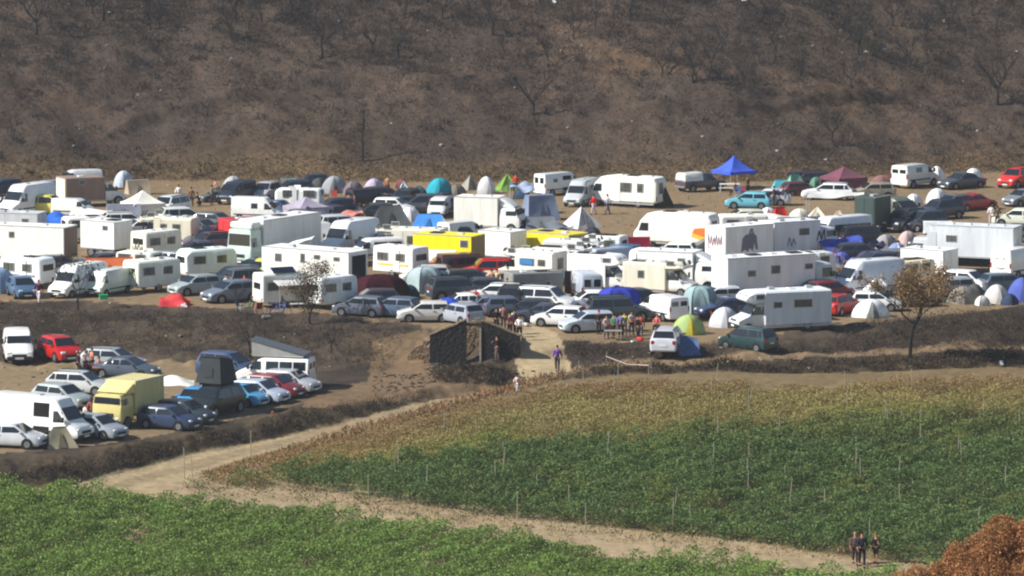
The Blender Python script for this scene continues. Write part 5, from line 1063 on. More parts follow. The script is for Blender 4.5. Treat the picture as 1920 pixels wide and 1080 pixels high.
ridge(1532, 426, 0, 3.0, 2.4, 1.75, (216, 210, 190), 'cream bell tent with a sharp peak in front of the grey awning', peak=1)
ridge(1572, 430, 0, 2.0, 2.0, 1.6, (196, 184, 162), 'smaller beige peaked tent beside the cream bell tent', peak=.9)
car('hatch', 1515, 440, 190, (70, 76, 78), 'dark grey car under the cream bell tent')
ir = camper_parts(6.7, 2.35, 2.8, (236, 234, 226), wins=(('B', .2, 1.75, 1.0, .9), ('R', -1, 1.7, .9, .5)), integrated=True, seed=19, door=False)
ir += [decal([(-3.0, 1.75), (-2.0, 1.65), (-1.8, 1.3), (-3.0, .95)], 1.172, (226, 120, 40), 'orange_stripe', 'L'), decal([(-3.0, .93), (-1.8, 1.26), (-1.75, 1.0), (-3.0, .6)], 1.176, (240, 190, 50), 'yellow_stripe', 'L')]
thing_of('motorhome', 'motorhome', 1268, 462, 157, ir, 'rounded white coach style motorhome with orange and yellow stripes')
gb = trailer_parts(5.0, 2.5, 2.95, .45, (232, 232, 230), None, (), 20)
gb.append(squiggle([(-.9, 1.6), (-.8, 2.3), (-.65, 1.5), (-.5, 2.2), (-.35, 1.45), (-.2, 2.35), (-.05, 1.5), (.1, 2.1), (.25, 1.4), (.4, 2.2), (.55, 1.5), (.75, 2.3), (.8, 1.3), (.5, 1.2)], -2.535, (96, 84, 110), 'graffiti_lettering', .09, plane='B'))
gb.append(squiggle([(-.8, 1.7), (.75, 1.75)], -2.54, (170, 130, 110), 'graffiti_underline', .12, plane='B'))
gb += [decal([(-.9, .9), (-.75, 2.0), (-.45, 2.25), (-.1, 2.3), (.05, 2.7), (.3, 2.75), (.45, 2.3), (.7, 2.1), (.85, 1.0), (.6, 1.1), (.5, 1.6), (.3, .95), (0, 1.2), (-.2, .9), (-.5, 1.1)], -1.26, (112, 108, 122), 'painted_figure', 'R'), decal([(.1, 2.4), (.28, 2.55), (.2, 2.35)], -1.275, (220, 222, 226), 'painted_highlight', 'R')]
thing_of('painted_trailer', 'trailer', 1386, 490, 38, gb, 'white box trailer with graffiti end and a dark painted figure on its side')
g2 = truck_parts(4.4, 2.4, 2.95, .6, 2.3, 'truck', (196, 200, 206), (('R', -.3, 2.1, .9, .5),), (216, 218, 222), seed=21); g2.append(squiggle([(-1.9, 1.0), (-1.7, 1.7), (-1.5, 1.0), (-1.3, 1.6), (-1.1, 1.1)], -1.215, (70, 110, 130), 'graffiti_lettering', .08)); g2.append(squiggle([(.9, 1.3), (1.1, 2.1), (1.3, 1.4), (1.6, 2.2), (1.7, 1.2)], -1.215, (40, 40, 46), 'graffiti_lettering', .1))
thing_of('box_lorry', 'lorry', 1498, 480, 30, g2, 'grey box lorry with scribbled graffiti and one side window')
thing_of('caravan', 'caravan', 1392, 452, 8, caravan_parts(4.0, 2.1, 2.2, (230, 226, 214), None, 22, .3), 'white caravan mostly hidden behind the graffiti trailer')
car('hatch', 1392, 424, 190, (206, 208, 188), 'cream car roof showing over the white caravan')
dome(1440, 412, 0, 1.8, 1.6, 1.1, (226, 226, 228), 'white dome tent beside the red draped one', door=(140, 60, 60))
ridge(1462, 416, 20, 1.5, 1.4, 1.3, (196, 44, 40), 'small bright red tent between two white tents', peak=.5)
dome(1500, 416, 0, 2.2, 1.8, 1.15, (222, 216, 198), 'cream dome tent beside the red tent')
drape(G1(1440, 428), 0, [(-2, -1, .9), (2.4, -1, .8), (2.4, 1, 1.0), (-2, 1, 1.0)], (214, 210, 198), 'long off-white sheet spread behind the grey box lorry', sag=.15, rough=.2)

# middle rows, centre
h1 = camper_parts(4.7, 2.25, 2.85, (236, 236, 232), True, (('R', -.9, 1.2, .5, .25), ('L', -.9, 1.4, .5, .3)), None, 23, WHT)
thing_of('motorhome', 'motorhome', 1128, 546, -22, h1, 'tall white motorhome with overhanging bunk behind the blue tarpaulin')
cf_ = camper_parts(5.2, 2.2, 2.5, (234, 230, 216), True, (('L', -.3, 1.7, 1.25, .5), ('L', -1.6, 1.7, .6, .45), ('R', -.3, 1.7, 1.2, .5), ('B', 0, 1.6, .8, .8)), None, 24)
cf_.append(('curtain', mbox('curtain', -.86, .26, 1.12, 1.16, 1.5, 1.9, 'fabric', 0), (66, 124, 180)))
thing_of('motorhome', 'motorhome', 995, 530, 149, cf_, 'cream motorhome with a blue curtained side window')
thing_of('box_trailer', 'trailer', 1000, 560, 18, trailer_parts(3.9, 2.2, 2.0, .35, (136, 134, 130), None, (('R', -1.2, 1.2, .5, .35), ('R', -.3, 1.1, .5, .3), ('R', .8, 1.2, .3, .3)), 25), 'low grey box trailer in the shade below the cream motorhome')
r = put_thing('washing_line', 'clothes line with dark and turquoise cloths between trailer and van', 'washing line', G1(1050, 560), 15)
put_parts(r, [('post', MB().cyl((-.9, 0, 0), (-.9, 0, 2.1), .03, .03, 'alu', 5).mesh('post'), None), ('post', MB().cyl((.9, 0, 0), (.9, 0, 2.1), .03, .03, 'alu', 5).mesh('post'), None), ('line', MB().cyl((-.9, 0, 2.05), (.9, 0, 2.05), .012, .012, 'trim', 4).mesh('line'), None),
  ('cloth', MB().slab([(-.8, 0, .5), (-.1, 0, .55), (-.1, 0, 2.05), (-.8, 0, 2.05)], (0, -1, 0), .02, 'fabric').mesh('cloth'), (40, 48, 54)), ('cloth', MB().slab([(-.05, 0, 1.1), (.25, 0, 1.2), (.3, 0, 2.05), (-.05, 0, 2.05)], (0, -1, 0), .02, 'fabric').mesh('cloth'), (70, 150, 160)), ('cloth', MB().slab([(.35, 0, .4), (.85, 0, .3), (.85, 0, 2.05), (.35, 0, 2.05)], (0, -1, 0), .02, 'fabric').mesh('cloth'), (58, 44, 46))], (60, 60, 60))
thing_of('motorhome', 'motorhome', 1082, 506, -14, camper_parts(5.0, 2.2, 2.35, (232, 232, 226), True, (('R', .9, 1.75, .7, .35),), None, 26), 'white motorhome roof crowded between yellow trailer and tall motorhome')
yb = trailer_parts(4.7, 2.4, 2.25, .5, (222, 204, 48), (112, 104, 50), (), 27); yb.append(decal([(-1.0, .95), (-.7, 1.25), (-.4, .95)], -1.21, (150, 136, 40), 'painted_emblem', 'R'))
thing_of('box_trailer', 'trailer', 1040, 488, -38, yb, 'plain yellow box trailer with an olive end')
thing_of('box_trailer', 'trailer', 942, 490, -34, trailer_parts(3.1, 2.3, 2.5, .5, (238, 238, 234), None, (), 28), 'blank white box trailer between the two yellow bodies')
thing_of('caravan', 'caravan', 1136, 492, -20, caravan_parts(3.1, 2.0, 2.15, (232, 232, 226), None, 29, .2), 'white caravan with one small window by the maroon tent')
ridge(1190, 484, 0, 2.4, 2.0, 1.65, (118, 30, 50), 'wine red tent next to the striped motorhome', top=.4)
car('mpv', 1186, 500, -38, (58, 96, 128), 'blue people carrier below the wine red tent')
van('boxy', 1152, 508, 30, (172, 182, 200), 'blue grey van roof showing behind the tall white motorhome', .8)
yt = truck_parts(5.0, 2.4, 2.8, .6, 2.3, 'flat', (226, 224, 216), (('R', 1.9, 2.25, .6, .5),), (240, 222, 20), seed=30, opend=False)
yt += [decal([(-2.4 + .1, .75), (-2.4 + .1, 1.6), (1.2, 1.7), (.9, 1.2), (.1, .8)], -1.212, (240, 240, 236), 'white_swoosh', 'R')]
thing_of('box_trailer', 'trailer', 842, 503, -26, trailer_parts(5.1, 2.4, 2.7, .45, (240, 222, 20), (124, 104, 74), (('R', 1.9, 2.1, .6, .5),), 30) + [decal([(-2.4, .55), (-2.4, 1.5), (1.3, 1.6), (.9, 1.1), (.1, .6)], -1.212, (240, 240, 236), 'white_swoosh', 'R')], 'bright yellow box body with a white swoosh and brown end')
van('kangoo', 868, 456, 40, (226, 226, 220), 'white small van tucked behind the bright yellow body', 1.0)
car('hatch', 843, 458, 190, (40, 42, 44), 'black car nose between cream motorhome and yellow body')
thing_of('motorhome', 'motorhome', 766, 482, 163, camper_parts(6.0, 2.2, 2.35, (216, 212, 196), True, (('L', -1.0, 1.5, 1.5, .6), ('L', 1.2, 1.7, .5, .4)), None, 31), 'cream motorhome with long flat roof behind the yellow striped camper')
van('kangoo', 702, 492, 200, (232, 232, 230), 'white car-sized van with dark windows beside the cream motorhome', 1.05, win='all')
ys = camper_parts(3.9, 2.2, 2.35, (234, 232, 224), False, (), (224, 196, 40), 32); 
thing_of('caravan', 'caravan', 752, 518, -36, caravan_parts(3.9, 2.15, 2.35, (234, 232, 224), (224, 200, 40), 32, .14), 'white camper body with a yellow waist stripe')
van('sprinter', 655, 474, 236, (230, 232, 232), 'white high roof van beside the mint green lorry')
mg = truck_parts(7.6, 2.5, 3.6, .9, 3.0, 'flat', (196, 222, 208), (('R', 0, 2.4, .5, .4),), (222, 224, 222), seed=33, roofn=3)
mg.append(('roof_visor', fixn(MB().box(3.1, 4.3, -1.1, 1.1, 3.02, 3.5, 'panel', .12).mesh('roof_visor')), (234, 238, 228)))
thing_of('box_lorry', 'lorry', 514, 491, 236, mg, 'long lorry with a mint green cab and grey shaded box')
thing_of('box_trailer', 'trailer', 465, 464, 28, trailer_parts(4.2, 2.3, 2.4, .5, (190, 50, 54), None, (), 34), 'red box trailer behind the mint green cab')
drape(G1(560, 500), -6, [(-1.6, -.5, 1.2), (1.0, -.5, 2.2), (1.2, .5, 2.4), (-1.6, .5, 1.5)], (214, 216, 216), 'white sheet slung against the side of the mint green lorry', sag=.1)

# middle rows, left part
thing_of('semi_trailer', 'trailer', 44, 493, -20, trailer_parts(8.2, 2.5, 3.05, .55, (238, 237, 230), (120, 96, 78), (('R', -.4, 2.35, .4, .4),), 35), 'longest blank white box trailer with a brown end')
thing_of('box_trailer', 'trailer', 200, 480, -33, trailer_parts(3.4, 2.4, 2.9, .7, (238, 236, 230), None, (('R', .8, 2.4, .45, .3),), 36), 'upright white box trailer with one tiny window')
fc2 = caravan_parts(3.6, 2.15, 2.35, (226, 222, 206), None, 37, .16); fc2.append(squiggle([(-.7, .7), (-.5, 1.3), (-.35, .8), (-.1, 1.5), (.1, .8), (.3, 1.4), (.45, .7), (.7, 1.2)], -1.83, (120, 116, 96), 'painted_vines', .08, plane='B'))
thing_of('caravan', 'caravan', 293, 488, 42, fc2, 'square cream caravan with vine pattern on its bright end')
thing_of('motorhome', 'motorhome', 312, 458, 166, camper_parts(5.0, 2.2, 2.2, (228, 222, 200), True, (('L', -1.2, 1.55, .6, .4), ('L', -.1, 1.55, .5, .4)), None, 38), 'cream motorhome behind the vine patterned caravan')
car('hatch', 378, 444, -34, (70, 78, 82), 'dark grey hatchback beside the cream motorhome')
car('estate', 392, 470, 216, (88, 62, 70), 'dusty maroon estate before the red box trailer')
car('sedan', 372, 484, 200, (70, 74, 90), 'dark saloon behind the rounded white caravan')
thing_of('box_trailer', 'trailer', 30, 446, -14, trailer_parts(4.6, 2.3, 2.15, .5, (196, 200, 204), None, (('R', 1.2, 1.55, .5, .3),), 39), 'light grey box trailer behind the longest white one')
drape(G1(106, 442), 0, [(-1.6, -.8, 1.2), (1.6, -.8, .9), (1.4, 1.0, 1.7), (-1.4, 1.0, 1.6)], (56, 104, 190), 'blue tarp sagging beside the light grey box trailer', sag=.1, rough=.3)
car('mpv', 90, 402, -18, (214, 200, 84), 'pale yellow people carrier under the brown horse lorry')
van('kangoo', 140, 408, -20, (226, 228, 220), 'white small van nose beside the pale yellow car', .9)
drape(G1(172, 418), 0, [(-1.8, -.8, .75), (1.7, -.8, .7), (1.7, .8, 1.0), (-1.8, .8, 1.05)], (234, 234, 232), 'white awning sheet laid between yellow car and grey tent', sag=.1, rough=.12)
ridge(232, 412, 8, 2.9, 2.2, 1.3, (134, 136, 148), 'lilac grey tent in front of the white pavilion', top=.3)
gazebo(G1(268, 408), 28, 2.9, 1.3, 2.35, (234, 230, 216), 'white peaked pavilion beside the brown horse lorry', sides=(0,))
car('suv', 316, 404, 240, (226, 228, 226), 'white off-roader next to the white pavilion')

# ================================================================ far row
car('hatch', 2, 366, 215, (56, 62, 84), 'navy hatchback above the white van at the far corner')
van('sprinter', 50, 402, 236, (226, 228, 232), 'white high roof van below the navy hatchback', 1.0)
ridge(104, 372, 30, 2.6, 2.2, 1.6, (158, 160, 168), 'pale grey tent leaning on the brown horse lorry', top=.3)
hp = truck_parts(3.6, 2.4, 2.55, .5, 2.1, 'van', WHT, (('R', -1.3, 2.15, .45, .35),), (150, 124, 108), seed=40, roofn=1) + [('end_panel', mbox('end_panel', -2.86, -2.82, -1.1, 1.1, .6, 2.45, 'panel', 0), (226, 216, 198))]
thing_of('horse_lorry', 'lorry', 172, 385, 25, hp, 'brown sided horse lorry with a cream end')
van('kangoo', 146, 356, 200, (214, 216, 218), 'silver white van poking over the brown horse lorry')
dome(232, 350, 0, 1.9, 1.8, 1.45, (176, 186, 200), 'silvery dome tent above the horse lorry cab')
ridge(258, 364, 20, 2.0, 1.6, 1.25, (170, 154, 134), 'beige tent between silvery dome and white pavilion', top=.2)
van('t5', 443, 380, 246, (38, 44, 54), 'black van with a white number plate on the open ground', .95, win='all')
dome(438, 358, 0, 2.2, 1.9, 1.35, (160, 160, 160), 'light grey dome tent behind the black van')
car('mpv', 498, 374, 250, (176, 176, 180), 'silver people carrier with a dark roof by the black van', .9)
car('hatch', 405, 378, 200, (80, 92, 92), 'green grey car beside the black van', .7)
thing_of('caravan', 'caravan', 562, 396, 172, caravan_parts(4.0, 2.0, 1.95, (236, 236, 230), None, 41, .3), 'low white caravan behind the lilac pavilion')
gazebo(G1(574, 416), 32, 2.9, 1.35, 2.15, (158, 150, 166), 'lilac pavilion with pale side walls', sides=(0, 3))
car('hatch', 524, 402, -30, (54, 76, 110), 'dark blue hatchback at the bonnet of the white van', .85)
van('sprinter', 484, 412, -14, (234, 234, 230), 'white van with one side window near the red box trailer', .74, win='one')
car('hatch', 622, 412, 120, (50, 54, 72), 'dark car in shade between lilac pavilion and pink tarp', .9)
ridge(541, 352, 20, 1.6, 1.5, .95, (132, 148, 140), 'small grey green pup tent in the back row', col2=(60, 64, 66))
car('hatch', 586, 348, 190, (58, 62, 78), 'dark car between the pup tent and the grey dome', .75)
dome(627, 361, 0, 2.4, 2.0, 1.5, (142, 144, 148), 'mid grey dome tent with dark shaded side', col2=(96, 98, 104))
dome(701, 363, 15, 2.1, 1.8, 1.35, (176, 166, 186), 'lilac dome tent behind the black van group')
van('kangoo', 688, 386, 30, (42, 42, 48), 'black van with people standing at its end', .85)
car('suv', 760, 388, 250, (52, 66, 74), 'dark slate off-roader under a pale peaked tent', .9)
ridge(757, 366, 10, 1.5, 1.4, 1.3, (186, 196, 206), 'pale blue peaked tent behind the slate off-roader', peak=1)
dome(824, 366, 0, 2.5, 2.1, 1.55, (48, 150, 168), 'turquoise dome tent in the back row')
dome(832, 378, 0, 1.9, 1.5, .9, (50, 62, 76), 'dark navy tent in front of the turquoise dome')
ridge(881, 355, 40, 1.6, 1.4, 1.3, (150, 146, 136), 'stone grey pyramid tent beside the turquoise dome', peak=1)
dome(911, 362, 35, 2.0, 1.7, 1.5, (226, 226, 226), 'white dome tent between stone pyramid and lime tent')
ridge(951, 356, 20, 1.9, 1.6, 1.5, (142, 180, 90), 'lime green pyramid tent in the back row', peak=1, col2=(110, 150, 70))
van('kangoo', 823, 406, 262, (222, 224, 220), 'white small van head-on before the blue and white tarp tent', .88)
car('small', 738, 402, -20, (232, 232, 228), 'white little car above the charcoal tarp tent')
dome(768, 413, 10, 2.0, 1.8, 1.15, (222, 222, 230), 'white dome tent between charcoal and blue tarps')
ridge(732, 430, 12, 3.7, 2.6, 2.0, (84, 86, 86), 'big charcoal tarp tent above the cream motorhome', peak=.55, col2=(66, 66, 66))
drape(G1(655, 418), 10, [(-1.1, -.8, .5), (1.2, -.8, .8), (1.2, .8, 1.0), (-1.1, .8, .7)], (196, 126, 118), 'dusty pink tarp beside the charcoal tarp tent', sag=.1, rough=.2)
ridge(806, 432, -8, 3.2, 2.4, 1.35, (70, 132, 206), 'blue and white tarp tent above the yellow box body', col2=(206, 220, 232), peak=.4)
tk2 = truck_parts(3.8, 2.3, 2.95, .55, 2.1, 'truck', WHT, (), (236, 235, 226), True, seed=42)
thing_of('box_lorry', 'lorry', 920, 434, -17, tk2, 'white box lorry facing the slate blue tarp in the upper camp')
ridge(1012, 412, 20, 2.9, 2.4, 2.1, (116, 128, 150), 'slate blue tarp tent at the nose of the white box lorry', top=.5, peak=.2)
ridge(1012, 436, 16, 3.0, 2.2, 1.4, (130, 134, 140), 'grey ridge tarp with a white rim below the slate tarp', peak=.2, col2=(70, 78, 92))
ridge(1090, 426, 38, 2.7, 2.5, 1.75, (190, 184, 182), 'pale grey pyramid tent standing alone on open ground', peak=1, col2=(196, 196, 198))
mv = van_parts('boxy', 'small', True)
thing_of('van', 'van', 1045, 364, 42, mv, 'white van with open doors in the back row', (234, 234, 230), .84)
van('sprinter', 1092, 384, 247, (176, 182, 184), 'silver van standing between open van and long white motorhome', .86)
lm = camper_parts(6.6, 2.3, 2.65, (236, 232, 222), wins=(('L', -.4, 1.75, 1.0, .75), ('L', -1.8, 1.75, .5, .7), ('B', .1, 1.7, .7, .9)), integrated=True, seed=43, door=True)
thing_of('motorhome', 'motorhome', 1176, 386, 152, lm, 'long white motorhome in the upper camp beside two walkers')
ridge(1243, 386, 100, 2.6, 1.6, 1.7, (74, 84, 62), 'dark green tent against the tail of the long motorhome', col2=(60, 66, 54))
thing_of('pickup', 'pickup', 1314, 358, 34, pickup_parts(), 'dusty grey pickup with a white canopy by the blue pavilion', (74, 72, 78), .92)
gazebo(G1(1376, 353), 34, 2.9, 1.65, 3.0, (66, 92, 196), 'bright blue pavilion at the foot of the hill', swoop=.6)
r = put_thing('picnic_table', 'white picnic table with bench under the blue pavilion', 'table', G1(1368, 360), 0); put_parts(r, [('table_top', MB().box(-.9, .9, -.35, .35, .68, .74, 'plastic', .01).mesh('table_top'), (220, 214, 206)), ('bench', MB().box(-1.0, 1.0, -.85, -.6, .4, .45, 'plastic', .01).mesh('bench'), (226, 214, 208))] + [('leg', MB().cyl((x, y, 0), (x, y, .68), .03, .03, 'alu', 5).mesh('leg'), None) for x in (-.8, .8) for y in (-.3, .3)] + [('bench_leg', MB().cyl((x, -.72, 0), (x, -.72, .4), .03, .03, 'alu', 5).mesh('bench_leg'), None) for x in (-.9, .9)], (220, 214, 206))
car('hatch', 1404, 390, 168, (106, 178, 196), 'light turquoise car parked alone on the open ground')
ridge(1463, 364, 10, 1.8, 1.5, 1.25, (96, 190, 204), 'aqua tent beside two standing people', peak=.5)
ridge(1490, 354, 30, 1.8, 1.5, 1.3, (112, 172, 148), 'sea green tent behind the aqua one', peak=.5)
car('hatch', 1500, 366, 20, (110, 50, 58), 'dull red car behind the white estate', .85); car('mpv', 1513, 350, 20, (54, 60, 66), 'dark people carrier next to the maroon pavilion', .85)
car('estate', 1552, 374, 172, (230, 232, 234), 'white estate car under the maroon pavilion', 1.0)
gazebo(G1(1582, 356), 30, 3.1, 1.2, 2.15, (112, 72, 84), 'maroon pavilion with dark side walls', sides=(1, 0))
dome(1655, 350, 0, 2.6, 2.0, 1.1, (124, 92, 88), 'brown low dome tent by the white delivery van'); dome(1656, 360, 0, 1.5, 1.3, .75, (158, 158, 104), 'tiny olive dome tent in front of the brown one')
van('kangoo', 1716, 350, 48, (218, 220, 212), 'silver white delivery van seen from behind in the far row', 1.15, win='one')
dome(1756, 339, 10, 1.6, 1.6, 1.3, (236, 236, 234), 'white dome tent at the bonnet of the delivery van')
car('sedan', 1803, 353, 216, (62, 68, 78), 'dark grey saloon in front of a white dome tent')
dome(1825, 336, 0, 1.7, 1.5, 1.0, (234, 234, 232), 'white dome tent behind the dark grey saloon')
car('suv', 1906, 350, 236, (196, 46, 38), 'red off-roader alone at the end of the far row')
car('sedan', 1824, 393, 38, (168, 32, 42), 'crimson saloon with sunlit tail'); car('suv', 1762, 410, 216, (54, 62, 78), 'dark blue off-roader in front of two white domes', .95)
dome(1713, 386, 0, 1.6, 1.5, 1.05, (236, 236, 236), 'smaller white dome tent beside the olive van'); dome(1757, 381, 10, 2.1, 1.8, 1.3, (232, 234, 234), 'larger white dome tent above the dark blue off-roader')
car('hatch', 1908, 424, 166, (218, 222, 206), 'pale cream green hatchback behind the expedition lorry', 1.05)
ridge(1758, 436, 0, 2.4, 1.8, .9, (226, 228, 228), 'low white tarp heap behind the expedition lorry', top=.5)

# ================================================================ people
PP = [(335, 383, 260, (232, 232, 230), (60, 62, 72), 'person in white top walking alone on the open ground', 'walk', {}),
 (359, 388, 100, (120, 96, 78), (70, 60, 58), 'person in brown clothes beside the crouching one', 'stand', {}), (375, 386, 180, (62, 50, 44), (56, 46, 42), 'person in dark clothes crouching on the open ground', 'crouch', {}),
 (397, 384, 0, (120, 120, 122), (60, 66, 76), 'person in grey top at the tail of the green grey car', 'stand', {}), (404, 372, 200, (176, 140, 118), (70, 62, 60), 'person in tan top behind the green grey car', 'stand', {}),
 (654, 400, 90, (150, 110, 96), (66, 56, 58), 'person in reddish top outside the black van', 'talk', {}), (665, 402, 180, (90, 80, 84), (46, 44, 50), 'person in dark top facing the black van', 'stand', {}), (727, 366, 250, (176, 128, 88), (72, 40, 50), 'person in tan top near the lilac dome tent', 'stand', {}),
 (967, 362, 270, (206, 70, 46), (52, 48, 50), 'person in bright red top beside the lime tent', 'stand', {}), (986, 362, 200, (70, 92, 120), (48, 52, 62), 'person in blue sitting beside the lime tent', 'sit', {}),
 (1113, 402, 200, (196, 40, 44), (190, 176, 190), 'person in red top and pale trousers walking past the motorhome', 'walk', {}), (1139, 402, 20, (186, 184, 204), (80, 84, 108), 'person in pale lilac top walking past the motorhome', 'walk', {}),
 (1379, 366, 180, (66, 56, 54), (50, 46, 48), 'person in dark clothes sitting at the picnic table', 'sit', {}), (1402, 366, 160, (72, 62, 56), (56, 50, 48), 'person in dark clothes standing by the picnic table', 'stand', {}),
 (1451, 386, 0, (70, 58, 66), (60, 52, 56), 'person in dark plum clothes in front of the aqua tent', 'stand', {}), (1468, 386, 180, (78, 70, 92), (160, 130, 120), 'person with bare legs in front of the aqua tent', 'stand', {'shorts': True}),
 (1858, 422, 90, (232, 222, 220), (196, 190, 186), 'person in white beside the crimson saloon', 'stand', {}), (1870, 425, 90, (84, 86, 62), (60, 58, 52), 'person in olive clothes beside the one in white', 'talk', {}),
 (73, 573, 250, (80, 46, 62), (222, 206, 214), 'person in plum top and pale trousers by the slate blue hatchback', 'walk', {}),
 (147, 706, 10, (66, 56, 60), (50, 46, 48), 'person in black standing at the picnic in the lower car park', 'stand', {}), (160, 702, 300, (226, 214, 210), (90, 84, 90), 'person in white top leaning over the lower picnic', 'talk', {}), (173, 700, 200, (208, 140, 120), (80, 70, 72), 'person in salmon top at the lower picnic', 'talk', {}),
 (186, 703, 180, (180, 90, 60), (120, 70, 50), 'person in orange brown sitting at the lower picnic', 'sit', {}), (172, 795, 100, (150, 90, 90), (60, 50, 56), 'person in dull red between van and yellow lorry', 'stand', {}), (160, 792, 20, (206, 200, 196), (120, 110, 112), 'person in pale top sitting beside the yellow lorry', 'sit', {}),
 (892, 572, 260, (206, 34, 34), (44, 40, 44), 'person in red top sitting among dark camping chairs', 'sit', {}), (932, 548, 250, (214, 190, 160), (196, 176, 150), 'person in beige standing by the open red car', 'stand', {}), (951, 566, 260, (206, 172, 72), (180, 150, 80), 'person in yellow behind the black car', 'stand', {}),
 (922, 548, 100, (200, 150, 120), (60, 50, 50), 'bare chested person next to the beige dressed one', 'talk', {}), (931, 623, 260, (40, 36, 44), (36, 34, 40), 'person in black at the top of the track', 'stand', {}),
 (944, 618, 90, (140, 100, 90), (60, 54, 60), 'person in brown behind the two in dark clothes', 'stand', {}), (956, 632, 240, (78, 46, 50), (44, 36, 42), 'person in dark maroon at the top of the track', 'talk', {}), (965, 627, 170, (70, 52, 58), (50, 44, 48), 'person in dark plum next to the maroon one', 'stand', {}),
 (974, 638, 260, (232, 228, 228), (34, 32, 36), 'person in white top and black shorts on the track', 'talk', {'shorts': True}), (1045, 699, 265, (104, 64, 152), (74, 66, 72), 'person in purple top walking down the track', 'walk', {'h': 1.85}),
 (932, 678, 190, (60, 48, 52), (110, 96, 92), 'person pointing inside the ruined stone hut', 'point', {}), (969, 736, 250, (222, 190, 190), (200, 190, 196), 'child in pale pink at the mouth of the track', 'walk', {'h': 1.2})]
for (u, v, yw, tp, lg, lb_, ps, kw) in PP: person(u, v, yw, tp, lg, lb_, ps, **kw)
GR = [(1126, (60, 44, 44), 'stand', 'person in dark brown at the edge of the group of friends'), (1138, (176, 160, 150), 'talk', 'person in beige talking in the group of friends'), (1149, (60, 124, 84), 'talk', 'person in emerald green top in the group of friends'), (1161, (120, 104, 160), 'stand', 'person in lavender in the group of friends'),
      (1173, (176, 186, 80), 'stand', 'person in lime yellow vest in the group of friends'), (1184, (190, 176, 170), 'talk', 'person in off-white top among the friends'), (1194, (34, 34, 40), 'stand', 'person in black jacket among the friends'), (1204, (170, 74, 62), 'stand', 'person in orange red top at the end of the friends'), (1233, (206, 110, 110), 'sit', 'person in pink sitting by the white van')]
for i, (u, c, ps, lb_) in enumerate(GR): person(u + (i * 37 % 7) - 3, 627 + (i * 53 % 11) - (12 if u > 1220 else 0), (250, 300, 200, 80)[i % 4], c, ((40, 40, 48), (90, 90, 96), (60, 50, 56))[i % 3], lb_, ps, h=1.7)
person(1603, 1058, 265, (92, 74, 74), (70, 58, 60), 'walker in brown on the verge, first of three', 'walk', hair=(150, 130, 110), h=1.84)
person(1616, 1063, 272, (44, 46, 58), (38, 40, 50), 'tallest walker in navy, middle of three on the verge', 'walk', h=2.0)
person(1642, 1056, 240, (40, 34, 38), (44, 38, 42), 'walker in black jacket and skirt with one arm out', 'point', hair=(120, 84, 60), h=1.7, shorts=True)

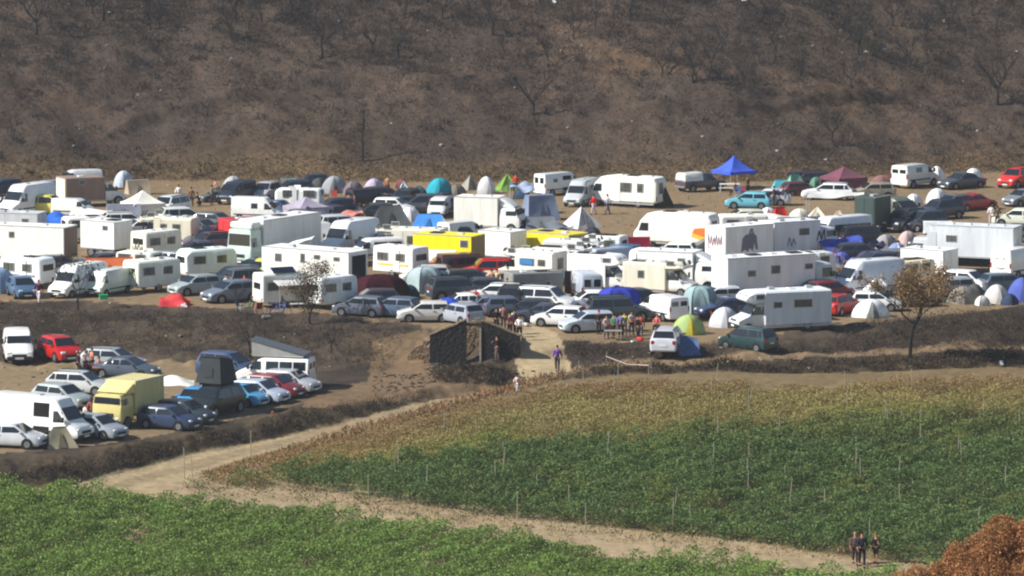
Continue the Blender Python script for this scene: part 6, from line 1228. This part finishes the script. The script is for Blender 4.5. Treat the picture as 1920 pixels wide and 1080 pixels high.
# ================================================================ ruined stone hut and rubble
def hut():
    a, b = G1(806, 684), G1(966, 690); z = min(a.z, b.z) - .2; r = put_thing('stone_hut', 'roofless burnt stone hut beside the dirt track', 'ruin', Vector((a.x, a.y, 0)), 0)
    d = Vector((b.x - a.x, b.y - a.y, 0)); r.rotation_euler = (0, 0, math.atan2(d.y, d.x) + R(17)); r.location.z = a.z; Ln = d.length
    def wall(name, pts, y0, y1, col, axis='y'):
        m = MB(); q0 = [(p[0], y0, p[1]) for p in pts]; q1 = [(p[0], y1, p[1]) for p in pts]
        if axis == 'x': q0 = [(y0, p[0], p[1]) for p in pts]; q1 = [(y1, p[0], p[1]) for p in pts]
        m.poly(q0, col).poly(q1[::-1], col)
        for i in range(len(pts)): j = (i + 1) % len(pts); m.poly([q0[i], q0[j], q1[j], q1[i]], col)
        return (name, fixn(m.mesh(name)), None)
    P = [wall('front_wall', [(0, -.5), (2.5, -.5), (2.5, 3.0), (2.3, 2.95), (1.6, 2.6), (.8, 2.3), (0, 1.9)], 0, .45, 'shaded_stone'), wall('front_wall', [(3.5, -.5), (Ln, -.5), (Ln, 1.9), (Ln - .7, 2.15), (4.7, 2.5), (3.9, 2.8), (3.5, 2.9)], 0, .45, 'shaded_stone'),
         wall('side_wall', [(.0, -.5), (5.2, -.5), (5.2, 1.0), (4.3, 1.35), (3.2, 1.25), (2.4, 1.5), (1.2, 1.45), (0, 1.55)], 0, -.45, 'stone', 'x'), wall('side_wall', [(.0, -.5), (5.2, -.5), (5.2, 1.2), (3.8, 1.3), (2.6, 1.6), (1.2, 1.4), (0, 1.5)], Ln - .45, Ln, 'stone', 'x'),
         wall('back_wall', [(0, -.5), (Ln, -.5), (Ln, 1.2), (4.2, 1.9), (2.8, 2.3), (1.2, 1.7), (0, 1.1)], 5.2, 5.65, 'stone'), wall('inner_wall', [(.45, -.3), (4.6, -.3), (4.6, 1.8), (2.6, 2.6), (.45, 1.8)], 2.6, 2.9, 'stone'),
         wall('outer_wall', [(-1.6, -.5), (-.05, -.5), (-.05, 1.3), (-1.2, .9), (-1.6, .3)], 1.2, 1.6, 'stone'),
         ('door_post', MB().box(3.42, 3.54, -.08, .12, -.4, 2.4, 'pale_post', .02).mesh('door_post'), None), ('lintel_beam', MB().box(2.3, 3.7, .05, .3, 2.6, 2.76, 'charwood', .02).mesh('lintel_beam'), None),
         ('fallen_beam', MB().cyl((.8, .9, .2), (2.2, 2.4, 1.5), .09, .08, 'charwood', 6).mesh('fallen_beam'), None)]
    def coping(pts, y0=-.04, y1=.5):
        m = MB()
        for p, q in zip(pts[:-1], pts[1:]): m.slab([(p[0], y0, p[1]), (q[0], y0, q[1]), (q[0], y1, q[1]), (p[0], y1, p[1])], (p[1] - q[1], 0, q[0] - p[0]), .09, 'paleston')
        return ('coping', m.mesh('coping'), None)
    P += [coping([(-.05, 1.87), (.8, 2.27), (1.6, 2.57), (2.5, 2.98)]), coping([(3.5, 2.9), (3.9, 2.8), (4.7, 2.5), (Ln - .7, 2.15), (Ln + .05, 1.88)])]
    put_parts(r, P, (90, 80, 70))
def stonemat(name, c1, c2):
    m, nt, b = newmat(name); vo = nt.nodes.new('ShaderNodeTexVoronoi'); vo.inputs['Scale'].default_value = 5.5; tc = nt.nodes.new('ShaderNodeTexCoord'); nt.links.new(tc.outputs['Object'], vo.inputs['Vector'])
    cr = nt.nodes.new('ShaderNodeMix'); cr.data_type = 'RGBA'; cr.inputs[6].default_value = tuple(C(*c1)) + (1,); cr.inputs[7].default_value = tuple(C(*c2)) + (1,); sx = nt.nodes.new('ShaderNodeSeparateColor')
    nt.links.new(vo.outputs['Color'], sx.inputs[0]); nt.links.new(sx.outputs[0], cr.inputs[0]); noise_mix(nt, cr.outputs[2], b.inputs['Base Color'], 5, .3); b.inputs['Roughness'].default_value = .95
    bp = nt.nodes.new('ShaderNodeBump'); bp.inputs['Distance'].default_value = .06; bp.inputs['Strength'].default_value = 1; nt.links.new(vo.outputs['Distance'], bp.inputs['Height']); nt.links.new(bp.outputs[0], b.inputs['Normal']); MATS[name] = m
stonemat('stone', (96, 80, 62), (136, 114, 88)); stonemat('paleston', (110, 94, 74), (134, 116, 92)); stonemat('shaded_stone', (22, 21, 22), (36, 33, 31)); hut()  # front wall gets near-black stone, its shade put into the colour
def boulders(name, uvs, label, cat='rubble', kind='stuff', cols=((110, 96, 78), (140, 124, 100), (84, 74, 62)), smax=.3):
    m_co, m_f, cl = [], [], []
    ico = bmesh.new(); bmesh.ops.create_icosphere(ico, subdivisions=1, radius=1); V0 = np.array([v.co[:] for v in ico.verts]); F0 = [[v.index for v in f.verts] for f in ico.faces]; ico.free()
    for (u, v) in uvs:
        p = G1(u, v); s = random.uniform(.25, 1) ** 1.5 * smax; k = V0 * (1 + rng.uniform(-.3, .3, (len(V0), 1))) * np.array([s * random.uniform(.8, 1.5), s, s * random.uniform(.5, .8)]) + np.array([p.x, p.y, p.z + s * .2]); b = len(m_co) * len(V0)
        m_co.append(k); m_f += [[b + i for i in f] for f in F0]; cl.append(np.repeat([C(*random.choice(cols)) * random.uniform(.7, 1.2)], len(V0), 0))
    me = np_mesh(name, np.concatenate(m_co), np.array(m_f), MATS['twig'], False, np.concatenate(cl), 3); return link(name, me, label=label, category=cat, kind=kind)
mound = [(random.gauss(890, 42), random.gauss(706, 9)) for _ in range(420)] + [(random.uniform(700, 800), random.uniform(700, 735)) for _ in range(110)]
boulders('rubble', mound, 'heap of fallen stones in front of the ruined hut', smax=.17, cols=((84, 74, 62), (104, 92, 76), (66, 59, 51)))
boulders('loose_stones', [(random.uniform(0, 780), random.uniform(600, 760)) for _ in range(110)] + [(random.uniform(1070, 1920), random.uniform(650, 690)) for _ in range(60)], 'loose pale stones scattered over the burnt banks', cat='stones', cols=((150, 140, 120), (120, 108, 90)), smax=.16)
boulders('loose_stones', [(random.uniform(0, 1920), random.uniform(5, 300)) for _ in range(240)], 'loose stones scattered over the burnt hillside', cat='stones', cols=((120, 112, 104), (96, 86, 76), (150, 144, 136)), smax=.2)
blades('dark_brush', [(812, 704), (955, 702), (962, 720), (880, 724), (820, 720)], 5000, [(64, 56, 48), (52, 47, 42), (84, 72, 58)], (.1, .35), 'charred weeds over the rubble heap before the hut', 'brush', clump=12, wid=.04, clumpr=.5)
for (u, v, w, lb_) in [(785, 0, 18, 'white debris sheet near the top of the hill'), (415, 12, 14, 'small white debris scrap high on the slope beside the tall black trees'), (1770, 42, 9, 'lone white scrap high over the dark gully'), (1040, 28, 14, 'pale scrap by the top of the ridge'), (1395, 35, 22, 'grey white sheet lying near the top of the ridge'), (1878, 683, 10, 'white scrap lying beside the ditch under the autumn tree bank'), (637, 50, 7, 'white scrap at the foot of a thin black tree')]:
    w = w / 36; drape(G1(u, v + 4), random.uniform(-20, 20), [(-w / 2, -.2, .1), (w / 2, -.2, .12), (w / 2, .3, .3), (-w / 2, .3, .3)], (206, 206, 210), lb_, name='scrap', cat='litter', sag=-.1, poles=False, n=5)
# marker tape and posts along the verge by the track mouth
def tape(pts, label):
    r = put_thing('barrier_tape', label, 'barrier tape', G1(*pts[0]), 0); o = G1(*pts[0]); m = MB(); P = []; q = [G1(*p) - o for p in pts]
    for a, b in zip(q[:-1], q[1:]):
        mid = (a + b) / 2 + Vector((0, 0, .35))
        for s_, e_ in ((a + Vector((0, 0, .6)), mid), (mid, b + Vector((0, 0, .6)))): m.slab([s_, e_, e_ + Vector((0, 0, .05)), s_ + Vector((0, 0, .05))], (0, -1, 0), .01, 'fabric')
    P = [('tape', m.mesh('tape'), (206, 180, 168))] + [('post', MB().cyl(tuple(a), tuple(a + Vector((random.uniform(-.1, .1), 0, .95))), .025, .02, 'pale_post', 5).mesh('post'), None) for a in q]
    put_parts(r, P, (206, 180, 168))
tape([(1084, 702), (1136, 690), (1216, 702), (1222, 698)], 'sagging red and white tape on thin posts by the track mouth')

# ================================================================ camping clutter between the vehicles
def chair_parts():
    m = MB(); m.box(-.25, .25, -.25, .25, .4, .44, 'fabric', .01); s = m.mesh('seat'); m = MB(); m.slab([(-.22, -.25, .44), (-.22, .25, .44), (-.34, .25, .9), (-.34, -.25, .9)], (1, 0, .2), .03, 'fabric'); k = m.mesh('backrest')
    L_ = [MB().cyl((x, y, 0), (-x * .6, y, .42), .015, .015, 'alu', 4).mesh('leg') for x in (-.25, .25) for y in (-.24, .24)]; return s, k, L_
CH = chair_parts()
def chair(u, v, yaw, col, label, group):
    r = put_thing('camping_chair', label, 'chair', G1(u, v), yaw, group=group); put_parts(r, [('seat', CH[0], col), ('backrest', CH[1], col)] + [('leg', l, None) for l in CH[2]], col)
def ctable(u, v, yaw, col, label):
    r = put_thing('camping_table', label, 'table', G1(u, v), yaw); put_parts(r, [('table_top', MB().box(-.6, .6, -.35, .35, .66, .7, 'plastic', .01).mesh('table_top'), col)] + [('leg', MB().cyl((x, y, 0), (x, y, .66), .02, .02, 'alu', 4).mesh('leg'), None) for x in (-.5, .5) for y in (-.28, .28)], col)
CC = [(60, 66, 90), (44, 48, 52), (150, 60, 50), (60, 96, 70), (190, 186, 176), (70, 90, 130), (110, 50, 60)]
rc = random.Random(5)
for (cu, cv, su, sv, n, wh) in [(875, 562, 28, 7, 14, 'dark camping chair in the muddle behind the white saloon'), (470, 590, 30, 5, 4, 'camping chair on the terrace edge by the solar caravan'), (735, 578, 40, 4, 5, 'camping chair in the shade of the maroon tent'), (1590, 500, 34, 7, 8, 'camping chair in the shade by the blue tarp'),
     (1165, 620, 30, 3, 5, 'camping chair behind the group of friends'), (930, 556, 22, 5, 4, 'camping chair by the people near the open red car'), (1345, 606, 14, 4, 3, 'camping chair by the whitish dome tent'), (640, 372, 30, 4, 4, 'camping chair outside the far grey and lilac tents'),
     (165, 712, 18, 4, 4, 'camping chair at the lower picnic'), (1385, 368, 16, 3, 3, 'camping chair around the picnic table'), (1540, 610, 22, 5, 3, 'camping chair behind the tail of the big motorhome'), (830, 396, 20, 4, 4, 'camping chair before the turquoise dome tent')]:
    for i in range(n): chair(cu + rc.uniform(-su, su), cv + rc.uniform(-sv, sv), rc.uniform(0, 360), rc.choice(CC), wh, 'camping chairs: ' + wh.split(' in ')[-1][:40])
for (u, v, y, c_, lb_) in [(870, 566, 10, (120, 120, 118), 'grey camping table in the muddle behind the white saloon'), (178, 708, 5, (190, 120, 60), 'orange brown table of the lower picnic'), (1595, 506, 20, (90, 90, 100), 'folding table in the shade by the blue tarp'), (750, 583, 0, (160, 150, 140), 'pale folding table by the maroon tent'), (1150, 638, 0, (150, 140, 130), 'folding table before the group of friends'), (560, 590, 12, (170, 168, 160), 'white folding table under the small caravan awning')]: ctable(u, v, y, c_, lb_)
def bag(u, v, s, col, label, group=None):
    m = MB(); m.box(-s, s, -s * .6, s * .6, 0, s * .9, 'fabric', s * .35); r = put_thing('bag', label, 'bag', G1(u, v), rc.uniform(0, 360), group=group)
    put_parts(r, [('sack', m.mesh('sack', True), col), ('handle', MB().cyl((-s * .4, 0, s * .85), (0, 0, s * 1.2), .02, .02, 'trim', 4).cyl((0, 0, s * 1.2), (s * .4, 0, s * .85), .02, .02, 'trim', 4).mesh('handle'), None)], col)
for (u, v, s, c_, lb_) in [(1362, 612, .35, (60, 90, 140), 'blue duffel bag by the whitish dome tent'), (1440, 640, .3, (200, 196, 190), 'pale sack under the big motorhome nose'), (1200, 642, .3, (190, 60, 56), 'red bag near the last of the friends'), (985, 612, .3, (190, 186, 180), 'pale bag behind the almost black hatchback'), (1186, 646, .18, (226, 226, 222), 'small white bag lying on the burnt bank below the friends'), (500, 596, .35, (120, 116, 110), 'grey sack beside the bicycles'), (1560, 616, .3, (80, 76, 84), 'dark bag behind the big motorhome'), (905, 580, .3, (130, 60, 50), 'rust red bag near the seated red person'), (300, 700, .2, (206, 200, 190), 'pale bag lying alone on the lower lot')]: bag(u, v, s, c_, lb_)
# ================================================================ more of the crowded rows
car('suv', 916, 526, 188, (196, 40, 36), 'bright red off-roader with people around it, centre of the camp', 1.0)
car('hatch', 918, 545, 200, (206, 184, 156), 'beige hatchback nose before the bright red off-roader')
van('boxy', 868, 516, 20, (96, 60, 60), 'dull maroon van under the end of the yellow body', .75, win='all')
F = [('hatch', 112, 512, 10, (58, 60, 70), 'dark car in the gap below the brown trailer end'), ('hatch', 152, 520, 200, (96, 98, 104), 'grey car roof behind the orange tent'), ('sedan', 250, 510, 20, (62, 50, 56), 'dark plum saloon below the upright white trailer'), ('hatch', 336, 505, -30, (120, 126, 130), 'grey hatchback behind the rounded white caravan'),
 ('hatch', 420, 448, 210, (40, 44, 50), 'black hatchback beside the red box trailer'), ('estate', 404, 456, 215, (112, 50, 56), 'brick red estate at the corner of the red trailer'), ('hatch', 405, 430, -30, (84, 92, 94), 'mid grey hatchback above the dark ones'), ('hatch', 478, 520, 214, (66, 72, 80), 'dark slate hatchback by the yellow small van'), ('mpv', 470, 542, 30, (80, 84, 90), 'grey people carrier behind the solar caravan'),
 ('hatch', 628, 402, 200, (44, 50, 66), 'navy hatchback right behind the lilac pavilion'), ('mpv', 640, 440, 20, (200, 204, 206), 'silver people carrier beside the mint green lorry box'), ('hatch', 668, 440, 190, (226, 226, 224), 'white hatchback above the high roof white van'), ('hatch', 715, 470, 190, (196, 200, 204), 'silver hatchback between high roof van and cream motorhome'), ('hatch', 640, 500, 200, (224, 224, 220), 'white hatchback behind the long live-in trailer'),
 ('mpv', 790, 400, 190, (70, 74, 84), 'slate people carrier behind the white dome tent'), ('hatch', 848, 398, 200, (84, 80, 104), 'dusky violet hatchback beside the small head-on van'), ('hatch', 772, 398, 20, (42, 50, 54), 'black hatchback between slate off-roader and head-on van'), ('hatch', 700, 412, 190, (60, 62, 66), 'charcoal hatchback beside the pink tarp'), ('sedan', 832, 530, 10, (110, 70, 74), 'faded red saloon above the dark teal estate'),
 ('hatch', 798, 532, 190, (190, 194, 196), 'silver hatchback behind the pale tunnel tent'), ('hatch', 895, 556, 190, (64, 70, 78), 'dark grey hatchback behind the seated red person'), ('mpv', 884, 546, 10, (44, 52, 60), 'black people carrier behind the camping chairs'), ('hatch', 955, 592, 10, (90, 100, 116), 'slate blue hatchback squeezed before the black car'), ('sedan', 1018, 604, 170, (60, 64, 76), 'dark slate saloon beside the almost black hatchback'),
 ('hatch', 1200, 520, 30, (200, 206, 210), 'silver hatchback between tall motorhome and cream one'), ('hatch', 1212, 505, 200, (60, 84, 110), 'blue hatchback next to the blue people carrier'), ('hatch', 1262, 488, 170, (228, 228, 224), 'white hatchback under the striped motorhome'), ('hatch', 1330, 480, 190, (70, 72, 76), 'dark hatchback between striped motorhome and graffiti trailer'), ('hatch', 1345, 574, 200, (206, 210, 212), 'white car roof behind the navy saloon'), ('sedan', 1400, 590, 195, (84, 88, 110), 'grey violet saloon in the shade of the long lorry'),
 ('hatch', 1556, 562, 30, (120, 34, 36), 'dark red hatchback in the shade of the grey white van'), ('hatch', 1520, 560, 190, (70, 76, 84), 'dark car behind the big motorhome roof'), ('hatch', 1470, 440, 190, (120, 124, 124), 'grey car behind the grey box lorry roof'), ('hatch', 1640, 506, 200, (60, 66, 90), 'dark blue hatchback behind the yellow roofed trailer'), ('suv', 1625, 462, 10, (40, 42, 50), 'black off-roader between minibus and grey dome tent'), ('hatch', 1750, 470, 200, (74, 80, 92), 'dark hatchback in front of the expedition lorry cab'),
 ('mpv', 1730, 432, 215, (60, 66, 78), 'dark slate people carrier beside the black off-roader'), ('hatch', 1850, 452, 170, (96, 100, 108), 'grey hatchback roof behind the expedition lorry'), ('hatch', 1780, 556, 200, (150, 156, 160), 'silver hatchback behind the autumn crown'), ('hatch', 1736, 566, 10, (92, 96, 104), 'grey hatchback veiled by the autumn tree'), ('estate', 1700, 574, 10, (70, 74, 78), 'dark estate veiled by the autumn tree trunk'),
 ('hatch', 20, 476, 200, (120, 128, 140), 'grey hatchback behind the longest white trailer'), ('hatch', 4, 402, 200, (190, 196, 204), 'silver hatchback below the navy one'), ('hatch', 92, 372, 200, (60, 64, 76), 'dark hatchback behind the high roof van of the corner'), ('estate', 1540, 350, 10, (66, 58, 66), 'dark plum estate behind the white estate'), ('hatch', 1636, 372, 190, (150, 140, 120), 'sand coloured hatchback beneath the brown dome tent')]
for (k, u, v, y, c_, lb_) in F: car(k, u, v, y, c_, lb_, .98)
T = [(360, 470, 1.8, 1.2, (96, 100, 104), 'slate dome tent among the dark cars by the red trailer'), (560, 356, 1.6, 1.0, (92, 96, 110), 'dusky blue dome tent behind the low white caravan'), (663, 366, 2.0, 1.3, (112, 104, 112), 'mauve grey dome tent over the black van roof'), (598, 352, 1.4, .9, (80, 84, 82), 'small dark dome tent beside the mid grey one'), (786, 372, 1.7, 1.1, (74, 96, 104), 'petrol blue dome tent by the turquoise one'),
 (856, 366, 1.5, 1.0, (118, 112, 100), 'khaki dome tent beside the stone pyramid'), (978, 372, 1.7, 1.0, (66, 84, 104), 'navy blue dome tent behind the sitting person in blue'), (1530, 352, 1.5, 1.0, (90, 130, 110), 'dull green dome tent by the maroon pavilion'), (1686, 392, 1.6, 1.1, (214, 214, 214), 'whitish dome tent over the olive van'), (1602, 504, 1.5, .9, (120, 120, 160), 'faded violet dome tent in the tarp shade'),
 (1624, 494, 1.6, 1.0, (76, 72, 92), 'dark violet dome tent near the tarp'), (1460, 500, 1.5, .9, (226, 226, 222), 'white pup tent above the long shaded lorry'), (1348, 590, 1.6, 1.1, (98, 112, 128), 'steel blue dome tent behind the teal grey one'), (1826, 560, 1.6, 1.1, (92, 88, 84), 'dark taupe dome tent beside the grey brown one'), (1842, 572, 1.2, .7, (200, 198, 190), 'tiny white tent between dome tents on the edge'), (1893, 572, 1.1, .8, (60, 72, 96), 'small navy tent next to the blue dome'),
 (752, 352, 1.3, .8, (150, 90, 90), 'rosy little dome tent behind the slate off-roader'), (1052, 440, 1.6, .9, (70, 60, 62), 'dark brown low tent behind the grey pyramid'), (1110, 442, 1.5, .7, (60, 64, 74), 'dark flat tent in the shadow beside the grey pyramid'), (470, 366, 1.4, .9, (60, 66, 66), 'dark green small dome tent by the silver people carrier')]
for i, (u, v, w, h, c_, lb_) in enumerate(T): dome(u, v, i * 37 % 90, w + .3, w, h, c_, lb_)
S = [((595, 430), [(-1.2, -.6, 1.3), (1.0, -.6, .9), (1.0, .8, 1.4), (-1.2, .8, 1.6)], (70, 74, 92), 'dark slate tarp between lilac pavilion and mint lorry'), ((1046, 448), [(-1.4, -.8, .9), (1.2, -.8, .7), (1.2, .8, 1.1), (-1.4, .8, 1.2)], (110, 116, 124), 'grey tarp at the foot of the ridge tarp'), ((980, 400), [(-1.2, -.6, 2.3), (1.0, -.8, 2.0), (1.0, .8, 2.5), (-1.0, .8, 2.6)], (150, 164, 186), 'pale blue tarp flapping over the lorry cab'),
 ((560, 452), [(-.8, -.5, .8), (.8, -.5, .8), (.8, .5, 1.0), (-.8, .5, 1.0)], (190, 190, 190), 'white sheet in the gap behind the mint lorry'), ((1640, 480), [(-1.0, -.5, .9), (1.0, -.5, .7), (1.0, .6, 1.0), (-1.0, .6, 1.2)], (60, 62, 84), 'dark blue sheet between the dome tents'), ((690, 480), [(-1.2, -.5, 1.1), (1.2, -.5, .9), (1.2, .6, 1.3), (-1.2, .6, 1.4)], (108, 114, 124), 'grey tarp before the white car-sized van'),
 ((182, 500), [(-1.2, -.5, .6), (1.2, -.5, .5), (1.2, .6, .8), (-1.2, .6, .9)], (170, 84, 66), 'rusty sheet under the upright white trailer'), ((1225, 478), [(-1.3, -.5, .5), (1.3, -.5, .4), (1.3, .6, .7), (-1.3, .6, .7)], (50, 52, 56), 'dark ground sheet under the striped motorhome'), ((760, 560), [(-1.0, -.5, .4), (1.2, -.5, .3), (1.2, .6, .5), (-1.0, .6, .6)], (46, 60, 64), 'dark teal sheet beside the maroon tent')]
for i, ((u, v), q, c_, lb_) in enumerate(S): drape(G1(u, v), i * 13 - 20, q, c_, lb_, sag=.2, rough=.3, seed=i + 20)
F2 = [('hatch', 190, 508, 200, (70, 72, 78), 'dark grey car roof under the orange tent peak'), ('estate', 238, 430, 10, (206, 208, 206), 'white estate between upright trailer and lilac grey tent'), ('hatch', 262, 444, 200, (216, 216, 210), 'white hatchback in the gap by the cream motorhome bunk'), ('mpv', 345, 424, 15, (218, 220, 216), 'white people carrier behind the cream motorhome'), ('hatch', 556, 424, 200, (90, 90, 100), 'grey hatchback in front of the lilac pavilion'),
 ('hatch', 660, 548, 20, (54, 48, 56), 'dark plum hatchback in front of the trailer doorway'), ('hatch', 610, 520, 10, (200, 204, 208), 'silver car roof behind the brown leaved tree'), ('hatch', 548, 368, 190, (44, 52, 66), 'dark navy car behind the low white caravan'), ('hatch', 720, 380, 20, (60, 56, 60), 'dark brownish car behind the little white one'), ('hatch', 1062, 470, 20, (226, 226, 222), 'white hatchback behind the plain yellow trailer'),
 ('hatch', 1226, 540, 200, (90, 96, 104), 'slate car between the cream motorhome and the white box lorry'), ('mpv', 1200, 582, 20, (70, 78, 88), 'dark slate people carrier behind the blue tarpaulin'), ('hatch', 1492, 600, 200, (66, 72, 96), 'navy hatchback veiled by the big motorhome'), ('hatch', 1688, 500, 20, (120, 124, 128), 'grey hatchback before the white box trailer'), ('hatch', 1786, 396, 215, (90, 92, 100), 'mid grey hatchback between white dome and crimson saloon'),
 ('hatch', 1440, 384, 170, (200, 204, 206), 'silver hatchback behind the light turquoise car'), ('mpv', 1598, 442, 20, (48, 54, 58), 'black people carrier beside the dark green trailer'), ('hatch', 1900, 452, 160, (70, 74, 82), 'dark hatchback behind the painted face van'), ('hatch', 1918, 385, 220, (110, 116, 124), 'grey hatchback at the far end above the cream green one'),
 ('hatch', 560, 572, 30, (84, 80, 84), 'dull grey hatchback between the two small caravans'), ('hatch', 700, 578, 190, (60, 56, 62), 'dark hatchback behind the row near the maroon tent')]
for (k, u, v, y, c_, lb_) in F2: car(k, u, v, y, c_, lb_, .98)
blades('verge_weeds', VG, 2500, [(84, 98, 54), (98, 104, 60), (112, 104, 68)], (.08, .3), 'green weeds creeping over the bare verge', 'weeds', clump=14, wid=.06, clumpr=.6)
blades('ground_weeds', [(0, 345), (1900, 330), (1920, 420), (1200, 425), (700, 400), (0, 380)], 7000, [(112, 96, 68), (98, 86, 60), (84, 78, 54)], (.04, .16), 'sparse trampled weeds on the camp ground', 'weeds', clump=10, wid=.04, clumpr=.8)
boulders('litter', [(random.uniform(0, 1920), random.uniform(345, 575)) for _ in range(260)] + [(random.uniform(0, 560), random.uniform(695, 830)) for _ in range(50)], 'small scattered camp litter and stones on the bare ground', cat='litter', cols=((200, 198, 190), (90, 96, 120), (60, 58, 56), (150, 90, 70), (120, 110, 96)), smax=.2)

thing_of('caravan', 'caravan', 160, 454, 20, caravan_parts(3.6, 2.0, 2.1, (228, 226, 216), None, 61, .3), 'white caravan roof between blue tarp and upright trailer')
thing_of('caravan', 'caravan', 262, 520, -25, caravan_parts(3.2, 2.0, 2.0, (214, 216, 206), None, 62, .25), 'pale caravan between orange tent and flowered caravan')
thing_of('motorhome', 'motorhome', 1060, 520, -20, camper_parts(4.8, 2.1, 2.3, (228, 228, 224), True, (('R', -.8, 1.6, .5, .35),), None, 63), 'white motorhome wedged behind the tall white one')
thing_of('caravan', 'caravan', 1230, 520, 160, caravan_parts(3.8, 2.0, 2.2, (232, 230, 222), None, 64, .3), 'white caravan squeezed under the white box lorry')
van('sprinter', 560, 470, 205, (228, 228, 224), 'white high roof van hidden behind the mint green lorry', .85)
van('sprinter', 1470, 466, 28, (220, 222, 224), 'white van roof above the long shaded lorry', .85)
van('t5', 806, 480, 20, (222, 222, 216), 'white van roof between cream motorhome and yellow body', .95)
thing_of('caravan', 'caravan', 1520, 524, 30, caravan_parts(3.4, 2.0, 2.1, (214, 218, 220), None, 65, .3), 'small white caravan at the nose of the long shaded lorry')
